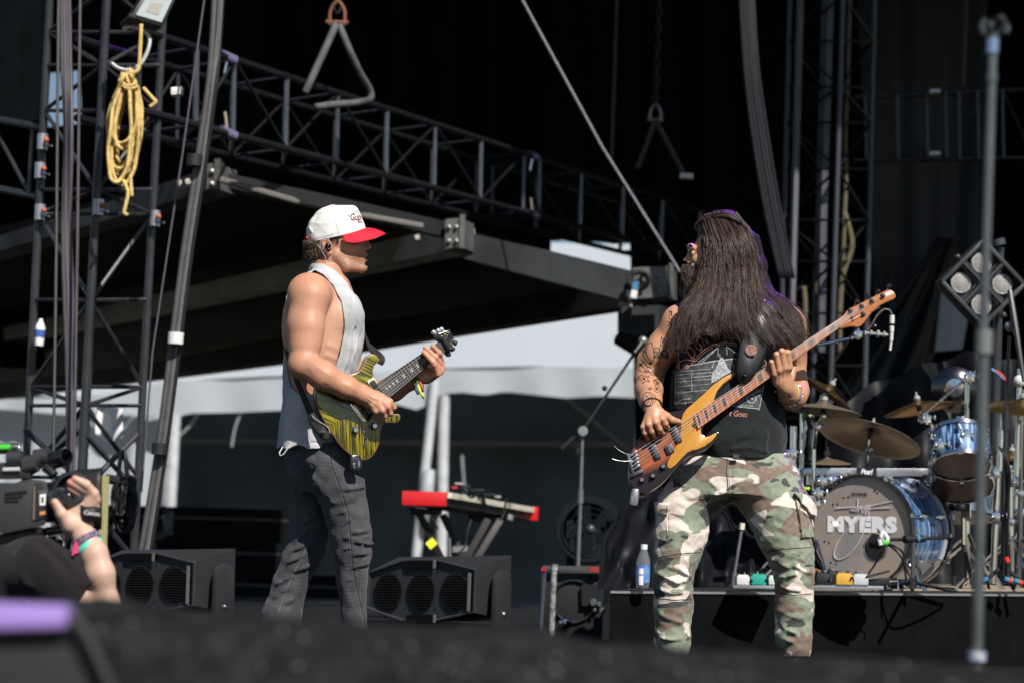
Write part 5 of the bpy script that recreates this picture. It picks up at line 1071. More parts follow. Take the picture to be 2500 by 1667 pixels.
 t.folds([([(1868, 930, -96), (1858, 1000, -108), (1840, 1080, -110)], 7, 4), ([(1890, 960, -80), (1880, 1030, -92), (1868, 1100, -96)], 7, 5), ([(1786, 1096, -112), (1826, 1090, -112), (1880, 1104, -92)], 6, 4), ([(1800, 1080, -112), (1850, 1068, -110)], 6, -4), ([(1850, 960, -108), (1838, 1010, -112), (1826, 1050, -114)], 2.2, -2.4), ([(1645, 900, -70), (1660, 960, -90)], 6, 4), ([(1640, 960, -60), (1664, 1010, -90)], 6, 4)])
 shirt, sv = flesh('sleeveless_shirt', [t], blk, person, None, True)
 cpt = lambda *p: [(1640 + x / 4.355, 760 + y / 4.355) for x, y in p]
 pink = mat('print_pink', (.45, .2, .15), rough=.8, var=.3, vscale=60); gr = mat('print_grey', (.10, .11, .115), rough=.85, var=.75, vscale=45, var2=(.03, .032, .035)); lt = mat('print_white', (.5, .52, .54), rough=.85, var=.6, vscale=120, var2=(.2, .21, .22))
 poly_print('print', [cpt((45, 640), (440, 520), (700, 490), (700, 640), (440, 760), (380, 850), (250, 960), (40, 990))], sv, gr, shirt, .001)
 poly_print('print', [cpt((620, 1000), (990, 760), (930, 1050), (820, 1030))], sv, gr, shirt, .001)
 poly_print('print', [cpt((430, 640), (470, 610), (500, 520), (540, 480), (570, 540), (600, 610), (660, 640), (560, 690), (420, 760))], sv, lt, shirt, .0016)
 wl = [cpt((45, y0), (420, y1)) for y0, y1 in ((640, 610), (675, 645), (715, 680), (750, 715), (800, 765), (860, 830))] + [cpt((210, 640), (215, 860)), cpt((90, 760), (130, 720), (165, 750)), (cpt((130, 590), (280, 560), (440, 530), (690, 500)), 2.6), cpt((300, 560), (495, 385), (490, 480)), cpt((280, 545), (480, 390)), cpt((585, 375), (690, 450)), cpt((580, 370), (590, 460)), cpt((510, 450), (515, 500)), cpt((40, 640), (35, 980), (250, 960)), cpt((60, 880), (200, 850)),
   (cpt((800, 920), (830, 880), (880, 890), (900, 930), (870, 970), (820, 965), (800, 920)), 2.4), (cpt((840, 915), (862, 930)), 4), (cpt((70, 960), (130, 930), (200, 925)), 3), (cpt((100, 980), (150, 960), (140, 990)), 3), cpt((640, 1005), (780, 1020), (930, 1030)), cpt((980, 780), (930, 1045)), cpt((60, 380), (80, 600)), (cpt((180, 215), (280, 165), (440, 160), (560, 150), (640, 165)), 4.5), cpt((130, 300), (150, 400)),
   cpt((690, 980), (900, 850), (985, 800)), cpt((700, 1000), (870, 1000)), cpt((900, 860), (960, 840)), cpt((905, 900), (955, 880)), cpt((640, 520), (660, 610)), cpt((455, 520), (430, 600))]
 stroke_print('print', [a if isinstance(a, tuple) else (a, 1.5) for a in wl], sv, lt, shirt, 1.5, .0018, 3)
 stroke_print('print', [(cpt((230, 520), (330, 420), (430, 355), (560, 330), (700, 345)), 2.6), (cpt((245, 535), (345, 440), (440, 375), (560, 350), (700, 368)), 1.6), (cpt((180, 360), (270, 290), (370, 235)), 1.8), (cpt((240, 530), (150, 510), (80, 540), (55, 590), (90, 620), (170, 600), (225, 545)), 2.6), (cpt((110, 580), (150, 560), (180, 575)), 2), (cpt((170, 370), (110, 390), (105, 430), (160, 435)), 2.6), (cpt((960, 590), (1000, 570), (1005, 540), (985, 515)), 2.6)], sv, pink, shirt, 2, .0022, 3)
 for ch, x, y, hh, ro in (('D', 1688, 861, 31, 32), ('O', 1706, 847, 22, 30), ('N', 1721, 832, 24, 22), ('W', 1749, 823, 21, 8), ('I', 1767, 819, 20, 5), ('L', 1778, 818, 20, 2), ('L', 1790, 819, 20, -2)): text_print('lettering', ch, sv, pink, shirt, x, y, hh, ro, .62, 0, 0, 1, .0024, .012, 4)
 text_print('lettering', 't Goes', sv, pink, shirt, 1802, 1010, 14, -4, .8, .25, 0, 1, .0024, .008, 4)
 # ---- trousers
 cam_ = camo_mat(); j = Field((1585, 1098, -150), (2000, 1600, 150), 2.8, DB)
 j.put(loft([(1098, 1806, 0, 106, 100), (1130, 1800, 0, 134, 103), (1170, 1795, 0, 150, 106), (1205, 1792, 0, 158, 102)]), 6)
 j.chain([(1724, 1180, -10), (1672, 1240, -18), (1665, 1300, -26), (1653, 1350, -32), (1643, 1400, -30), (1644, 1480, -18), (1642, 1562, -12), (1644, 1580, -12)], [80, 66, 62, 55, 49, 46.5, 43, 38], 12, 26)
 j.chain([(1864, 1180, -10), (1898, 1240, -18), (1914, 1300, -26), (1930, 1350, -32), (1939, 1400, -30), (1939, 1480, -18), (1937, 1552, -12), (1942, 1584, -12)], [84, 78, 67, 56, 48, 46.5, 44, 38], 12, 26)
 j.raise_(extr([(1600, 1228), (1629, 1232), (1626, 1322), (1602, 1316)], -150, 60), 5.5); j.raise_(extr([(1598, 1226), (1631, 1230), (1629, 1256), (1600, 1252)], -150, 60), 9)
 j.raise_(extr([(1940, 1204), (1998, 1216), (1998, 1310), (1958, 1312)], -150, 60), 5.5); j.raise_(extr([(1938, 1200), (1998, 1214), (1998, 1262), (1980, 1256)], -150, 60), 9)
 fl = []
 for a, bb, w, A in (((1655, 1385, -80), (1688, 1405, -70), 7, 6), ((1606, 1400, -74), (1650, 1420, -84), 7, 6), ((1650, 1424, -80), (1688, 1412, -66), 7, 6), ((1612, 1440, -68), (1664, 1446, -72), 6, 5), ((1604, 1372, -80), (1640, 1386, -86), 6, 4), ((1640, 1218, -108), (1760, 1206, -104), 8, 4), ((1690, 1190, -112), (1770, 1200, -104), 7, 4), ((1800, 1226, -104), (1890, 1196, -112), 8, 5), ((1812, 1244, -96), (1880, 1230, -110), 7, 5), ((1840, 1276, -88), (1880, 1256, -100), 7, 5), ((1850, 1300, -84), (1890, 1280, -100), 7, 4),
      ((1880, 1368, -74), (1922, 1384, -86), 7, 6), ((1896, 1410, -70), (1940, 1400, -84), 7, 6), ((1940, 1380, -84), (1980, 1396, -64), 7, 5), ((1898, 1430, -64), (1950, 1440, -72), 6, 5), ((1610, 1500, -56), (1670, 1520, -62), 7, 3.5), ((1900, 1526, -54), (1940, 1544, -64), 7, 6), ((1894, 1550, -50), (1930, 1566, -58), 6, 6), ((1900, 1490, -60), (1960, 1510, -66), 8, 3.5), ((1606, 1555, -50), (1660, 1560, -58), 6, 4), ((1660, 1290, -92), (1716, 1310, -82), 9, 3)):
  mm = ((a[0] + bb[0]) / 2, (a[1] + bb[1]) / 2 + 4, min(a[2], bb[2]) - 4); fl.append(([a, mm, bb], w, A)); fl.append(([(a[0], a[1] + w * 1.5, a[2]), (mm[0], mm[1] + w * 1.5, mm[2]), (bb[0], bb[1] + w * 1.5, bb[2])], w * .8, -A * .75))
 fl += [([(1787, 1120, -104), (1785, 1170, -106), (1786, 1216, -100)], 2.5, -2.5)]
 j.folds(fl); j.disp(lambda x, y, z: 1.1 * wob(x, y * 1.3, z, .09, 9) + .5 * wob(x, y, z, .2, 3))
 tr, jv = flesh('camouflage_trousers', [j], cam_, person, None, True)
 dk = mat('trouser_seam', (.05, .05, .04), rough=.9); lt2 = mat('trouser_thread', (.34, .28, .2), rough=.9)
 sl = [[(1604, 1362), (1650, 1352), (1712, 1347)], [(1596, 1458), (1644, 1464), (1692, 1462)], [(1876, 1346), (1930, 1338), (1990, 1335)], [(1890, 1446), (1940, 1452), (1988, 1448)], [(1629, 1232), (1626, 1322)], [(1940, 1206), (1952, 1260), (1958, 1312)], [(1776, 1118), (1774, 1150), (1778, 1200)]]
 for i, a in enumerate(sl): stroke_print('seam', [a], jv, dk, tr, 2.2, .0012); stroke_print('stitching', [[(x, y + 4) if i < 4 else (x + 5, y) for x, y in a]], jv, lt2, tr, 1.0, .0014)
 MB().box(BW(1797, 1112, -116), .012, .004, .006).build('belt_loop', cam_, tr)
 bt = mat('brown_boot', (.035, .022, .016), rough=.55)
 for x, dx in ((1642, -16), (1938, 16)):
  f = Field((x - 60, 1560, -130), (x + 60, 1664, 40), 3.5, DB); f.chain([(x, 1636, 12), (x, 1634, -20), (x + dx, 1642, -84)], [24, 25, 16], 10); f.put(cap((x, 1634, -6), (x, 1580, -8), 28, 30), 12); flesh('boot', [f], bt, person)
 # ---- hair and beard
 hm = mat('dark_brown_hair', (.058, .034, .023), rough=.36, spec=.45, var=.5, vscale=40)
 hf = Field((1640, 515, -130), (1965, 870, 90), 2.6, DB)
 hf.put(ell((1772, 593, 6), (66, 63, 54)), 6); hf.put(ell((1782, 640, 6), (58, 88, 48)), 16)
 G = [[(1712, 548, -24), (1721, 590, -50), (1714, 646, -60), (1698, 708, -72), (1670, 750, -88), (1652, 800, -106), (1645, 866, -114)],
   [(1716, 538, -28), (1732, 590, -62), (1730, 650, -76), (1712, 710, -90), (1692, 760, -110), (1680, 810, -120), (1674, 850, -122)],
   [(1722, 530, -28), (1745, 590, -68), (1748, 650, -80), (1742, 715, -97), (1728, 765, -118), (1716, 796, -124), (1712, 816, -124)],
   [(1742, 523, -24), (1772, 590, -70), (1780, 650, -82), (1778, 715, -98), (1772, 765, -120), (1768, 798, -126), (1772, 822, -128)],
   [(1764, 520, -14), (1800, 585, -64), (1814, 650, -74), (1818, 715, -92), (1826, 765, -112), (1842, 805, -124), (1868, 838, -128)],
   [(1784, 521, 0), (1824, 578, -46), (1840, 650, -52), (1850, 710, -68), (1878, 755, -88), (1908, 795, -104), (1934, 838, -112)],
   [(1796, 525, 20), (1836, 582, 0), (1850, 650, -8), (1860, 702, -22), (1898, 736, -44), (1938, 772, -62), (1956, 848, -74)],
   [(1800, 529, 44), (1841, 585, 34), (1855, 650, 26), (1866, 702, 10), (1906, 734, -10), (1946, 770, -32), (1964, 838, -52)]]
 for g in G: hf.chain([(x, y, z + 21) for x, y, z in g[1:6]], [13, 15, 13, 10, 5], 16, 16)
 hf.put(ell((1690, 618, -8), (30, 66, 66)), 6, 's')
 hf.disp(lambda x, y, z: 2.2 * wob(x, y * .15, z, .16, 2))
 hair = flesh('hair', [hf], mat('hair_mass', (.012, .008, .007), rough=.75, spec=.2), person)
 Gs = np.array([[spline(g, 3)] for g in G])[:, 0]; K = Gs.shape[1]; A = []
 for i in range(5200):
  u = min(max(RNG.uniform(-.05, 7.05), 0), 7); q = np.linspace(0, 1, K); ul = min(7, (math.floor(u * 7) + .5 + .25 * math.sin(math.floor(u * 7) * 2.1)) / 7); cw_ = (.72 * q ** .8)[:, None]; gi = lambda v: Gs[min(int(v), 6)] * (1 - (v - min(int(v), 6))) + Gs[min(int(v), 6) + 1] * (v - min(int(v), 6)); p = gi(u) * (1 - cw_) + gi(ul) * cw_
  ph, fr = RNG.uniform(0, 6.28), RNG.uniform(5, 11); am = RNG.uniform(.8, 3.6); cl = math.sin(u * 23) * 4 + math.sin(u * 41 + 1) * 3  # locks
  g_ = .25 + .75 * q; lk = math.floor(u * 7) * 1.7 + RNG.normal() * .10; n = np.zeros((K, 3))  # locks share one wave
  n[:, 0] = am * np.sin(ph + fr * q) * q + cl * q + RNG.normal() * 5 * q ** 2 + 5.5 * np.sin(lk + 11 * q) * g_ + 3 * np.sin(lk * 2.3 + 21 * q) * g_; n[:, 1] = RNG.normal() * 3
  n[:, 2] = RNG.uniform(-6, 2) * np.minimum(1, .35 + 2 * q) + 7.5 * np.sin(lk * 1.9 + 9 * q) * g_ + 2.5 * np.sin(lk + 23 * q) * g_
  s = (.93 + .11 * math.sin(u * 19) + .07 * math.sin(u * 37 + 2)) * RNG.uniform(.86, 1.03) if RNG.random() < .75 else RNG.uniform(.4, .8); p = np.stack([np.interp(q * min(s, 1), q, p[:, c]) for c in range(3)], 1); A.append(toworld(p + n, DB))
 for i in range(260):  # flyaway strands
  u = RNG.uniform(3.2, 7); i0 = min(int(u), 6); f = u - i0; p = Gs[i0] * (1 - f) + Gs[i0 + 1] * f; q = np.linspace(0, 1, K); n = np.zeros((K, 3))
  n[:, 0] = RNG.normal() * 14 * q ** 2 + 5 * q * np.sin(RNG.uniform(0, 6) + 9 * q); n[:, 1] = RNG.normal() * 16 * q ** 2; n[:, 2] = RNG.uniform(-14, 4) * q; A.append(toworld(p + n, DB))
 for i in range(300):  # hair combed back from the forehead
  z0 = RNG.uniform(-46, 30); dn = RNG.uniform(0, 1) * .5; pts = [(1697 + 2 * RNG.normal() + 8 * abs(z0) / 46, 556 + RNG.normal() * 3, z0 * .6), (1702, 545 + 4 * dn, z0 * .7), (1718, 532 + 8 * dn, z0 * .8), (1746, 525 + 8 * dn, z0 * .9), (1785, 526 + 12 * dn, z0), (1822, 556, z0 + 4), (1842, 612, z0 + 4)]
  p = np.array(spline(pts, 3))[:K]; p[:, 1] += RNG.normal() * 2; A.append(toworld(p, DB))
 for nm, k0, m_ in (('hair_strands', 0, hm), ('hair_strands', 1, mat('hair_brown_light', (.10, .06, .042), rough=.4, spec=.4)), ('hair_strands', 2, mat('hair_near_black', (.016, .010, .008), rough=.36, spec=.6)), ('hair_strands', 3, hm)): strands(nm, A[k0::4], .00105, .0004, m_, person)['kind'] = 'stuff'
 bf = Field((1645, 615, -60), (1760, 760, 60), 2.4, DB); bf.put(ell((1692, 672, 0), (28, 34, 36)), 6); bf.put(ell((1684, 706, -6), (24, 40, 36)), 12); bf.put(cap((1675, 652, -14), (1690, 650, -30), 5, 7), 6); bf.put(cap((1675, 652, 14), (1690, 650, 30), 5, 7), 6)
 bf.disp(lambda x, y, z: 2.6 * wob(x, y * .5, z, .3, 4)); flesh('beard', [bf], hm, person); A = []
 for i in range(700):
  th = RNG.uniform(100, 290); y0 = RNG.uniform(645, 700); x0 = 1692 + 24 * math.cos(math.radians(th)); z0 = 33 * math.sin(math.radians(th)); L_ = RNG.uniform(25, 60); ph = RNG.uniform(0, 6)
  A.append(toworld([(x0 + math.cos(math.radians(th)) * 9 * k * (1 - k) * 2 + 2.5 * math.sin(ph + 8 * k) * k - 3 * k, y0 + L_ * k, z0 * (1 + .1 * k) - 14 * k + 2.5 * math.sin(ph + 7 * k)) for k in np.linspace(0, 1, 10)], DB))
 for i in range(90):
  s = -1 if i % 2 else 1; a = RNG.uniform(0, 1); A.append(toworld([(1672 + 16 * k + 3 * a, 646 + 10 * k * k + 4 * a, s * (3 + 26 * k)) for k in np.linspace(0, 1, 10)], DB))
 strands('beard_strands', A, .0012, .0005, hm, person)['kind'] = 'stuff'
 # ---- sunglasses, necklace, bracelets
 sg = thing('sunglasses', 'round dark sunglasses with gold wire frame on the bearded man', 'sunglasses', BW(1684, 606, 0)); lens = mat('dark_lens', (.006, .006, .007), rough=.06, coat=1)
 for z, x in ((-19, 1685), (19, 1683)):
  c = BW(x, 608, z); ax = (BW(x - 30, 607, z * 1.5) - c).normalized(); u = ax.cross(Vector((0, 0, 1))).normalized(); w = u.cross(ax)
  ring = [c + u * math.cos(a) * .0225 + w * math.sin(a) * (.019 + .002 * math.sin(a)) for a in np.linspace(0, 2 * math.pi, 25)[:-1]]
  MB().grid([[c + ax * .004 + (p - c) * .02 for p in ring], [c + ax * .003 + (p - c) * .5 for p in ring], ring], closed=True).build('lens', lens, sg, 180); MB().tube(ring, .0013, 6, closed=True).build('frame', GOLD, sg)
 MB().tube([BW(1676, 600, -8), BW(1673, 598, 0), BW(1675, 600, 8)], .0011, 6).build('bridge', GOLD, sg)
 for s in (-1, 1): MB().tube(catmull_path([BW(1690, 600, 33 * s), BW(1706, 600, 42 * s), BW(1770, 604, 50 * s)]), .0013, 6).build('temple_arm', GOLD, sg)
 nk = thing('necklace', 'silver chain necklace hanging over the black shirt print', 'necklace', BW(1724, 780, -120)); sil = mat('silver', (.75, .75, .77), rough=.2, metal=1)
 def linkring(c, t, r, w=.0012):
  t = Vector(t).normalized(); u = t.orthogonal().normalized().lerp(Vector((1, .3, .4)), .3).normalized(); u = (u - t * u.dot(t)).normalized(); return MB().tube([c + t * math.cos(a) * r * 1.35 + u * math.sin(a) * r for a in np.linspace(0, 6.283, 11)[:-1]], w, 5, closed=True)
 cp = catmull_path([BW(*p) for p in ((1722, 764, -118), (1723, 780, -122), (1722, 800, -124), (1724, 806, -124))], 5)
 for i, c in enumerate(cp[::2]): linkring(c, (.1, 0, 1) if i % 2 else (.5, .5, 1), .0048).build('link', sil, nk)
 for x, y in ((1728, 807), (1738, 806), (1748, 802)): linkring(BW(x, y, -122), (1, 0, .15), .0055, .0014).build('link', sil, nk)
 br = thing('bracelet', 'silver chain bracelet on the fretting wrist beside a yellow band', 'bracelet', BW(1930, 962, -70)); c0, c1 = BW(1936, 966, -44), BW(1924, 956, -78); ax = (c1 - c0).normalized(); u = ax.orthogonal().normalized(); v = ax.cross(u); cc = BW(1929, 962, -64)
 for i in range(30):
  a = 2 * math.pi * i / 30; p = cc + (u * math.cos(a) + v * math.sin(a)) * .048; t = (-u * math.sin(a) + v * math.cos(a)) + (ax * .5 if i % 2 else -ax * .5); linkring(p, t, .0042, .0014).build('link', sil, br)
 yb = MB().tube([BW(1925, 957, -76) + (u * math.cos(a) + v * math.sin(a)) * .041 for a in np.linspace(0, 6.283, 29)[:-1]], .0028, 6, closed=True).build('yellow_wristband', mat('yellow_rubber', (.6, .6, .03), rough=.5), None)
 tag(yb, 'thin yellow rubber band on the fretting wrist above the chain', 'wristband')
 c0, c1 = BW(1588, 976, -104), BW(1594, 1000, -148); ax = (c1 - c0).normalized(); u = ax.orthogonal().normalized(); v = ax.cross(u)
 bb = MB().tube([BW(1592, 993, -134) + (u * math.cos(a) + v * math.sin(a)) * .038 for a in np.linspace(0, 6.283, 29)[:-1]], .0042, 6, closed=True).build('black_wristband', mat('black_rubber', (.01, .01, .01), rough=.5), None)
 tag(bb, 'plain black band round the tattooed picking wrist', 'wristband')
bassist()
# ================================================================== BASS GUITAR
def wood_mat(name, a, b_, sc, rough=.25, coat=.6, rim=None):
 """plank grain along the neck from the stored grain coordinates; rim = (outline scale) dark burst"""
 m = mat(name, a, rough=rough, coat=coat, spec=.25); nt = m.node_tree; b = nt.nodes['Principled BSDF']; L = nt.links.new
 at = nt.nodes.new('ShaderNodeAttribute'); at.attribute_name = 'grain'; mp = nt.nodes.new('ShaderNodeMapping'); mp.inputs['Scale'].default_value = (sc * .09, sc, sc); L(at.outputs['Vector'], mp.inputs[0])
 nz = nt.nodes.new('ShaderNodeTexNoise'); nz.inputs['Scale'].default_value = 1; nz.inputs['Detail'].default_value = 7; nz.inputs['Distortion'].default_value = .8; L(mp.outputs[0], nz.inputs['Vector'])
 cr = nt.nodes.new('ShaderNodeValToRGB'); e = cr.color_ramp.elements; e[0].position = .35; e[0].color = (*b_, 1); e[1].position = .65; e[1].color = (*a, 1); L(nz.outputs[0], cr.inputs[0]); out = cr.outputs[0]
 if rim:
  sp = nt.nodes.new('ShaderNodeSeparateXYZ'); L(at.outputs['Vector'], sp.inputs[0])
  d = node_math(nt, 'ADD', node_math(nt, 'POWER', node_math(nt, 'ABSOLUTE', node_math(nt, 'DIVIDE', node_math(nt, 'SUBTRACT', sp.outputs[0], rim[2]), rim[0])), 2.), node_math(nt, 'POWER', node_math(nt, 'ABSOLUTE', node_math(nt, 'DIVIDE', sp.outputs[1], rim[1])), 2.))
  mr = nt.nodes.new('ShaderNodeMapRange'); mr.inputs[1].default_value = .25; mr.inputs[2].default_value = .85; L(d, mr.inputs[0]); mx = nt.nodes.new('ShaderNodeMix'); mx.data_type = 'RGBA'; L(mr.outputs[0], mx.inputs[0]); L(out, mx.inputs[6]); mx.inputs[7].default_value = (.012, .006, .005, 1); out = mx.outputs[2]
 L(out, b.inputs['Base Color']); return m
def bass():
 g = thing('bass_guitar', 'five-string bass guitar with sunburst body and golden yellow pickguard', 'bass guitar', BW(1660, 1090, -150))
 pl = Plane(DB, 1700, 1050, -142, 0, -.2)
 o = [(1798, 909), (1790, 905), (1768.6, 915), (1743, 934), (1716, 960), (1681, 990), (1661, 1000), (1630, 1006), (1604, 1022), (1582, 1042), (1564, 1062), (1551, 1080), (1542, 1098), (1537, 1120), (1535, 1150), (1538, 1176), (1545, 1190), (1556, 1199), (1570, 1203.5), (1589, 1197), (1614, 1180), (1636, 1158), (1657, 1133), (1678.6, 1112), (1690, 1106), (1705, 1102), (1723, 1094), (1739, 1082), (1752, 1068), (1756.5, 1058), (1751, 1052),
   (1743, 1054), (1732, 1060), (1722, 1063), (1715, 1056), (1715, 1046), (1722, 1030), (1734, 1005), (1743, 985), (1748, 970), (1754, 956), (1768, 940), (1786, 926), (1800, 917)]
 o = [tuple(p) for p in spline(o, 3, True)]
 burst = wood_mat('sunburst_top', (.40, .115, .04), (.22, .05, .018), 60, .25, .6, (.17, .075, .0)); side = wood_mat('amber_wood_side', (.42, .16, .035), (.16, .05, .012), 50, .28, .7)
 U = (pl(2043, 794) - pl(1698, 1031)).normalized(); W = U.cross(pl.N).normalized()
 b = slab('body', pl, o, -.012, -.05, side, g, 2.5, .010); loc_attr(b, U, W, pl(1620, 1110))
 slab('edge_burst', pl, o, -.002, -.0125, mat('black_edge', (.008, .006, .006), rough=.2, coat=.8), g, 2.0, .003)
 m = MB(); n = len(o); rr = [(inset(o, 1.9), -.0026), (inset(o, 2.3), -.0002)]; m.grid([[pl(x, y, h) for x, y in q] for q, h in rr], closed=True); m.F.append(tuple(range(n, 2 * n)))
 t = m.build('top', burst, g, 60); loc_attr(t, U, W, pl(1600, 1098))
 gold = mat('gold_pickguard', (.52, .235, .028), rough=.35, coat=.3, spec=.4)
 pg = [(1795, 910), (1786, 911), (1766, 921), (1741, 939), (1714, 965), (1690, 986), (1676, 998), (1668, 1009), (1663, 1026), (1662.5, 1046), (1657, 1078), (1641, 1105), (1630, 1128), (1628.5, 1137), (1632, 1142.5), (1639, 1142), (1648, 1135), (1666, 1116), (1678.6, 1103.5), (1690, 1099), (1703, 1096), (1720, 1089), (1737.5, 1076), (1748, 1064), (1749.5, 1057), (1744, 1057.5), (1732, 1064), (1721, 1067), (1711, 1058), (1711, 1047), (1719, 1030), (1732, 1003), (1742, 980), (1745, 968), (1751, 953), (1766, 936), (1785, 922), (1796, 914)]
 sp = slab('pickguard', pl, pg, .0034, .0004, gold, g, .9, .0012)
 for c in ((1672.5, 1011), (1666, 1048), (1652, 1095), (1633, 1138), (1690, 1097), (1726, 1083), (1745, 1062), (1782, 916), (1712, 1050), (1738, 980)): MB().lathe([(.0024, 0), (.0018, .001), (.0001, .0011)], pl(*c, .0034), pl.N, 8).build('screw', BLK, sp)
 # neck
 A0, A1, B0, B1 = (1693.5, 1014.5), (1703, 1048), (2042.5, 784.5), (2047.5, 803); rows = []
 maple = wood_mat('roasted_maple', (.36, .14, .055), (.2, .07, .026), 70, .35, .3)
 for q in np.linspace(0, 1, 12):
  pa, pb = pl(*lerp2(A0, B0, q), .0075), pl(*lerp2(A1, B1, q), .0075); wv = pb - pa; cx = (pa + pb) / 2; rows.append([cx - wv * .5 * math.cos(an) - pl.N * (.026 - .004 * q) * math.sin(an) ** .8 for an in np.linspace(0, math.pi, 11)])
 nk = MB().grid(rows).build('neck', maple, g, 180); loc_attr(nk, U, W, pl(1800, 950))
 fb = MB().prism([pl(*A0, .0072), pl(*B0, .0072), pl(*B1, .0072), pl(*A1, .0072)], pl.N * .0062).build('fingerboard', wood_mat('fingerboard_maple', (.44, .15, .05), (.30, .085, .028), 80, .55, 0), g); loc_attr(fb, U, W, pl(1800, 950))
 blk = mat('black_block', (.01, .01, .01), rough=.3)
 for i in range(1, 22):
  q = 1 - fret_at(0, 0, i, 21); MB().tube([pl(*lerp2(A0, B0, q), .0137), pl(*lerp2(A1, B1, q), .0137)], .0011, 5).build('fret', STRING, fb)
 for i in (1, 3, 5, 7, 9, 12, 15, 17, 19, 21):
  q0, q1 = 1 - fret_at(0, 0, i, 21), 1 - fret_at(0, 0, i - 1, 21); d = q1 - q0; q0 += d * .25; q1 -= d * .25
  P4 = [lerp2(lerp2(A0, B0, q), lerp2(A1, B1, q), v) for q, v in ((q0, .2), (q1, .2), (q1, .8), (q0, .8))]; MB().prism([pl(*p, .0132) for p in P4], pl.N * .0005).build('inlay', blk, fb)
 MB().bar(pl(*B0, .0115), pl(*B1, .0115), .006, .010, pl.N).build('nut', blk, g)
 MB().bar(pl(1692, 1033, .006), pl(1699, 1041, .006), .012, .006, pl.N).build('truss_rod_cover', blk, g)
 # headstock
 hs = [(2042, 785), (2052, 776), (2062, 767.5), (2068, 758.5), (2094, 744.5), (2136, 723.5), (2160, 711), (2169, 708), (2178, 710), (2185, 717), (2186, 726), (2180, 732), (2167, 737), (2146, 748), (2128, 764), (2115, 781), (2104, 794), (2092, 799.5), (2080, 797), (2062, 800.5), (2048, 803.5)]
 hd = slab('headstock', pl, [tuple(p) for p in spline(hs, 2, True)], .004, -.013, wood_mat('headstock_maple', (.46, .17, .055), (.34, .11, .035), 40, .3, .4), g, 1.6, .003); loc_attr(hd, U, W, pl(2110, 750))
 posts = [(2076, 761), (2103, 749), (2128, 736), (2154.6, 723.5), (2107, 768)]
 for i, c in enumerate(posts):
  MB().lathe([(.0105, 0), (.0105, .002), (.0062, .003), (.0062, .013), (.0075, .014), (.0001, .0145)], pl(*c, .004), pl.N, 14).build('tuner_post', blk, hd)
  e = (c[0] + (-.5 if i < 4 else 28) , c[1] + (-29 if i < 4 else 24)); e = (c[0] + 17, c[1] - 27) if i < 4 else e
  MB().tube([pl(*c, -.018), pl(*lerp2(c, e, .85), -.018)], .0032, 8).build('tuner_shaft', blk, hd); a_ = (pl(*e, -.018) - pl(*c, -.018)).normalized(); sd = a_.cross(pl.N).normalized()
  MB().lathe([(.0001, -.007), (.006, -.006), (.011, .001), (.0105, .007), (.006, .011), (.0001, .012)], pl(*e, -.018), a_, 12).build('tuner_key', mat('dark_gloss_key', (.015, .013, .015), rough=.12, coat=1), hd)
 MB().tube([pl(2078, 774, .007), pl(2082, 784, .007)], .0045, 8).build('string_retainer', blk, hd)
 ang = (pl(2150, 752) - pl(2118, 770)).normalized(); text_flat('lettering', 'Nodarson', mat('logo_ink', (.08, .03, .015), rough=.5), hd, pl(2135, 757, .0048), ang, ang.cross(pl.N) * (1 if ang.cross(pl.N).z > 0 else -1), .009, .35, .9)
 # bridge, pickups, knobs, strings
 def bx(name, c, ux, w, h, z0, z1, m, par=None, bev=.0008):
  a = math.radians(ux); q4 = [(c[0] + x * math.cos(a) - y * math.sin(a), c[1] + x * math.sin(a) + y * math.cos(a)) for x, y in ((-w, -h), (w, -h), (w, h), (-w, h))]; return MB().prism([pl(*q, z0) for q in q4], pl.N * (z1 - z0)).build(name, m, par or g, 40, bev)
 br = bx('bridge', (1549, 1131), 73, 30, 12, .0005, .004, mat('black_metal', (.015, .015, .016), rough=.3, metal=.6)); bx('bridge_wall', (1539.5, 1137), 73, 28, 3, .004, .014, BLK, br)
 sa = []
 for i in range(5):
  c = lerp2((1552, 1104.5), (1558, 1138), i / 4); sa.append(c); bx('saddle', (c[0] - 3, c[1] + 2), -33, 7, 3, .004, .013, mat('dark_nickel', (.2, .2, .2), rough=.3, metal=1), br); bx('saddle_spring', (c[0] - 14, c[1] + 9), -33, 5, 1.6, .004, .010, CHROME, br)
 bx('bridge_cover', (1553, 1156), -22, 17, 4, .004, .012, BLK, br)
 for c in ((1598, 1100), (1628, 1086), (1651, 1062)):
  w = 22 if c[0] < 1640 else 20; pk = bx('pickup', c, 66, w, 7.5 if c[0] != 1628 else 9, .0005, .011, BLK, g, .002) if c[0] != 1628 else bx('pickup', (1634, 1096), 66, 11, 9.5, .0005, .011, BLK, g, .002)
  for i in range(-3, 4):
   k = i * (w / 4.2) if c[0] != 1628 else i * 3; q = (pk and (c if c[0] != 1628 else (1634, 1096))); MB().lathe([(.0024, 0), (.0024, .001), (.0001, .0012)], pl(q[0] + k * .4, q[1] + k * .91, .011), pl.N, 8).build('pole_piece', CHROME, pk)
 for c in ((1566, 1173), (1593, 1163), (1618, 1140)):
  k = MB().lathe([(.0125, 0), (.0125, .003), (.0105, .005), (.0095, .018), (.008, .020), (.0001, .0202)], pl(*c, 0), pl.N, 18).build('knob', mat('black_knob', (.02, .02, .022), rough=.35), g, 40); MB().lathe([(.0068, .0203), (.0001, .0206)], pl(*c), pl.N, 12).build('knob_cap', mat('knob_top', (.12, .12, .13), rough=.2, coat=1), k)
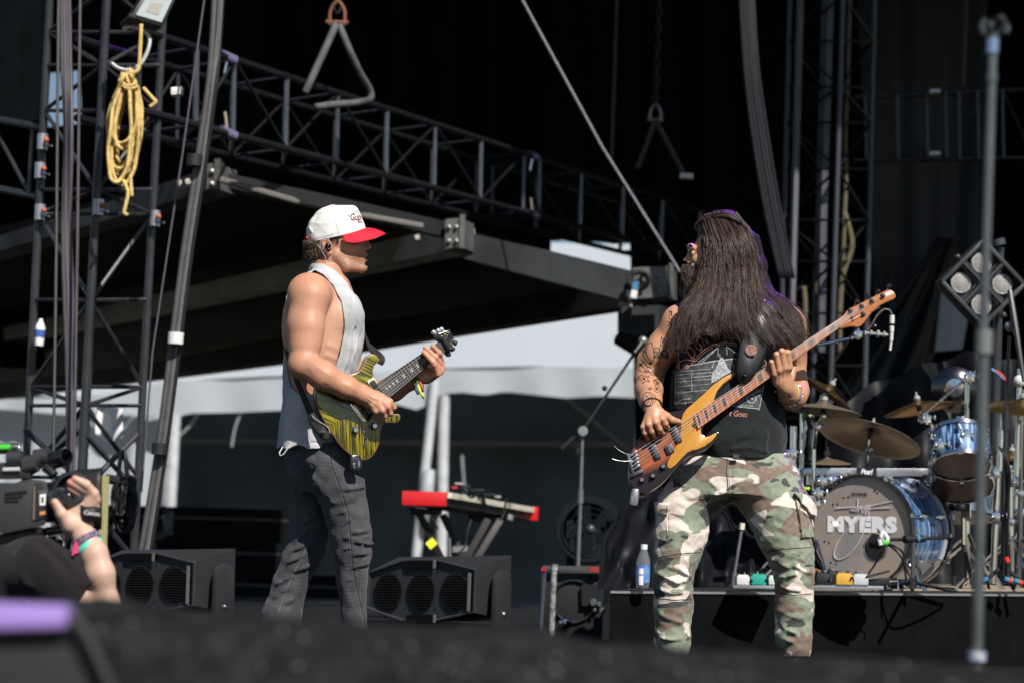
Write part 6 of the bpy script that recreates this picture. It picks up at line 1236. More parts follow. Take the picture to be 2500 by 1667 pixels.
 for i in range(5):
  b_ = lerp2(B0, B1, (i + .6) / 5.2); post = posts[(0, 1, 2, 3, 4)[i]] if i < 4 else posts[4]; c = sa[i]
  MB().tube([pl(c[0] - 16, c[1] + 10, .010), pl(*c, .0175), pl(*b_, .0175), pl(*post, .012), pl(post[0] + 2, post[1] - 6, .014), pl(post[0] - 4, post[1] - 5, .012)], .00095 - .0001 * i, 6).build('string', STRING, g)
 for i, e in enumerate((((1540, 1112, 0), (1526, 1106, -160), (1508, 1096, -168), (1500, 1087, -172)), ((1540, 1130, 0), (1524, 1125, -175), (1508, 1123, -180), (1495, 1119, -178)))):
  MB().tube([pl(1545, 1112 + 14 * i, .012)] + catmull_path([BW(x, y, -172) for x, y, z in e[1:]], 4), .0009, 5).build('string_end', STRING, g)
 transmitter(g, pl, (1549, 1214), 8, 10.5, 22, mat('pack_grey', (.10, .10, .115), rough=.3, coat=.3), .014)
 MB().tube([pl(1556, 1214, -.004), pl(1572, 1210, -.02)], .008, 10).build('jack_plug', BLK, g); MB().lathe([(.007, 0), (.007, .004), (.0001, .006)], pl(1578, 1213, -.03), Vector((0, -.8, -.6)), 12).build('strap_button', BLK, g)
 # strap
 le = mat('black_strap_leather', (.016, .016, .017), rough=.38, spec=.6, bump=.12, bscale=160, var=.3, vscale=40)
 pts = [(1884, 742, -86, 31), (1868, 780, -112, 31), (1852, 815, -124, 32), (1838, 850, -132, 32), (1828, 884, -140, 27), (1820, 910, -142, 20), (1816, 926, -138, 12), (1815, 933, -136, 4)]
 p = catmull_path([BW(*q[:3]) for q in pts], 5); ws = np.interp(np.linspace(0, 1, len(p)), np.linspace(0, 1, len(pts)), [q[3] for q in pts]) / S(DB); rows = []
 for i, c in enumerate(p):
  tt = (p[min(i + 1, len(p) - 1)] - p[max(i - 1, 0)]).normalized(); s = tt.cross(Vector((.1, -1, .1))).normalized(); rows.append([c + s * ws[i] * k + Vector((0, .012 * k * k, 0)) for k in (-1, -.85, -.5, 0, .5, .85, 1)])
 st = MB().grid(rows).build('strap', le, g, 180); st.modifiers.new('thick', 'SOLIDIFY').thickness = .005
 for k in (1, 5): MB().tube([r[k] + Vector((0, -.004, 0)) for r in rows[4:-3]], .0007, 4).build('stitching', mat('grey_stitch_line', (.1, .1, .1), rough=.7), st)
 sb = catmull_path([BW(*q) for q in ((1884, 742, -80), (1900, 730, -20), (1896, 740, 60), (1860, 820, 118), (1760, 980, 124), (1650, 1090, 60), (1580, 1190, -60))], 6)
 MB().grid([[c + Vector((-.04, 0, .02)), c + Vector((.04, 0, -.02))] for c in sb]).build('strap_back', le, g, 180).modifiers.new('thick', 'SOLIDIFY').thickness = .005
 cc = BW(1834, 855, -143); nn = Vector((-.15, -.97, .15)); pt = MB().lathe([(.0225, 0), (.0225, .001), (.019, .0014), (.0001, .0014)], cc, nn, 24).build('patch', mat('pink_patch', (.4, .2, .16), rough=.7, var=.7, vscale=150, var2=(.1, .05, .045)), st)
 MB().tube([BW(1824, 892, -145), BW(1820, 906, -147)], .0028, 6).build('slot', BLK, st); MB().lathe([(.0075, 0), (.0075, .002), (.003, .006), (.0001, .0065)], BW(1818, 917, -147), nn, 12).build('strap_button', mat('dark_button', (.05, .05, .05), rough=.2, metal=1), st)
bass()
# ================================================================== RISER AND DRUM KIT
rb = mat('riser_black_cloth', (.006, .006, .007), spec=.06, rough=.9, bump=.8, bscale=5, var=.4, vscale=6); ri = thing('drum_riser', 'low black drum riser with pale metal trim along its front edge', 'riser', PZ(1900, 0, 10.7))
A_, B_ = P(1490, 1440, 10.2), P(2640, 1449, 11.2); C_, D_ = B_ + Vector((.2, 3.2, .02)), A_ + Vector((.5, 3.2, 0)); q = [A_, B_, C_, D_]
MB().prism([Vector((p.x, p.y, p.z - .02)) for p in q], (0, 0, .02)).build('deck_top', mat('riser_top_black', (.015, .015, .016), rough=.6), ri)
rows = []
for v in np.linspace(0, 1, 5): rows.append([Vector((p.x, p.y + .012 * math.sin(u * 60) * v, (p.z - .021) * (1 - v) + .002 * v)) for u in np.linspace(0, 1, 90) for p in (A_.lerp(B_, u),)])
MB().grid(rows).build('skirt', rb, ri, 180); MB().prism([A_ - Vector((0, 0, .021)), D_ - Vector((0, 0, .021)), Vector((D_.x, D_.y, 0)), Vector((A_.x, A_.y, 0))], (.01, 0, 0)).build('side_skirt', rb, ri)
MB().bar(A_ + Vector((0, -.006, -.008)), B_ + Vector((0, -.006, -.008)), .008, .010).build('edge_trim', mat('trim_metal', (.3, .3, .31), rough=.45, metal=.6), ri)
rg_ = [A_.lerp(B_, .28).lerp(D_.lerp(C_, .28), v) if i == 0 else A_.lerp(B_, .95).lerp(D_.lerp(C_, .95), v) for v in (.12, .9) for i in (0, 1)]; tag(MB().prism([rg_[0] + Vector((0, 0, .004)), rg_[1] + Vector((0, 0, .004)), rg_[3] + Vector((0, 0, .004)), rg_[2] + Vector((0, 0, .004))], (0, 0, .006)).build('bounce_rug', mat('bounce_rug_tan', (.38, .31, .24), rough=.95, var=.4, vscale=9)), 'unseen tan rug added under the kit to bounce light upwards', 'rug')  # added rug, hidden from view, bounces sun onto the cymbal undersides
DR = 11.25
def RT(x, d): # top of the riser at pixel column x, depth d
 t = min(max((x - 1490) / 1150, 0), 1); z = A_.z + (B_.z - A_.z) * t; return Vector((P(x, 1380, d).x, d, z))
pearlb = mat('blue_oyster_shell', (.05, .13, .30), rough=.18, coat=1)
def pearl_mat():
 m = pearlb; nt = m.node_tree; b = nt.nodes['Principled BSDF']; L = nt.links.new; at = nt.nodes.new('ShaderNodeAttribute'); at.attribute_name = 'grain'
 mp = nt.nodes.new('ShaderNodeMapping'); mp.inputs['Scale'].default_value = (42, 3.2, 1); L(at.outputs['Vector'], mp.inputs[0]); nz = nt.nodes.new('ShaderNodeTexNoise'); nz.inputs['Scale'].default_value = 1; nz.inputs['Detail'].default_value = 5; nz.inputs['Distortion'].default_value = 1.6; L(mp.outputs[0], nz.inputs['Vector'])
 cr = nt.nodes.new('ShaderNodeValToRGB'); e = cr.color_ramp.elements; e[0].position = .38; e[0].color = (.004, .010, .03, 1); e[1].position = .7; e[1].color = (.34, .50, .74, 1); q = e.new(.52); q.color = (.05, .13, .30, 1); L(nz.outputs[0], cr.inputs[0]); L(cr.outputs[0], b.inputs['Base Color'])
pearl_mat()
def drum(t, c, ax, r, L, rim=.018, lugs=8, hoopm=None, front=None, back=None, fpart='head', swap=False):
 """cylinder from c along ax: shell with streaked wrap, hoops, lugs, heads"""
 ax = Vector(ax).normalized(); u = ax.orthogonal().normalized(); v = ax.cross(u); c = Vector(c); n = 48; V, Fc, at = [], [], []
 for i in range(5):
  for k in range(n + 1): a = 2 * math.pi * k / n; V.append(c + ax * L * (.02 + .96 * i / 4) + (u * math.cos(a) + v * math.sin(a)) * r); at += [L * i / 4, a * r, 0] if not swap else [a * r, L * i / 4, 0]
 for i in range(4):
  for k in range(n): b = i * (n + 1) + k; Fc.append((b, b + 1, b + n + 2, b + n + 1))
 o = mesh_py('shell', V, Fc, pearlb, t, 180); o.data.attributes.new('grain', 'FLOAT_VECTOR', 'POINT').data.foreach_set('vector', at)
 hm = hoopm or CHROME
 for h in (0, L): MB().lathe([(r * 1.0, -rim), (r * 1.045, -rim), (r * 1.045, rim), (r * 1.0, rim)], c + ax * h, ax, 48).build('hoop', hm, t)
 MB().lathe([(r * .995, 0), (.0001, 0)], c + ax * (-.002), ax, 48).build(fpart, front, t); MB().lathe([(r * .995, 0), (.0001, 0)], c + ax * (L + .002), ax, 48).build('head', back, t)
 for k in range(lugs):
  a = 2 * math.pi * (k + .5) / lugs; d = (u * math.cos(a) + v * math.sin(a))
  for h in (.27, .73): MB().tube([c + ax * L * (h - .07) + d * r, c + ax * L * (h - .04) + d * (r + .016), c + ax * L * (h + .04) + d * (r + .016), c + ax * L * (h + .07) + d * r], [.008, .013, .013, .008], 8).build('lug', CHROME, t)
  for h0, h1 in ((-.03, .25), (1.03, .75)): MB().tube([c + ax * L * h0 + d * (r * 1.06), c + ax * L * h1 + d * (r + .012)], .0035, 6).build('tension_rod', CHROME, t)
  for h in (-.01, 1.01): MB().box(c + ax * L * h + d * r * 1.06, .010, .010, .014, Matrix((d, ax.cross(d), ax)).transposed()).build('claw', CHROME, t)
 return u, v
kd = thing('bass_drum', 'blue streaked bass drum with lettered mirror head', 'drum', RT(2110, 11.2)); kax = Vector((math.sin(math.radians(36)), math.cos(math.radians(36)), .015)).normalized(); kc = P(2104, 1296, 11.2); KR = .272
mir = mat('reflection_tinted_head', (.46, .36, .29), rough=.3, metal=.15, coat=.5, var=.3, vscale=5, var2=(.30, .29, .29))  # tan and grey reflections of the surroundings put into the head's colour
drum(kd, kc, kax, KR, .44, .02, 8, mat('black_hoop', (.012, .012, .014), rough=.25, coat=.6), mir, mat('clear_head', (.05, .05, .055), rough=.3), 'front_head')
MB().lathe([(KR * 1.0, -.01), (KR * 1.05, -.01), (KR * 1.05, .012), (KR * 1.0, .012)], kc + kax * .38, kax, 48).build('white_hoop_band', mat('white_hoop', (.6, .62, .64), rough=.3), kd)
kn = -kax; kU = Vector((0, 0, 1)).cross(kn).normalized(); kV = kn.cross(kU).normalized()
def KP(x, y, off=.004): return kc + kU * x + kV * y + kn * off
whp = mat('white_vinyl_print', (.92, .92, .93), rough=.5)
text_flat('lettering', 'MYERS', whp, kd, KP(0, .03, .005), kU, kV, .068, 0, 1.12, 1.22, .075)
text_flat('lettering', 'EVANS', mat('black_print', (.01, .01, .01), rough=.5), kd, KP(-.012, .182, .005), kU, kV, .016, 0, 1.0, 1.25, .025)
sg_ = [[(-.145, .112), (-.05, .118), (.03, .122), (.08, .132), (.17, .150)], [(-.02, .16), (-.022, .125), (-.025, .1), (-.05, .108), (.16, .118)], [(-.02, .095), (0, .12), (.005, .09), (.03, .13), (.02, .08), (.045, .132), (.03, .05), (-.01, -.05), (-.07, -.12), (-.13, -.14), (-.15, -.11), (-.12, -.04), (-.04, .04), (.0, .085)]]
tube_obj('signature', [[KP(x, y, .006) for x, y in spline(p, 5)] for p in sg_], .0022, mat('lilac_ink', (.72, .66, .72), rough=.5), kd, 4)
pr = KP(.075, -.085, 0); MB().lathe([(.058, .001), (.064, .004), (.066, .001)], pr, kn, 32).build('port_ring', CHROME, kd); MB().lathe([(.0575, .0035), (.0001, .0035)], pr, kn, 32).build('port_hole', mat('port_dark', (.006, .006, .006), rough=.7), kd)
for s in (-1, 1): MB().tube([kc + kax * .08 + kU * s * .22 - kV * .16, kc + kax * .04 + kU * s * .33 - kV * .29], .010, 8).build('spur', CHROME, kd)
for x, y in ((-.10, .165), (-.075, .168), (-.16, .13), (-.135, .132), (.07, .2), (.085, .19), (-.205, -.055), (-.18, -.06), (-.17, -.16), (-.14, -.165)): MB().lathe([(.0055, .0030), (.0001, .0032)], KP(x, y, 0), kn, 12).build('air_hole', mat('port_dark', (.006, .006, .006)), kd)
# kick microphone on a short boom stand
km = thing('microphone_stand', 'short black boom stand in front of the bass drum with a blue tape band', 'mic stand', RT(2228, 10.75))
b0 = RT(2228, 10.75); jt = P(2230, 1315, 10.75); MB().tube([b0, jt], .011, 8).build('pole', mat('grey_stand_pole', (.12, .12, .13), rough=.35, metal=.6), km)
for a in (20, 140, 260): MB().tube([b0 + Vector((0, 0, .05)), b0 + Vector((.22 * math.cos(math.radians(a)), .22 * math.sin(math.radians(a)), .012))], .009, 6).build('foot', BLK, km)
MB().tube([P(2168, 1317, 10.7), P(2325, 1311, 10.9)], .009, 8).build('boom', BLK, km); MB().tube([P(2208, 1316, 10.73), P(2236, 1315, 10.76)], .019, 10).build('clutch', BLK, km); MB().tube([P(2233, 1315, 10.76), P(2241, 1315, 10.77)], .0195, 10).build('tape_band', mat('blue_tape', (.04, .18, .35), rough=.5), km); MB().tube([P(2243, 1315, 10.78), P(2256, 1314, 10.79)], .017, 10).build('clutch', BLK, km); MB().ball(P(2320, 1311, 10.9), .02, 6).build('counterweight', BLK, km)
mc = thing('microphone', 'black kick drum microphone with green connector at the port hole', 'microphone', P(2145, 1322, 10.7)); MB().tube([P(2126, 1320, 10.72), P(2130, 1321, 10.71), P(2147, 1322, 10.69), P(2153, 1322, 10.69)], [.02, .036, .036, .026], 16).build('body', mat('mic_black', (.012, .012, .013), rough=.35), mc); MB().tube([P(2146, 1316, 10.66), P(2150, 1330, 10.66)], .012, 10).build('grey_plate', mat('mic_plate', (.6, .6, .6), rough=.4), mc); MB().tube([P(2158, 1326, 10.68), P(2171, 1326, 10.67)], .014, 10).build('connector', mat('green_connector', (.08, .55, .06), rough=.4), mc); MB().tube(catmull_path([P(2150, 1312, 10.68), P(2156, 1300, 10.68), P(2166, 1312, 10.68), P(2166, 1320, 10.68)]), .011, 8).build('clip', mat('white_clip', (.7, .7, .7), rough=.4), mc)
for i, pts in enumerate((((2171, 1327, 10.66), (2186, 1334, 10.6), (2205, 1350, 10.6), (2218, 1400, 10.6), (2260, 1428, 10.6), (2330, 1436, 10.8)), ((2170, 1330, 10.66), (2190, 1346, 10.6), (2206, 1372, 10.6), (2212, 1415, 10.6)), ((2150, 1345, 10.7), (2140, 1370, 10.72), (2120, 1400, 10.75)))): tag(tube_obj('microphone_cable', [catmull_path([P(*p) for p in pts])], .005, mat('black_cable', (.018, .018, .02))), ('cable from the kick microphone running right along the riser', 'cable from the kick microphone dropping to the riser', 'thin cable lying across the lower bass drum head')[i], 'cable')
# rack
rk = thing('drum_rack', 'silver square-tube drum rack with name plate across the kit', 'drum rack', RT(2200, 11.05)); alu = mat('brushed_aluminium', (.55, .57, .6), rough=.28, metal=.8, var=.2, vscale=40)
MB().bar(P(1925, 1151, 11.4), P(2425, 1153, 11.5), .03, .040).build('bar', alu, rk, 30, .003)
MB().bar(P(2091, 1151, 11.365), P(2140, 1151.5, 11.365), .012, .043).build('name_plate', mat('plate_black', (.012, .012, .014), rough=.3), rk); nu = (P(2140, 1151.5, 11.35) - P(2091, 1151, 11.35)).normalized(); text_flat('lettering', 'Pearl', whp, rk, P(2115, 1151, 11.352), nu, Vector((0, 0, 1)), .026, .3, .85, .9, .01)
for x0, y0, x1, y1, d, r in ((1938, 1040, 1928, 1432, 11.4, .017), (2436, 1150, 2424, 1424, 11.5, .0175), (2447, 1010, 2440, 1150, 11.5, .0175), (1975, 1150, 1968, 1420, 11.8, .012), (2490, 900, 2478, 1260, 11.6, .014)): MB().tube([P(x0, y0, d), P(x1, y1, d)], r, 12).build('post', CHROME, rk)
def clamp(t, p, s=.03):
 m = MB(); m.box(p, s, s * .8, s * .8); m.tube([p + Vector((s * 1.0, -s * .9, s * .3)), p + Vector((s * 1.6, -s * 1.6, s * .3))], s * .22, 6); m.tube([p + Vector((s * 1.6, -s * 1.9, s * -.25)), p + Vector((s * 1.6, -s * 1.5, s * .85))], s * .28, 6); m.tube([p + Vector((0, -s * .5, -s * 1.3)), p + Vector((0, -s * .5, s * 1.3))], s * .42, 8); m.ball(p + Vector((-s * .8, -s, 0)), s * .5, 5); return m.build('clamp', CHROME, t, 40, .002)
for x, y, d in ((2278, 1150, 11.4), (1940, 1152, 11.4), (2428, 1155, 11.45), (2292, 1088, 11.0), (2432, 1262, 11.0), (2490, 1250, 11.5), (2482, 1178, 11.5), (1996, 1205, 11.2), (2006, 1175, 11.2), (1990, 1230, 11.25), (1932, 1108, 11.1), (2030, 1172, 11.3)): clamp(rk, P(x, y, d), .026)
for i, pts in enumerate((((2450, 1090, 11), (2462, 1140, 10.95), (2458, 1200, 10.95), (2452, 1300, 10.95), (2450, 1420, 10.95)), ((2446, 1094, 11), (2466, 1150, 10.93), (2462, 1230, 10.93), (2458, 1420, 10.95)), ((2440, 1090, 11), (2456, 1150, 10.96), (2456, 1420, 10.97)))): MB().tube(catmull_path([P(*p) for p in pts]), .006, 6).build('cable', cb_, rk)
# toms
tm = thing('tom_drum', 'blue streaked rack tom above the silver rack bar', 'drum', P(2345, 1150, 11.2)); tx = Vector((.03, .45, .9)).normalized(); tc = P(2346, 1135, 11.05)
drum(tm, tc, tx, .142, .17, .010, 6, CHROME, mat('brown_clear_head', (.12, .055, .035), rough=.25), mat('white_head', (.6, .6, .58), rough=.5), 'bottom_head', True)
ft = thing('tom_drum', 'tom drum with brown bottom head hanging under the rack bar', 'drum', P(2350, 1215, 11.4)); tx2 = Vector((.02, .52, .85)).normalized(); fc = P(2349, 1184, 11.3)
drum(ft, fc, tx2, .155, .12, .008, 6, CHROME, mat('brown_clear_head', (.12, .055, .035), rough=.25), mat('white_head', (.6, .6, .58), rough=.5), 'bottom_head', True)
tn = -tx2
for x, y in ((0, .01), (0, -.035), (.11, .01), (-.1, .02)): MB().lathe([(.010, .004), (.0001, .0042)], fc + Vector((1, 0, 0)) * x + tn.cross(Vector((1, 0, 0))).normalized() * -y, tn, 10).build('sticker_dot', BLK, ft)
sn = thing('snare_drum', 'chrome snare drum low behind the bass drum', 'drum', RT(2350, 12)); MB().lathe([(.17, 0), (.175, .0), (.175, .02), (.165, .02), (.165, .11), (.175, .11), (.175, .13), (.0001, .13)], P(2352, 1262, 11.7), (.05, .2, 1), 32).build('shell', CHROME, sn); MB().lathe([(.16, -.004), (.0001, -.005)], P(2352, 1262, 11.7), (.05, .2, 1), 32).build('bottom_head', mat('clear_head', (.05, .05, .055)), sn)
for a in range(8): MB().tube([P(2352, 1262, 11.7) + Vector((.172 * math.cos(a * .785), .172 * math.sin(a * .785), -.005)), P(2352, 1262, 11.7) + Vector((.172 * math.cos(a * .785), .172 * math.sin(a * .785), .13))], .006, 6).build('tension_rod', CHROME, sn)
for a in (30, 150, 270): MB().tube([P(2352, 1330, 11.7), RT(2352, 11.7) + Vector((.28 * math.cos(math.radians(a)), .28 * math.sin(math.radians(a)), .01))], .011, 8).build('leg', CHROME, sn)
MB().tube([P(2352, 1262, 11.7), P(2352, 1340, 11.7)], .013, 8).build('pole', CHROME, sn)
# cymbals
brz = [mat('dark_bronze_cymbal', (.30, .235, .16), rough=.35, metal=.55, var=.3, vscale=9), mat('golden_bronze_cymbal', (.50, .32, .13), rough=.25, metal=.95, var=.2, vscale=9)]
def cymbal(x, y, d, r, nrm, m, lab, stand, boom=None, bell=True, lettering=None):
 t = thing('cymbal', lab, 'cymbal', P(x, y, d)); c = P(x, y, d); nrm = Vector(nrm).normalized(); pr_ = []
 for i in range(13):
  q = i / 12; h = -.055 * (q ** 1.5) * r / .26 if q > .2 else -.0049 + .022 * math.cos(q / .2 * math.pi / 2); pr_.append((max(r * q, 1e-4), h + (.0012 * (i % 2) if q > .25 else 0)))
 MB().lathe(pr_ + [(r * .998, pr_[-1][1] - .002)] + [(a * .995 if a > .001 else 1e-4, h - .0022) for a, h in pr_[::-1]], c, nrm, 56).build('plate', m, t, 50)
 MB().lathe([(.014, .012), (.018, .02), (.014, .035), (.006, .038), (.006, .055), (.0001, .056)], c, nrm, 12).build('wing_nut', mat('felt_grey', (.3, .3, .28), rough=.7), t); MB().lathe([(.006, -.06), (.012, -.05), (.016, -.012), (.006, 0)], c, nrm, 12).build('felt', BLK, t)
 if lettering:
  u = Vector((1, 0, 0)); u = (u - nrm * u.dot(nrm)).normalized(); v = nrm.cross(u); u2 = (u * .97 + v * -.2).normalized(); text_flat('lettering', lettering, mat('faint_print', (.62, .6, .55), rough=.5), t, c - nrm * .047 - v * r * .62, u2, -nrm.cross(u2) * -1, .030, .2, 1, 1, 0)
 s = thing('cymbal_stand', 'chrome stand under the ' + lab, 'cymbal stand', RT(stand[0], stand[2])); p1 = P(*stand); top = c - nrm * .06
 MB().tube([top, c], .005, 6).build('tip', CHROME, s)
 if boom: bj = P(*boom); MB().tube([top, bj], .0075, 8).build('boom', CHROME, s); clamp(s, bj, .018); clamp(s, top, .014); MB().tube([bj + Vector((.0, 0, .02)), Vector((p1.x, p1.y, 1.05))], .011, 8).build('tube', CHROME, s); up_ = Vector((p1.x, p1.y, 1.05))
 else: up_ = top; clamp(s, top.lerp(p1, .12), .013)
 ft_ = RT(stand[0], stand[2]); mid = up_.lerp(ft_, .45); MB().tube([up_, mid], .0095, 8).build('tube', CHROME, s); MB().tube([mid, ft_ + Vector((0, 0, .03))], .0135, 8).build('tube', CHROME, s); clamp(s, mid, .018)
 for a in (40, 160, 280): e = ft_ + Vector((.3 * math.cos(math.radians(a)), .3 * math.sin(math.radians(a)), .014)); MB().tube([ft_ + Vector((0, 0, .3)), e], .008, 6).build('leg', CHROME, s)
 return t
cymbal(2128, 1044, 11.75, .275, (.27, .22, .93), brz[0], 'large dark cymbal tilted over the bass drum', (2104, 1300, 11.95), None, True, 'symphonic')
cymbal(2012, 985, 11.2, .19, (.08, .03, .99), brz[0], 'dark cymbal half hidden behind the bassist elbow', (1985, 1250, 11.4), (1995, 1040, 11.3))
cymbal(2026, 945, 11.5, .165, (.56, -.06, .83), brz[1], 'steeply tilted bronze cymbal seen edge-on behind the fretting hand', (1956, 1250, 11.6), (1975, 1010, 11.6))
cymbal(2241, 982, 11.6, .185, (-.20, .10, .97), brz[1], 'golden double cymbal left of the tall mic stand', (2362, 1060, 11.7), (2250, 1022, 11.55))
cymbal(2497, 978, 11.4, .21, (.02, -.22, .97), brz[1], 'bronze cymbal at the right edge of the picture', (2488, 1200, 11.5))
cymbal(2020, 1117, 11.7, .13, (-.02, -.10, .99), brz[0], 'small dark hi-hat cymbal behind the trouser pocket', (2015, 1250, 11.8))
cymbal(2470, 1108, 12.2, .17, (.05, -.05, .99), brz[1], 'low bronze cymbal behind the right rack post', (2470, 1250, 12.2))
MB().tube([P(2360, 1048, 11.5), P(2362, 920, 11.5)], .011, 8).build('chrome_post', CHROME, rk); MB().tube([P(2244, 1020, 11.5), P(2382, 905, 11.5)], .008, 8).build('boom_rod', CHROME, rk); clamp(rk, P(2366, 922, 11.45), .026); clamp(rk, P(2262, 1022, 11.45), .022); clamp(rk, P(2358, 1062, 10.98), .024)
# drum microphones and black stands at right
m1 = thing('microphone_stand', 'slim black microphone stand at the right edge behind the kit', 'mic stand', RT(2462, 11.3)); pb = mat('stand_black', (.02, .02, .022), rough=.35, spec=.6)
MB().tube([P(2464, 820, 11.0), P(2456, 1030, 11.0)], .0085, 8).tube([P(2456, 1030, 11.0), P(2448, 1390, 11.0)], .0125, 8).build('pole', pb, m1); MB().tube([P(2456, 1005, 11.0), P(2455, 1050, 11.0)], .018, 10).build('clutch', pb, m1); MB().ball(P(2466, 797, 11.0), .028, 7).build('joint', mat('joint_grey', (.2, .2, .21), rough=.4), m1); MB().tube([P(2466, 710, 11.0), P(2480, 800, 10.95), P(2500, 930, 10.9)], [.014, .016, .010], 8).build('boom', pb, m1)
for e, c in (((2400, 1420), 'blue_tape'), ((2510, 1432), 'red_tape'), ((2475, 1436), 'black')): MB().tube([P(2448, 1380, 11.0), P(*e, 10.9)], .011, 7).build('leg', pb, m1)
for a, b, m in (((2398, 1416), (2412, 1413), mat('blue_tape', (.04, .18, .35))), ((2452, 1412), (2462, 1416), mat('blue_tape', (.04, .18, .35))), ((2462, 1416), (2468, 1418), mat('red_tape', (.6, .03, .02), rough=.5)), ((2487, 1420), (2496, 1424), mat('red_tape', (.6, .03, .02), rough=.5)), ((2476, 1417), (2487, 1420), mat('blue_tape', (.04, .18, .35))), ((2455, 1360), (2460, 1372), mat('red_tape', (.6, .03, .02), rough=.5))): MB().tube([P(*a, 10.88), P(*b, 10.88)], .014, 8).build('tape_band', m, m1)
ov = thing('microphone_stand', 'bright boom arm with slim white microphone below the bass headstock', 'mic stand', RT(1960, 11.4)); MB().tube([P(2000, 842, 11.2), P(2078, 826, 11.0)], [.008, .010], 8).tube([P(2078, 826, 11.0), P(2108, 813, 11.0)], .011, 8).build('boom', CHROME, ov); clamp(ov, P(2094, 817, 10.98), .02); MB().tube([P(2112, 813, 11.0), P(2168, 818, 11.0)], .008, 8).tube([P(2124, 813, 11.0), P(2128, 814, 11.0)], .015, 8).tube([P(2140, 815, 11.0), P(2146, 816, 11.0)], .019, 8).tube([P(2156, 816, 11.0), P(2160, 817, 11.0)], .016, 8).build('shock_mount', mat('mount_grey', (.4, .4, .38), rough=.4, metal=.5), ov); MB().tube([P(2000, 842, 11.2), P(1960, 850, 11.4), RT(1950, 11.4)], .009, 8).build('pole', CHROME, ov)
pm = thing('microphone', 'slim pale pencil microphone hanging beside the bass headstock', 'microphone', P(2177, 815, 11)); MB().tube([P(2178, 770, 11), P(2177.5, 790, 11)], .0125, 10).tube([P(2177, 796, 11), P(2177, 810, 11)], .0115, 10).tube([P(2177, 810, 11), P(2176, 832, 11)], .009, 10).tube([P(2176, 832, 11), P(2173, 855, 11)], .006, 8).build('body', mat('mic_white', (.62, .62, .58), rough=.35), pm); MB().tube(catmull_path([P(2178, 770, 11), P(2172, 758, 11), P(2158, 756, 11), P(2142, 770, 11), P(2130, 790, 11), P(2116, 812, 11)]), .005, 6).build('cable', mat('grey_cable', (.15, .14, .14)), pm)
for c, d, col, lab in (((2353, 1032), 11.4, (.08, .55, .06), 'drum microphone with green band on the rim of the rack tom'), ((1968, 1008), 11.3, (.08, .55, .06), 'drum microphone with green band below the dark cymbal')):
 t = thing('microphone', lab, 'microphone', P(*c, d)); MB().tube([P(c[0] - 6, c[1] - 16, d), P(c[0] - 2, c[1] - 4, d)], [.016, .018], 10).build('capsule', mat('mic_grey', (.35, .35, .34), rough=.4, metal=.5), t); MB().tube([P(c[0] - 2, c[1] - 2, d), P(c[0] + 2, c[1] + 9, d)], .014, 10).build('band', mat('green_connector', col), t); MB().tube([P(c[0] + 2, c[1] + 9, d), P(c[0] + 12, c[1] + 40, d)], .011, 10).build('body', BLK, t)
tag(MB().ball(P(2489, 930, 11.3), .032, 8).build('microphone', mat('mic_white', (.62, .62, .58)), None), 'round white microphone above the cymbal at the right edge', 'microphone')
for c, lab in (((1966, 1191), 'two small yellow-green lamps on the dark gear behind the trouser pocket'), ):
 t = thing('indicator', lab, 'indicator', P(*c, 11.6)); MB().box(P(c[0] + 4, c[1] + 6, 11.62), .03, .03, .03).build('case', BLK, t)
 for dx in (0, 8): MB().ball(P(c[0] + dx, c[1], 11.58), .008, 6).build('lamp', mat('yellow_green_led', (.5, .7, .05), rough=.4, emit=((.6, .9, .1), .8)), t)
cv = thing('covered_gear', 'black cloth covering bulky gear behind the drum kit', 'cover', RT(2250, 13)); rows = []
for v in np.linspace(0, 1, 14): rows.append([P(2020 + 560 * u, (1430 - v * (1430 - np.interp(u, [0, .15, .35, .6, .8, 1], [1010, 950, 905, 860, 880, 900]))) + 6 * math.sin(u * 30 + v * 5), 13.2 + .5 * v + .08 * math.sin(u * 22 + v * 3) + .05 * math.sin(v * 18)) for u in np.linspace(0, 1, 50)])
MB().grid(rows).build('cloth', mat('black_tarp', (.007, .008, .010), rough=.5, spec=.15, bump=2, bscale=4), cv, 180)
fn = thing('fan', 'chrome round fan behind the golden cymbal', 'fan', P(2330, 950, 12.6)); MB().lathe([(.10, 0), (.13, .02), (.13, .09), (.09, .13), (.03, .14), (.0001, .14)], P(2330, 950, 12.6), (-.15, -1, -.1), 28).build('housing', mat('dark_chrome', (.12, .12, .13), rough=.2, metal=1), fn); MB().lathe([(.045, .14), (.05, .16), (.0001, .17)], P(2328, 944, 12.6), (-.15, -1, -.1), 20).build('hub', CHROME, fn); MB().tube([P(2330, 975, 12.6), RT(2330, 12.6)], .018, 8).build('pole', BLK, fn)

# ================================================================== PEDALBOARDS AND BOTTLE ON THE RISER EDGE
def pedal(t, x, d, w, h, dp, col, lab, knobs=3, name='effects_pedal', y=1426):
 o = thing(name, lab, 'effects pedal', P(x, y, d)); s = S(d); m = mat('enamel_' + '_'.join('%.2f' % c for c in col), col, rough=.4, coat=.3); c = P(x, y - h / 2, d)
 MB().box(c, w / 2 / s, dp, h / 2 / s).build('case', m, o, 30, .003); MB().box(c + Vector((0, 0, h / 2 / s + .004)), w / 2 / s * .8, dp * .8, .004).build('top_plate', m, o)
 for i in range(knobs): MB().tube([c + Vector(((i - (knobs - 1) / 2) * w / s / (knobs + .3), .01, h / 2 / s)), c + Vector(((i - (knobs - 1) / 2) * w / s / (knobs + .3), .01, h / 2 / s + .018))], .006, 8).build('knob', CHROME if i % 2 else BLK, o)
 MB().tube([c + Vector((w / 2 / s, 0, 0)), c + Vector((w / 2 / s + .02, 0, 0))], .006, 6).build('plug', CHROME, o); return o
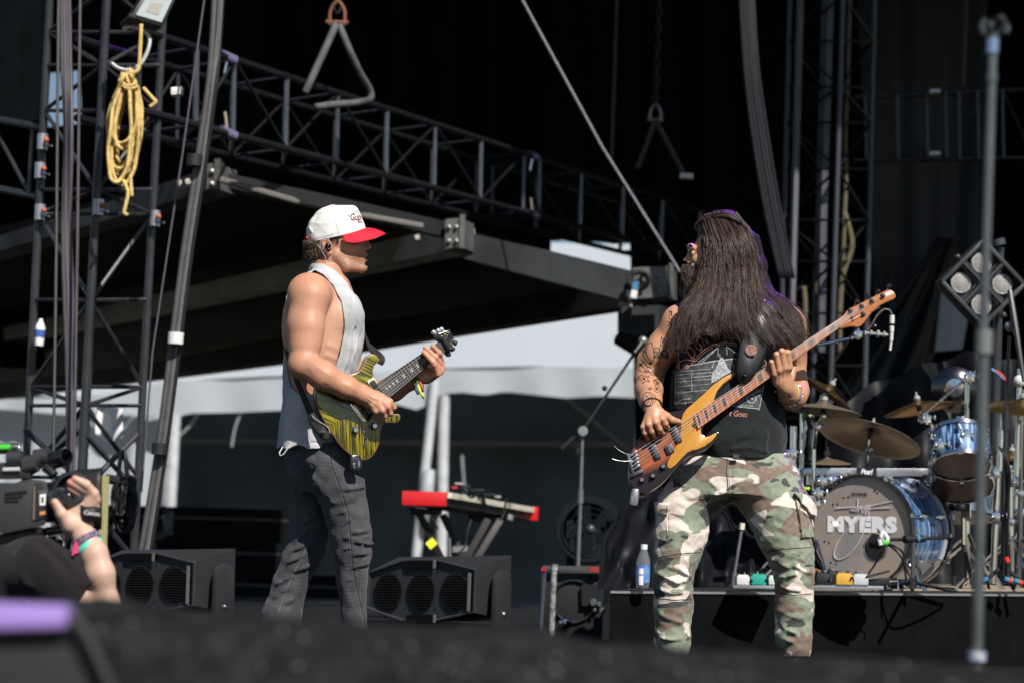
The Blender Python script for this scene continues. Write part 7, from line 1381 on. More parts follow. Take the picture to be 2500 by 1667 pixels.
pb1 = thing('pedalboard', 'flat aluminium pedalboard on the riser between the trouser legs', 'pedalboard', P(1840, 1434, 10.3)); MB().bar(P(1785, 1431, 10.35), P(1908, 1433, 10.35), .2, .016).build('tray', alu, pb1, 30, .002)
pb2 = thing('pedalboard', 'longer aluminium pedalboard in front of the bass drum', 'pedalboard', P(2080, 1436, 10.5)); MB().bar(P(1975, 1432, 10.55), P(2148, 1434, 10.55), .22, .018).build('tray', alu, pb2, 30, .002); MB().tube([P(2165, 1432, 10.5), P(2165, 1420, 10.5), P(2192, 1418, 10.5), P(2192, 1436, 10.5)], .005, 6).build('handle', CHROME, pb2)
pedal(pb1, 1812, 10.32, 31, 20, .05, (.62, .63, .62), 'pale grey pedal at the left end of the small pedalboard', 2); pedal(pb1, 1850, 10.32, 36, 22, .05, (.02, .33, .27), 'teal pedal in the middle of the small pedalboard', 3); pedal(pb1, 1888, 10.32, 28, 18, .05, (.6, .61, .6), 'pale grey pedal at the right end of the small pedalboard', 2)
pedal(pb2, 2005, 10.5, 30, 26, .06, (.015, .015, .016), 'black pedal with chrome knobs beside the bass drum hoop', 4); pedal(pb2, 2058, 10.48, 40, 24, .05, (.62, .36, .05), 'mustard yellow pedal on the long pedalboard', 3); pedal(pb2, 2098, 10.48, 36, 22, .05, (.5, .52, .54), 'silver pedal right of the yellow pedal', 2); pedal(pb2, 2030, 10.62, 20, 30, .05, (.02, .02, .022), 'small black pedal behind the yellow pedal', 2); pedal(pb2, 1990, 10.62, 14, 34, .03, (.55, .14, .02), 'small orange pedal half hidden by the trouser leg', 1)
ex = thing('expression_pedal', 'black treadle pedal with ribbed top on the long pedalboard', 'effects pedal', P(2145, 1425, 10.55)); MB().prism([P(2115, 1428, 10.45), P(2172, 1428, 10.45), P(2172, 1408, 10.45), P(2118, 1414, 10.45)], (.02, .12, 0)).build('base', BLK, ex, 30, .003); MB().prism([P(2112, 1412, 10.43), P(2172, 1396, 10.43), P(2174, 1390, 10.43), P(2114, 1405, 10.43)], (.02, .14, 0)).build('treadle', mat('ribbed_rubber', (.03, .03, .03), rough=.85, bump=1.5, bscale=60), ex)
for a, b in (((1830, 1424), (1838, 1422)), ((1868, 1422), (1876, 1424)), ((2075, 1418), (2084, 1418)), ((2020, 1420), (2040, 1414))): tag(tube_obj('patch_cable', [catmull_path([P(*a, 10.28), P((a[0] + b[0]) / 2, a[1] - 10, 10.26), P(*b, 10.28)])], .004, BLK), {1830: 'short patch cable left of the teal pedal', 1868: 'short patch cable right of the teal pedal', 2075: 'short patch cable right of the yellow pedal', 2020: 'short patch cable left of the yellow pedal'}[a[0]], 'cable')
bo = thing('water_bottle', 'clear water bottle with blue label on the riser corner', 'bottle', P(1568, 1434, 10.2)); bc = P(1568, 1435, 10.2); k = 1 / S(10.2)
MB().lathe([(15.5 * k, 0), (17 * k, 3 * k), (17 * k, 62 * k), (16 * k, 70 * k), (12 * k, 82 * k), (9 * k, 90 * k), (8 * k, 97 * k), (.0001, 97 * k)], bc, (.02, 0, 1), 24).build('bottle', mat('clear_plastic_water', (.75, .82, .88), rough=.05, trans=.85, coat=.3), bo); MB().lathe([(8.6 * k, 94 * k), (8.6 * k, 106 * k), (.0001, 106.5 * k)], bc, (.02, 0, 1), 16).build('cap', mat('pale_cap', (.72, .74, .74), rough=.5), bo)
lb = MB().lathe([(17.3 * k, 14 * k), (17.3 * k, 56 * k)], bc, (.02, 0, 1), 24).build('label', mat('bottle_label', (.05, .16, .5), rough=.4, var=.6, vscale=25, var2=(.25, .38, .62)), bo)
for z0, h_ in ((8, 22), (34, 14)): MB().grid([[bc + Vector((17.6 * k * math.sin(a), -17.6 * k * math.cos(a), (z0 + h_ * v) * k)) for a in np.linspace(-.55, .05, 6)] for v in (0, 1)]).build('print', mat('white_paper', (.82, .82, .82)), lb)
# ================================================================== GEAR ON THE STAGE FLOOR
mblk = mat('monitor_grey_black', (.030, .032, .036), rough=.5, spec=.5, bump=.4, bscale=140); mdk = mat('monitor_recess', (.005, .005, .006), rough=.7, spec=.1)
def monitor(x0, y0, d, lab):
 """floor monitor: octagonal three-way baffle turned to the left, seen with its right cheek"""
 t = thing('stage_monitor', lab, 'monitor speaker', PZ(x0, 0, d)); pl = Plane(d, x0, y0, 0, -.62, .12); px = lambda p, h=0: pl(x0 + p[0], y0 + p[1], h)
 oc = [(-128, -46), (-42, -77), (46, -77), (137, -53), (133, 54), (36, 76), (-46, 76), (-136, 43)]; inn = inset(oc, 5); back = Vector((.50, .80, .03)).normalized() * .27; up_ = Vector((0, .0, .02))
 f = MB(); n = 8; f.grid([[px(p, 0) for p in oc], [px(p, .012) for p in inset(oc, 2)], [px(p, .012) for p in inn], [px(p, -.004) for p in inset(oc, 8)]], closed=True); f.F.append(tuple(range(3 * n, 4 * n))); f.build('baffle', mblk, t, 30)
 top = [px(oc[0]), px(oc[1]), px(oc[2]), px(oc[3])]; r0 = [(-118, -84), (52, -84), (158, -84)]
 q = [px(p) for p in oc]; bk = [Vector((p.x, p.y, p.z)) + back for p in ([px((-128, -80)), px((150, -84)), px((146, 80)), px((-128, 80))])]
 c = MB(); c.poly([q[0], q[1], q[2], q[3], bk[1], bk[0]]); c.poly([q[3], q[4], bk[2], bk[1]]); c.poly([q[4], q[5], q[6], q[7], bk[3], bk[2]]); c.poly([q[7], q[0], bk[0], bk[3]]); c.poly([bk[0], bk[1], bk[2], bk[3]]); c.build('cabinet', mat('monitor_cabinet', (.022, .023, .026), rough=.55, bump=.4, bscale=140), t, 20)
 for k, cx in enumerate((-78, 2, 84)):
  R = 33; ring = [(cx + R * math.cos(a), 1 + 46 * math.sin(a)) for a in np.linspace(0, 6.283, 37)[:-1]]; m = MB(); m.grid([[px(p, .005) for p in ring], [px((cx + (p[0] - cx) * .93, 1 + (p[1] - 1) * .93), .005) for p in ring], [px((cx + (p[0] - cx) * .9, 1 + (p[1] - 1) * .9), -.003) for p in ring]], closed=True); dr = m.build('driver_ring', mat('ring_black', (.02, .02, .022), rough=.25, coat=.5), t)
  m = MB(); m.grid([[px((cx + (p[0] - cx) * s, 1 + (p[1] - 1) * s), h) for p in ring] for s, h in ((.9, -.0035), (.45, -.003), (.3, .0005), (.02, .002))], closed=True); m.build('cone', mdk, t, 60)
  for i in range(-6, 7):
   yy = i * 6.4; w = 31 * math.sqrt(max(0, 1 - (yy / 44) ** 2)); MB().bar(px((cx - w, 1 + yy), .008), px((cx + w, 1 + yy), .008), .0035, .006, pl.N).build('slat', mat('slat_black', (.014, .014, .015), rough=.4), dr)
 for yy, s in ((-66, 1), (67, -1)):
  h = MB().box(px((2, yy), .003), .001, .001, .001); m = MB().prism([px((-34, yy - 9), .013), px((36, yy - 9), .013), px((34, yy + 9), .013), px((-32, yy + 9), .013)], pl.N * -.006).build('handle_recess', mdk, t, 30); MB().bar(px((37, yy - 9), .0145), px((36, yy + 10), .0145), .012, .008, pl.N).build('handle_trim', mat('trim_grey', (.16, .165, .17), rough=.35), m)
 MB().bar(px((122, -44), .014), px((119, 48), .014), .014, .008, pl.N).build('edge_trim', mat('trim_grey', (.16, .165, .17)), t)
 for p in ((-100, -40), (-36, -44), (40, -46), (108, -38), (106, 40), (34, 44), (-38, 44), (-106, 34)): MB().lathe([(.005, .0), (.004, .003), (.0001, .0032)], px(p, -.0035), pl.N, 8).build('screw', mat('screw_black', (.05, .05, .05), rough=.3, metal=.8), t)
 e = px((152, -15)) + back * .55; side = pl.N.cross(Vector((0, 0, 1))).normalized(); nn = back.cross(Vector((0, 0, 1))).normalized(); o = []
 for a in np.linspace(0, math.pi, 12): o.append(e + back.normalized() * (.07 * math.cos(a)) + Vector((0, 0, 1)) * (.07 * math.sin(a)))
 o += [e - back.normalized() * .07 - Vector((0, 0, .22)), e + back.normalized() * .07 - Vector((0, 0, .22))]; MB().prism(o, nn * .03).build('side_plate', mat('plate_satin', (.03, .031, .034), rough=.3), t, 30, .004); MB().ball(e + nn * .032 - Vector((0, 0, .15)), .013, 6).build('bolt', CHROME, t)
 MB().prism([Vector((p.x, p.y, .0)) for p in (q[7], q[4], bk[2], bk[3])], (0, 0, min(p.z for p in q) - .001)).build('foot_block', mdk, t)
 return t
monitor(1028, 1441, 11.4, 'black three-driver stage monitor on the floor right of the guitarist'); monitor(342, 1424, 11.6, 'black three-driver stage monitor behind the cameraman forearm')
# keyboard
DK = 15.7; kb = thing('keyboard', 'red-ended stage keyboard standing at an angle on the X stand', 'keyboard', P(1130, 1225, DK)); red = mat('red_lacquer', (.62, .015, .02), rough=.35, coat=.4)
K0, K1 = P(982, 1197, 15.6), P(1088, 1200, 15.6); Kd = P(1296, 1237, 17.2) - K1; hz = Vector((0, 0, .105)); dn = lambda p, h: p - Vector((0, 0, h))
MB().prism([K0, K1, dn(K1, .098), dn(K0, .098)], Kd.normalized() * .03).build('end_panel', red, kb, 30, .004); e1, e2 = K0 + Kd, K1 + Kd; MB().prism([e1 + hz * .05, e2 + hz * .05 + Vector((.045, 0, 0)), dn(e2, .1) + Vector((.045, 0, 0)), dn(e1, .1)], Kd.normalized() * .05).build('end_panel', red, kb, 30, .004)
a, b = K0 + Kd.normalized() * .031, K1 + Kd.normalized() * .031; MB().prism([a, b, dn(b, .095), dn(a, .095)], Kd - Kd.normalized() * .032).build('case', mat('keyboard_black', (.012, .012, .013), rough=.4), kb)
MB().prism([b + Vector((.003, -.004, -.002)), b + Vector((.003, -.004, -.04)), b + Vector((.03, -.004, -.04)), b + Vector((.03, -.004, -.002))], Kd - Kd.normalized() * .04).build('key_bed', mat('ivory_keys', (.72, .68, .58), rough=.35), kb)
for i in range(51):
 p = b + Vector((.033, -.006, -.003)) + Kd * ((i + .5) / 52); MB().bar(p, p - Vector((0, 0, .034)), .0012, .0018, Kd).build('key_gap', mat('gap_black', (.01, .01, .01), rough=.5), kb)
for k, (x, y, w, h, c) in enumerate(((1110, 1190, 14, 6, (.5, .03, .03)), (1128, 1188, 40, 8, (.015, .015, .016)), (1165, 1196, 34, 5, (.02, .02, .022)), (1120, 1180, 20, 5, (.35, .35, .36)), (1215, 1212, 16, 6, (.3, .3, .3)), (1195, 1206, 30, 4, (.015, .015, .016)))):
 tag(MB().box(P(x, y, 15.95 + .002 * (x - 1100)), w / 2 / S(16), .05, h / 2 / S(16)).build('control_box', mat('box_%d' % k, c, rough=.4), None, 30, .004), ('small red control box on the keyboard', 'black tablet lying on the red keyboard', 'flat black controller on the keyboard middle', 'grey gadget propped on the keyboard top', 'grey clip box near the far keyboard end', 'thin black remote on the keyboard')[k], 'gadget')
for k, pts in enumerate((((1130, 1192), (1150, 1214), (1172, 1205), (1190, 1240)), ((1236, 1214), (1232, 1240), (1226, 1262), (1218, 1268)), ((1075, 1250), (1062, 1268), (1056, 1264), (1070, 1290)), ((1150, 1268), (1140, 1300), (1136, 1330), (1120, 1350)))): tag(tube_obj('cable', [catmull_path([P(x, y, 15.6 + .003 * (x - 1088 if x > 1088 else 0)) for x, y in pts])], .007, cb_), ('cable draped over the keyboard front', 'cable hanging from the far keyboard end', 'cable hanging under the red keyboard end', 'cable hanging behind the keyboard stand')[k], 'cable')
ks = thing('keyboard_stand', 'black braced keyboard stand with yellow tape on one leg', 'stand', PZ(1130, 0, 16)); kbm = mat('stand_brown_black', (.03, .026, .024), rough=.5)
for pts in (((1024, 1253, 15.7), (1075, 1357, 15.9), (1130, 1470, 16.1)), ((1080, 1255, 16.3), (1112, 1320, 16.3), (1150, 1400, 16.3)), ((1192, 1266, 16.0), (1142, 1350, 16.0), (1080, 1470, 16.0)), ((1222, 1268, 16.5), (1168, 1352, 16.4), (1110, 1450, 16.4))): MB().bar(P(*pts[0]), P(*pts[2]), .05, .035, (0, 1, 0)).build('leg', kbm, ks, 30, .004)
for x in ((995, 1075, 1247, 15.65), (1140, 1230, 1264, 16.6)): MB().tube([P(x[0], x[2], x[3]), P(x[1], x[2] + 2, x[3] + .2)], .022, 10).build('support_bar', BLK, ks)
MB().bar(P(1105, 1340, 16.0), P(1142, 1338, 16.0), .04, .02, (0, 1, 0)).build('cross_bar', mat('silver_bar', (.3, .3, .3), rough=.4, metal=.5), ks); MB().tube([P(1095, 1312, 15.9), P(1097, 1358, 15.9)], .014, 8).build('pin', CHROME, ks)
MB().bar(P(1047, 1318, 15.62), P(1060, 1333, 15.62), .062, .012, (0, 1, 0)).build('tape_band', mat('fluorescent_yellow_tape', (.75, .9, .04), rough=.6), ks); MB().tube([P(1240, 1262, 16.4), P(1252, 1266, 16.4)], .03, 8).build('knob', mat('grey_knob', (.35, .35, .35), rough=.4), ks)
# microphone stand with boom in the middle
ms = thing('microphone_stand', 'tall grey boom microphone stand between the two performers', 'mic stand', PZ(1405, 0, 14.2)); gp = mat('grey_satin_pole', (.2, .2, .21), rough=.4, metal=.4, var=.3, vscale=20); DM = 14.2
MB().tube([P(1422, 1062, DM), P(1418, 1200, DM), P(1405, 1545, DM)], [.0105, .0115, .013], 10).build('pole', gp, ms); bs = P(1405, 1545, DM); MB().lathe([(.13, -.02), (.13, 0), (.03, .012), (.03, .05), (.0001, .05)], Vector((bs.x, bs.y, .02)), (0, 0, 1), 24).build('base', BLK, ms)
MB().tube([P(1370, 1096, DM), P(1424, 1048, DM), P(1545, 868, DM + .1)], .0095, 8).tube([P(1371, 1095, DM), P(1400, 1068, DM)], .017, 8).build('boom', pb, ms); MB().lathe([(.03, -.02), (.034, 0), (.03, .02), (.0001, .022)], P(1423, 1052, DM - .02), (0, -1, 0), 14).build('joint', mat('joint_grey', (.2, .2, .21)), ms); MB().tube([P(1410, 1092, DM - .03), P(1412, 1108, DM - .03)], .02, 8).build('knob', BLK, ms); MB().tube([P(1418, 1195, DM), P(1417, 1228, DM)], .018, 10).build('clutch', gp, ms)
MB().tube([P(1545, 868, DM + .1), P(1560, 846, DM + .12)], [.012, .02], 8).build('clip', BLK, ms); MB().ball(P(1476, 947, DM + .04), .018, 6).build('boom_knob', BLK, ms)
mm = thing('microphone', 'vocal microphone on the boom beside the bassist shoulder', 'microphone', P(1562, 842, 14.3)); MB().tube([P(1548, 862, 14.25), P(1566, 838, 14.3)], [.013, .022], 10).build('handle', BLK, mm); MB().ball(P(1570, 832, 14.31), .031, 9).build('grille', mat('grille_grey', (.3, .3, .3), rough=.4, metal=.7), mm)
# blurred microphone stand in the right foreground
DF = 4.0; fs = thing('microphone_stand', 'blurred grey microphone stand close to the camera at right', 'mic stand', PZ(2390, 0, DF)); fp = mat('foreground_pole', (.13, .145, .15), rough=.35, metal=.5, var=.35, vscale=18)
MB().tube([P(2424, 100, DF), P(2400, 820, DF)], .0085, 14).build('upper_pole', fp, fs); MB().tube([P(2401, 835, DF), P(2385, 1600, DF), Vector((P(2385, 1600, DF).x - .004, DF, .02))], .0105, 14).build('lower_pole', fp, fs)
MB().tube([P(2402.5, 806, DF), P(2401, 864, DF)], [.0155, .0155], 14).build('clutch', mat('clutch_grey', (.14, .15, .15), rough=.5), fs); MB().tube([P(2424, 95, DF), P(2422, 132, DF)], .0115, 12).build('adapter', CHROME, fs); MB().tube([P(2421, 180, DF), P(2420, 200, DF)], .0105, 12).build('thread_ring', fp, fs)
a = P(2426, 66, DF); MB().tube([a + Vector((.017 * math.cos(t), .02 * math.sin(t * .5), .017 * math.sin(t) + .004)) for t in np.linspace(2.2, 7.2, 15)], .006, 8).tube([P(2424, 96, DF), P(2428, 82, DF)], .008, 8).build('clip', mat('clip_dark', (.05, .055, .06), rough=.3), fs); MB().tube([a + Vector((.006, .0, .004)), a + Vector((.026, .05, .010))], [.017, .015], 14, cap=False).build('clip_sleeve', mat('clip_dark', (.05, .055, .06)), fs)
c = P(2385, 1600, DF); MB().lathe([(.125, 0), (.125, .012), (.03, .03), (.016, .05), (.0001, .05)], Vector((c.x - .004, DF, 0)), (0, 0, 1), 28).build('base', BLK, fs); MB().tube([P(2384.6, 1588, DF), P(2384, 1612, DF)], .0165, 14).build('tape_band', mat('blue_white_tape', (.10, .20, .45), rough=.5, var=.8, vscale=70, var2=(.6, .55, .35)), fs)
# amplifier case, fan and covered heap at centre right
am = thing('amplifier_rack', 'black amplifier rack with red corners behind the mic stand', 'amplifier', PZ(1400, 0, 13)); p0, p1 = P(1325, 1385, 13), P(1475, 1385, 13); z1 = p0.z; MB().box(((p0.x + p1.x) / 2, 13.35, z1 / 2), (p1.x - p0.x) / 2, .32, z1 / 2).build('case', mat('amp_black', (.010, .010, .011), rough=.5), am, 30, .01); MB().bar(P(1326, 1384, 12.98), P(1474, 1386, 12.98), .03, .02).build('top_trim', mat('amp_trim', (.12, .12, .125), rough=.35, metal=.5), am); MB().tube([P(1330, 1390, 12.97), P(1320, 1540, 12.97)], .012, 8).build('edge_trim', mat('blue_grey_trim', (.05, .06, .09), rough=.4), am)
for x0, x1 in ((1322, 1334), (1438, 1466)): MB().bar(P(x0, 1388, 12.96), P(x1, 1389, 12.96), .02, .022).build('red_corner', mat('red_corner', (.35, .015, .02), rough=.5), am)
MB().lathe([(.13, 0), (.12, .012), (.10, -.02), (.02, -.05), (.0001, -.05)], P(1400, 1468, 13.02), (0, -1, 0), 28).build('speaker', mat('speaker_black', (.018, .018, .02), rough=.35), am); MB().bar(P(1420, 1452, 13.0), P(1470, 1452, 13.0), .02, .12, (0, 0, 1)).build('head_panel', mat('panel_dark', (.016, .018, .02), rough=.3), am)
for x, y, r in ((1448, 1470, .022), (1462, 1474, .016), (1470, 1490, .02), (1452, 1488, .012)): MB().lathe([(r, 0), (r * .8, .012), (.0001, .014)], P(x, y, 12.98), (0, -1, 0), 14).build('knob', mat('dim_knob', (.08, .085, .09), rough=.3), am)
tag(MB().tube([P(1353, 1378, 12.4), P(1346, 1560, 12.4)], .016, 10).tube([P(1353, 1376, 12.4), P(1353, 1392, 12.4)], .02, 10).build('short_stand', mat('worn_white_tube', (.4, .4, .42), rough=.5, var=.9, vscale=30, var2=(.03, .03, .03)), None), 'short worn silver tube stand left of the amplifier rack', 'stand')
tag(MB().ball(P(1380, 1520, 12.6), .035, 7).build('chrome_cap', CHROME, None), 'small chrome cap on the floor by the amplifier rack', 'cap')
fa = thing('stage_fan', 'round dark stage fan behind the tall grey mic stand', 'fan', PZ(1440, 0, 14.8)); fc_ = P(1440, 1292, 14.8); fm = mat('fan_blue_black', (.005, .008, .012), rough=.6, spec=.2)
MB().lathe([(.17, .1), (.215, .1), (.225, .06), (.225, -.12), (.20, -.16), (.17, -.16)], fc_, (-.1, -1, 0), 36).build('drum', fm, fa);
for r in (.06, .1, .14, .18): MB().tube([fc_ + Vector((r * math.cos(t), -.1, r * math.sin(t))) for t in np.linspace(0, 6.283, 29)[:-1]], .004, 5, closed=True).build('guard_ring', fm, fa)
for k in range(5): t = k * 1.257; MB().prism([fc_ + Vector((.03 * math.cos(t), -.02, .03 * math.sin(t))), fc_ + Vector((.19 * math.cos(t - .25), -.05, .19 * math.sin(t - .25))), fc_ + Vector((.19 * math.cos(t + .3), .02, .19 * math.sin(t + .3)))], (0, .006, 0)).build('blade', fm, fa)
MB().ball(fc_ + Vector((0, -.1, 0)), .035, 7).build('hub', mat('hub_grey', (.04, .045, .05), rough=.3), fa); MB().bar(P(1392, 1270, 14.8), P(1392, 1440, 14.8), .05, .06, (0, 1, 0)).bar(P(1488, 1270, 14.8), P(1488, 1440, 14.8), .05, .06, (0, 1, 0)).bar(P(1390, 1400, 14.8), P(1490, 1400, 14.8), .05, .06, (0, 1, 0)).build('yoke', fm, fa); MB().box((fc_.x, 14.8, .08), .25, .2, .08).build('base', fm, fa)
hp = thing('covered_gear', 'heap of gear under a shiny black tarpaulin behind the camouflage trousers', 'cover', RT(1680, 11.4)); rows = []; xs2 = [1462, 1466, 1480, 1530, 1600, 1680, 1760, 1830, 1900, 1960]; ys2 = [1432, 1380, 1290, 1225, 1190, 1172, 1170, 1180, 1200, 1240]
for v in np.linspace(0, 1, 16):
 rows.append([P(x + 4 * math.sin(v * 9 + x * .1), 1437 - (1437 - y) * v + 4 * math.sin(x * .09 + v * 6), 11.6 + .75 * v ** 1.5 + .06 * math.sin(x * .05 + v * 7) + .04 * math.sin(x * .11 - v * 11)) for x, y in zip(np.linspace(1462, 1960, 60), np.interp(np.linspace(1462, 1960, 60), xs2, ys2))])
MB().grid(rows).build('tarpaulin', mat('black_tarp', (.010, .011, .013), rough=.45), hp, 180)
sl = thing('short_stand', 'slim white-topped rod leaning behind the camouflage trousers', 'stand', P(1795, 1405, 10.9)); MB().tube([P(1811, 1290, 10.9), P(1793, 1402, 10.9)], .0075, 8).build('rod', gp, sl); MB().tube([P(1813, 1276, 10.9), P(1811, 1292, 10.9)], .013, 8).build('tip', mat('ivory_tip', (.68, .64, .55), rough=.5), sl); MB().tube([P(1794, 1396, 10.9), P(1791, 1432, 10.9)], .012, 8).build('foot', gp, sl)
tag(MB().grid([[P(1790 + 110 * u, 1432 - 30 * v * math.sin(u * 3.1) - 4 * math.sin(u * 13), 10.8 + .15 * v + .03 * math.sin(u * 17)) for u in np.linspace(0, 1, 24)] for v in np.linspace(0, 1, 6)]).build('black_cloth', blackcloth, None, 180), 'crumpled black cloth behind the small pedalboard', 'cloth')
# four-lamp light
bl = thing('blinder_light', 'four-lamp square light turned on its corner at right', 'stage light', P(2393, 694, 13)); DL = 13.0; bk_ = mat('light_frame_black', (.03, .032, .036), rough=.4); cx, cy = 2393, 694; e1_ = (P(2498, 690, DL + .05) - P(2290, 693, DL)).normalized(); e2_ = (P(2398, 586, DL) - P(2388, 806, DL)).normalized(); ce = P(cx, cy, DL); nn = e1_.cross(e2_).normalized(); nn = nn if nn.y < 0 else -nn; R1 = .245
D1, D2 = (e1_ + e2_).normalized(), (e2_ - e1_).normalized(); a1 = R1 / math.sqrt(2)
def LP(u, v, h=0): return ce + D1 * u * a1 + D2 * v * a1 + nn * h
for u0, v0, u1, v1 in ((-1, -1, 1, -1), (1, -1, 1, 1), (1, 1, -1, 1), (-1, 1, -1, -1)): MB().bar(LP(u0, v0), LP(u1, v1), .022, .14, nn).build('frame_bar', bk_, bl, 30, .003)
for k in ((-1, 0, 1, 0), (0, -1, 0, 1)): MB().bar(LP(k[0], k[1], .05), LP(k[2], k[3], .05), .016, .03, nn).build('divider', bk_, bl)
for s in (-.12, .12): MB().bar(LP(-1, s, .03), LP(1, s, .03), .007, .02, nn).build('divider', bk_, bl); MB().bar(LP(s, -1, .035), LP(s, 1, .035), .007, .02, nn).build('divider', bk_, bl)
for u, v in ((-.5, -.5), (.5, -.5), (.5, .5), (-.5, .5)):
 c = LP(u, v, .02); lp = MB().lathe([(.068, -.12), (.068, .0), (.062, .01), (.058, 0)], c, nn, 28).build('lamp', bk_, bl); MB().lathe([(.060, .002), (.056, .008), (.052, .004)], c, nn, 28).build('lens_ring', mat('bright_ring', (.6, .62, .62), rough=.3), lp); MB().lathe([(.0535, .003), (.03, .010), (.0001, .012)], c, nn, 24).build('lens', mat('lamp_lens', (.52, .50, .45), rough=.3, coat=.8, var=.35, vscale=70), lp)
 g2 = MB(); U = nn.orthogonal().normalized(); W = nn.cross(U)
 for i in range(-3, 4):
  o_ = i * .0145; w = math.sqrt(.053 ** 2 - o_ ** 2); g2.tube([c + U * o_ + W * w + nn * .0125, c + U * o_ - W * w + nn * .0125], .0010, 4); g2.tube([c + W * o_ + U * w + nn * .0125, c + W * o_ - U * w + nn * .0125], .0010, 4)
 g2.build('lens_grid', mat('lens_grid_grey', (.16, .16, .16), rough=.5), lp)
MB().tube([P(2440, 600, 13.2), P(2436, 585, 13.2)], .04, 10).build('post_top', mat('dim_tube', (.06, .068, .085)), bl); MB().tube([P(2440, 605, 13.25), P(2428, 1100, 13.25)], .027, 10).build('post', tubeblk, bl); MB().ball(P(2338, 628, 13), .02, 5).build('latch', tubeblk, bl); MB().ball(P(2450, 770, 12.95), .02, 5).build('latch', tubeblk, bl)
for i, (pts, c) in enumerate((([(2420, 900), (2435, 912), (2450, 925)], (.04, .18, .35)), ([(2430, 905), (2446, 916), (2456, 930)], (.5, .03, .02)))): tag(tube_obj('cable', [catmull_path([P(x, y, 12.7) for x, y in pts])], .01, mat('cable_%d' % i, c, rough=.5)), ('blue cable looped behind the tall mic stand', 'red cable looped behind the tall mic stand')[i], 'cable')
# grey crinkled cover near the tower foot, cable hank and strap
hk = thing('cable_hank', 'black hank of cables tied to the tower beside the cameraman hand', 'cables', P(310, 1190, 13.1))
for i in range(7):
 rg = np.random.default_rng(60 + i); x0, y0, w, h_ = 305 + rg.uniform(-14, 14), 1185 + rg.uniform(-20, 40), rg.uniform(10, 30), rg.uniform(30, 85); MB().tube([P(x0 + w * math.cos(a), y0 + h_ * math.sin(a) + 20, 13.1 + rg.uniform(-.03, .03)) for a in np.linspace(0, 6.283, 17)[:-1]], .014, 6, closed=True).build('loop', cb_, hk, 180)
MB().tube([P(262, 1168, 13.15), P(290, 1172, 13.1), P(330, 1178, 13.15)], .03, 8).build('arm', tubeblk, hk)
tag(MB().bar(P(256, 1160, 12.9), P(250, 1345, 12.9), .05, .008, (0, 1, 0)).build('olive_strap', mat('olive_webbing', (.32, .30, .13), rough=.85, bump=.6, bscale=90), None), 'olive yellow webbing strap hanging behind the camera lens hood', 'strap')
st = thing('equipment_arm', 'black bracket arm on the white tent pole at far left', 'bracket', P(395, 1290, 20)); MB().tube([P(368, 1345, 20), P(372, 1318, 20), P(410, 1300, 20), P(411, 1250, 20), P(395, 1246, 20)], .05, 8).build('arm', tubeblk, st)
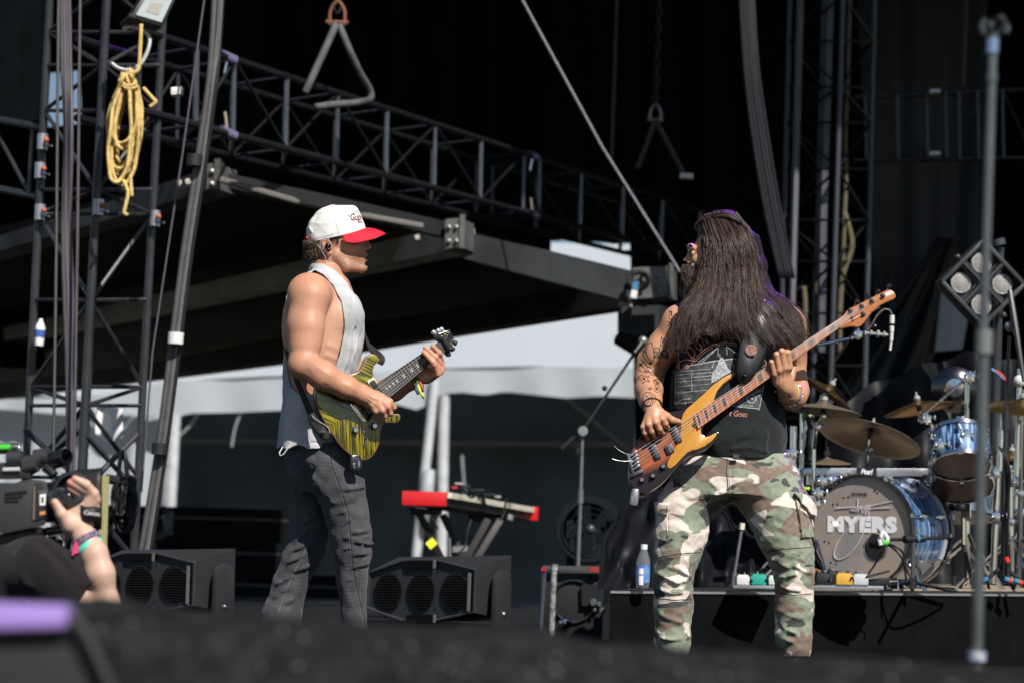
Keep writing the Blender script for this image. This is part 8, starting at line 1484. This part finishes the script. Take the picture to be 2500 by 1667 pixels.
# ================================================================== CAMERA OPERATOR, VIDEO CAMERA
DC = 6.1
def CW(x, y, z=0): return Vector(toworld([(x, y, z)], DC)[0])
def operator():
 person = thing('person', 'camera operator in black tee shirt reaching up to the lens grip at bottom left', 'person', Vector((CW(-40, 1500, 0).x, DC, -1.0)))
 skin = mat('skin_pale', (.55, .36, .27), rough=.5, spec=.4, attr='col', bump=.2, bscale=240)
 gz = Vector((0, 0, -1.0))
 b = Field((-470, 900, -260), (330, 2260, 300), 7, DC)
 b.put(loft([(1280, -150, 60, 70, 70), (1330, -120, 50, 120, 90), (1400, -110, 40, 190, 110), (1550, -110, 30, 190, 115), (1750, -110, 30, 165, 105), (1900, -110, 30, 180, 115), (2000, -110, 30, 150, 110)]), 20)
 b.put(ell((-150, 1130, 60), (92, 112, 84)), 10); b.put(cap((-150, 1220, 60), (-140, 1320, 60), 56, 66), 20); b.put(ell((-62, 1150, 56), (18, 20, 18)), 10)
 b.put(cap((-150, 1950, -20), (-160, 2240, -20), 80, 60), 20); b.put(cap((-60, 1950, 80), (-50, 2240, 80), 80, 60), 20)
 f = Field((60, 1135, -190), (320, 1540, 60), 3.2, DC)
 f.chain([(60, 1440, -20), (170, 1462, -60), (256, 1476, -84)], [60, 52, 36], 16)
 f.put(ell((258, 1474, -86), (32, 34, 32)), 14)
 f.chain([(256, 1462, -88), (243, 1400, -98), (228, 1350, -92), (208, 1316, -84), (198, 1296, -80)], [31, 36, 33, 28, 28], 16, 14)
 h = Field((95, 1140, -160), (270, 1330, 20), 2.0, DC)
 h.chain([(212, 1322, -84), (198, 1292, -80)], [28.5, 27], 10); h.put(ell((196, 1258, -76), (36, 42, 22), rotm('Z', -18)), 14); h.put(ell((172, 1276, -86), (22, 24, 20)), 12)
 for p, rr in (([(166, 1282, -88), (150, 1254, -100), (134, 1226, -104)], [19, 15, 10.5]), ([(208, 1236, -84), (228, 1204, -90), (210, 1182, -102), (183, 1168, -104)], [15, 13.5, 11.5, 8.8]), ([(214, 1246, -80), (232, 1218, -82), (206, 1194, -94), (172, 1177, -100)], [15, 13.5, 11.5, 8.8]), ([(218, 1256, -74), (234, 1236, -72), (206, 1210, -84), (170, 1190, -92)], [15, 13, 11, 8.6]), ([(216, 1266, -66), (230, 1252, -62), (208, 1228, -68), (184, 1210, -76)], [13, 11, 9.5, 7.5])): h.chain(p, rr, 4, 9)
 def colr(V):
  C = skin_col(V, (.56, .37, .285), (.58, .28, .2), 41); g = np.random.default_rng(2).random(len(V)); w = (blob(V, (250, 1400, -120), (60, 80, 60)) * (g > .75) * .2)[:, None]; C = C * (1 - w)
  w = np.clip(sum(blob(V, c, (12, 12, 14)) for c in ((183, 1168, -104), (172, 1177, -100), (170, 1190, -92), (134, 1226, -104))), 0, 1)[:, None] * .5; return C * (1 - w) + np.array((.6, .22, .18)) * w
 flesh('body', [b, f, h], skin, person, colr)
 tee = mat('black_tee', (.014, .012, .015), rough=.9, spec=.15, bump=.5, bscale=300, sheen=.1)
 t = Field((-350, 1270, -190), (330, 1960, 220), 5, DC)
 t.put(loft([(1285, -145, 60, 72, 72), (1330, -115, 50, 140, 100), (1400, -105, 40, 205, 122), (1550, -105, 30, 205, 127), (1750, -105, 30, 185, 120), (1930, -105, 30, 195, 125)]), 16)
 t.chain([(20, 1400, 0), (95, 1392, -40), (170, 1432, -66), (232, 1462, -82)], [74, 80, 72, 58], 24)
 t.folds([([(60, 1330, -90), (110, 1360, -120), (150, 1420, -130)], 9, 6), ([(100, 1325, -90), (150, 1370, -120), (190, 1440, -130)], 9, -6), ([(120, 1330, -90), (180, 1385, -120), (220, 1440, -130)], 8, 6), ([(40, 1350, -100), (60, 1420, -120), (100, 1460, -140)], 10, 6)]); t.disp(lambda x, y, z: 2.5 * wob(x, y, z, .03, 3))
 t.put(half((218, 1430, -80), (.80, .52, -.1), (120, 1340, -250), (420, 1700, 100)), 4, 's'); flesh('tee_shirt', [t], tee, person)
 j = Field((-340, 1880, -160), (140, 2270, 240), 8, DC); j.put(loft([(1890, -110, 30, 190, 120), (2000, -110, 30, 180, 120)]), 20); j.put(cap((-150, 1980, -20), (-160, 2250, -20), 94, 80), 20); j.put(cap((-60, 1980, 80), (-50, 2250, 80), 94, 80), 20); flesh('trousers', [j], mat('dark_work_trousers', (.02, .02, .024), rough=.9), person)
 hf = Field((-260, 1000, -40), (-40, 1230, 160), 5, DC); hf.put(ell((-158, 1112, 62), (94, 102, 88)), 8); hf.put(ell((-92, 1170, 60), (60, 74, 100)), 10, 's'); hf.disp(lambda x, y, z: 4 * wob(x, y, z, .08, 6)); flesh('hair', [hf], mat('brown_hair', (.075, .042, .024)), person)
 # wristbands, each a thing
 ax = (CW(208, 1316, -84) - CW(228, 1350, -92)).normalized(); u = ax.orthogonal().normalized(); v = ax.cross(u)
 def band(c, r, w, m, lab, name='wristband'):
  o = MB().lathe([(r, -w), (r + .003, -w * .8), (r + .003, w * .8), (r, w)], c, ax, 32).build(name, m, None, 60); return tag(o, lab, 'wristband')
 b1 = band(CW(213, 1320, -85), .0345, .0105, mat('plum_cloth_band', (.035, .012, .05), rough=.8, var=.6, vscale=120, var2=(.25, .2, .28)), 'dark plum cloth wristband with pale lettering on the camera operator'); band(CW(219, 1336, -87), .0365, .0085, mat('mint_rubber', (.12, .62, .46), rough=.45), 'mint green rubber wristband below the plum one')
 for k, (p, m) in enumerate(((((190, 1322, -112), (184, 1340, -114), (182, 1356, -112)), mat('pink_ribbon', (.65, .05, .16), rough=.6)), (((186, 1350, -112), (190, 1368, -114), (196, 1384, -112)), mat('black_ribbon', (.015, .012, .02), rough=.7)))): tag(MB().bar(CW(*p[0]), CW(*p[2]), .016, .004, (0, 1, 0)).build('ribbon_tail', m, None), ('pink ribbon end hanging from the plum wristband', 'black ribbon end hanging below the pink one')[k], 'ribbon')
operator()
cbk = mat('camera_charcoal', (.030, .031, .034), rough=.45, spec=.5, bump=.3, bscale=200); cdk = mat('camera_black', (.012, .012, .013), rough=.4); cgl = mat('camera_gloss', (.008, .008, .01), rough=.12, coat=.6)
vc = thing('video_camera', 'large black shoulder video camera with lens hood pointing right at bottom left', 'video camera', CW(60, 1300, 20))
def cp(pts, z0, z1, name, m, par=None, bev=.004): # outline at z0 extruded to z1 (pixels behind DC)
 A = [CW(x, y, z0) for x, y in pts]; return MB().prism(A, CW(pts[0][0], pts[0][1], z1) - A[0]).build(name, m, par or vc, 30, bev)
bd = cp([(-200, 1172), (40, 1178), (76, 1168), (112, 1172), (119, 1200), (117, 1268), (108, 1282), (20, 1300), (-200, 1318)], -50, 70, 'body', cbk)
cp([(84, 1178), (108, 1176), (113, 1200), (111, 1262), (86, 1270)], -55, -48, 'front_panel', mat('panel_charcoal', (.022, .022, .024), rough=.4), bd, .002); MB().tube([CW(84, 1186, -54), CW(82, 1268, -54)], .003, 6).build('seam', mat('copper_seam', (.2, .12, .1), rough=.5), bd)
for i in range(3): MB().bar(CW(12, 1203 + i * 9, -52), CW(66 - i * 10, 1198 + i * 11, -52), .006, .004, (0, 1, 0)).build('vent', mat('camera_black', (.012, .012, .013)), bd)
cp([(97, 1206), (112, 1204), (111, 1232), (97, 1233)], -58, -56, 'label', mat('white_paper', (.82, .82, .82)), bd, 0); cp([(97, 1248), (111, 1246), (111, 1254), (97, 1257)], -58, -56, 'label', mat('orange_label', (.6, .24, .1), rough=.5), bd, 0); cp([(101, 1213), (107, 1212), (106, 1226), (101, 1227)], -59, -58, 'print', cdk, bd, 0)
text_flat('lettering', 'SONY', mat('grey_print', (.2, .2, .2), rough=.5), bd, CW(104, 1199, -57), (CW(110, 1198, -57) - CW(100, 1199, -57)).normalized(), Vector((0, 0, 1)), .006, 0, 1.1, 1, .02)
cp([(-200, 1128), (30, 1128), (44, 1140), (72, 1150), (80, 1168), (-200, 1172)], -30, 40, 'top_deck', cdk); MB().tube([CW(-120, 1097, 0), CW(42, 1093, -6), CW(48, 1094, -6)], [.014, .0155, .012], 10).build('handle', cdk, vc); MB().ball(CW(46, 1093, -14), .007, 6).ball(CW(70, 1136, -30), .007, 6).build('screw', CHROME, vc); MB().tube([CW(0, 1092, -16), CW(26, 1091, -18)], .009, 8).build('green_tape', mat('green_connector', (.08, .55, .06)), vc)
for a, b, r in (((52, 1132, -10), (100, 1122, -16), .020), ((60, 1142, -20), (92, 1136, -30), .016), ((20, 1120, -20), (56, 1118, -24), .022), ((84, 1118, -8), (120, 1112, -10), .024)): MB().tube([CW(*a), CW(*b)], r, 12).build('viewfinder_part', cbk, vc)
MB().lathe([(.020, -.03), (.024, -.026), (.024, .026), (.0215, .03), (.019, .03), (.019, -.02), (.0001, -.02)], CW(146, 1118, -20), CW(150, 1116.5, -24) - CW(140, 1120, -14), 24).build('microphone_holder', cgl, vc); MB().tube([CW(110, 1140, -16), CW(124, 1150, -24), CW(132, 1160, -28)], .013, 10).build('eyecup', cdk, vc); MB().tube([CW(8, 1146, -34), CW(48, 1145, -36)], .006, 8).build('switch_plate', mat('pale_switch', (.5, .5, .5), rough=.3), vc)
cp([(-40, 1310), (100, 1284), (112, 1296), (60, 1330), (-40, 1345)], -20, 50, 'shoulder_pad', cdk); MB().tube([CW(96, 1300, -40), CW(108, 1302, -44)], .016, 10).tube([CW(112, 1296, -30), CW(150, 1292, -30)], .012, 8).build('rod_clamp', cdk, vc)
ln = thing('camera_lens', 'broadcast zoom lens with rectangular hood and hand strap on the video camera', 'lens', CW(170, 1210, 0)); la = (CW(240, 1214, -10) - CW(130, 1222, 0)).normalized()
MB().tube([CW(114, 1226, 6), CW(140, 1224, 2), CW(142, 1224, 2), CW(214, 1220, -6)], [.055, .055, .066, .074], 28).build('barrel', cgl, ln); hd_ = []
for w, xx in ((66, 150), (76, 190), (80, 236), (82, 247)): hd_.append([CW(xx + 2 * math.cos(a), 1216 + math.copysign(abs(math.sin(a)) ** .45, math.sin(a)) * w * .93, 10 + math.copysign(abs(math.cos(a)) ** .45, math.cos(a)) * w * 1.15) for a in np.linspace(0, 6.283, 33)[:-1]])
o = MB().grid(hd_, closed=True).build('hood', mat('hood_black', (.010, .010, .012), rough=.55), ln, 50); o.modifiers.new('thick', 'SOLIDIFY').thickness = .006
MB().lathe([(.044, 0), (.052, .012), (.047, .03), (.036, .034)], CW(180, 1200, -62), (-.1, -.9, .3), 24).build('hood_ring', mat('ring_black_satin', (.022, .022, .025), rough=.35), ln)
gp_ = cp([(118, 1200), (146, 1188), (168, 1192), (194, 1232), (190, 1250), (172, 1258), (128, 1244), (120, 1230)], -84, -30, 'grip', cbk, ln, .006); cp([(142, 1194), (164, 1196), (180, 1222), (146, 1228)], -87, -83, 'grip_top', cgl, gp_, .001)
for c in ((168, 1207), (176, 1236), (170, 1222)): MB().ball(CW(*c, -88), .005, 6).build('button', CHROME if c[1] == 1207 else cdk, gp_)
sp = [(196, 1248, -96), (212, 1252, -106), (232, 1252, -102), (246, 1256, -84), (248, 1266, -50), (240, 1280, -20)]; rows = [[CW(x - 1, y - 17, z), CW(x, y, z - 3), CW(x - 3, y + 20, z)] for x, y, z in spline(sp, 5)]; hs_ = MB().grid(rows).build('hand_strap', mat('strap_black', (.010, .010, .011), rough=.6), ln, 180); hs_.modifiers.new('thick', 'SOLIDIFY').thickness = .005
text_flat('lettering', 'Canon', mat('white_print', (.7, .7, .7), rough=.5), hs_, CW(224, 1252, -112), (CW(240, 1254, -106) - CW(208, 1250, -110)).normalized(), Vector((0, 0, 1)), .011, .1, 1, 1, .01)
MB().prism([CW(200, 1270, -60), CW(238, 1272, -50), CW(226, 1290, -44), (CW(206, 1284, -52))], (0, .02, 0)).build('strap_flap', mat('strap_black', (.010, .010, .011)), hs_)
for k, (p, m, lab) in enumerate((([(118, 1330, 10), (150, 1320, 0), (140, 1350, 10), (150, 1380, 10)], mat('grey_cable', (.15, .14, .14)), 'grey cable looping under the video camera'), ([(126, 1300, 10), (170, 1296, 10), (168, 1330, 10), (150, 1400, 20)], cdk, 'black cable hanging under the lens'))): tag(tube_obj('cable', [catmull_path([CW(*q) for q in p])], .006, m), lab, 'cable')
tag(MB().prism([CW(160, 1350, -20), CW(186, 1352, -20), (CW(190, 1372, -20)), CW(200, 1392, -20), CW(188, 1396, -20), CW(170, 1372, -20), CW(160, 1366, -20)], (0, .01, 0)).build('lanyard', mat('bright_blue_ribbon', (.02, .35, .75), rough=.5), None), 'bright blue lanyard hanging behind the camera operator wrist', 'lanyard')
tag(MB().tube([CW(122, 1310, 20), CW(140, 1306, 16)], .014, 10).tube([CW(126, 1324, 20), CW(134, 1360, 24)], .012, 8).build('cable_plug', CHROME, None), 'chrome cable plug under the video camera', 'plug')
MB().box(CW(-40, 1290, 60) + Vector((0, 0, -.35)), .001, .001, .001)

# ================================================================== BLURRED FOREGROUND: carpeted stage edge
fg = thing('carpeted_cabinet', 'long out-of-focus black carpeted cabinet along the bottom of the picture', 'cabinet', (0.05, 2.5, 0)); carp = mat('black_carpet', (.012, .012, .0135), spec=.06, rough=.95, bump=3, bscale=220, var=.7, vscale=30, var2=(.028, .028, .031))
tp = [(-800, 1470), (100, 1462), (260, 1458), (300, 1462), (400, 1480), (520, 1496), (640, 1504), (880, 1522), (1080, 1530), (1220, 1516), (1290, 1510), (1340, 1545), (1390, 1562), (1500, 1570), (1660, 1586), (1900, 1596), (2140, 1608), (2500, 1640), (3300, 1690)]
xs = np.linspace(-700, 3200, 150); ys = np.interp(xs, [p[0] for p in tp], [p[1] for p in tp]); rg = np.random.default_rng(5); rows = []
sm = np.convolve(np.pad(ys, 3, 'edge'), np.ones(7) / 7, 'valid'); nb = lambda x, y: 3.5 * wob(np.float64(x), np.float64(y), 0., .02, 9) + 2 * wob(np.float64(x), np.float64(y), 3., .06, 11)
for dy, d in ((420, 2.36), (260, 2.37), (120, 2.38), (50, 2.41), (14, 2.46), (0, 2.54), (-1, 2.7), (4, 2.9), (60, 2.96), (400, 2.98)):
 rows.append([P(x, y + dy * (1 if dy < 100 else 1) + nb(x, dy), d) for x, y in zip(xs, sm)])
MB().grid(rows).build('carpet_cover', carp, fg, 180)
sp_ = MB(); pts = []  # bright fibres and grit caught in the pile
for i in range(90):
 x = rg.uniform(200, 2500); y = np.interp(x, xs, sm) + rg.uniform(4, 130); pts.append((x, y))
for x, y in pts:
 d = np.interp(y - np.interp(x, xs, sm), [0, 14, 50, 120, 260], [2.54, 2.46, 2.41, 2.38, 2.37]) - .004; sp_.ball(P(x, y, d), rg.uniform(.0006, .0024), 3)
o = sp_.build('grit', mat('pale_grit', (.22, .22, .23), rough=.4, spec=.5), fg, 180); o['kind'] = 'stuff'
pn = thing('floor_board', 'smooth dark grey panel in the out-of-focus bottom left corner', 'panel', P(60, 1600, 2.3)); MB().prism([P(-300, 1540, 2.3), P(176, 1540, 2.3), P(268, 1720, 2.3), P(268, 1900, 2.3), P(-300, 1900, 2.3)], (0, .03, 0)).build('panel', mat('grey_panel', (.026, .026, .028), rough=.7, spec=.15, bump=.5, bscale=90), pn, 30, .004)
MB().tube([P(168, 1500, 2.29), P(205, 1540, 2.29), P(278, 1700, 2.29)], .007, 8).build('panel_edge', mat('edge_black', (.008, .008, .009), rough=.6), pn)
tag(MB().prism([P(-300, 1462, 2.28), P(160, 1478, 2.28), P(165, 1532, 2.28), P(-300, 1546, 2.28)], (0, .05, .0)).build('purple_lit_box', mat('purple_lit_paper', (.30, .20, .55), rough=.5), None, 30, .006), 'out-of-focus pale paper box coloured as lit purple in the bottom left corner', 'box')  # purple stage light put into the colour of white paper
# ================================================================== purple stage lamps hung from the roof, above the picture
def stage_lamp(loc, tgt, w, lab, ang=26):
 t = thing('stage_lamp', lab, 'stage lamp', loc, 'purple stage lamps above the picture'); L_ = Vector(loc); d = (Vector(tgt) - L_).normalized(); m = mat('lamp_black', (.012, .012, .014))
 MB().lathe([(.0001, -.28), (.09, -.27), (.11, -.1), (.13, .06), (.12, .06), (.10, -.05)], L_, d, 20).build('housing', m, t); MB().tube([L_ + Vector((0, 0, .15)), L_ + Vector((0, 0, 1.6))], .02, 8).build('hanger', m, t); MB().lathe([(.10, -.04), (.0001, -.04)], L_, d, 20).build('lens', mat('purple_lens', (.1, .03, .3), rough=.2, emit=((.35, .06, 1), 3)), t)
 ld = bpy.data.lights.new('purple_spot', 'SPOT'); ld.energy = w; ld.color = (.36, .03, 1); ld.spot_size = math.radians(ang); ld.spot_blend = .4; ld.shadow_soft_size = .25; lo_ = bpy.data.objects.new('purple_spot', ld); COL.objects.link(lo_); lo_.location = L_ + d * .08; lo_.rotation_euler = d.to_track_quat('-Z', 'Y').to_euler(); lo_.parent = t; lo_.matrix_parent_inverse = wmat(t).inverted()
stage_lamp((2.4, 12.2, 5.6), BW(1850, 660, 0), 2300, 'purple stage lamp hung behind the bassist, above the picture', 16); stage_lamp((-2.6, 15.5, 5.6), P(230, 520, 13.6), 500, 'purple stage lamp hung behind the left tower, above the picture', 16)
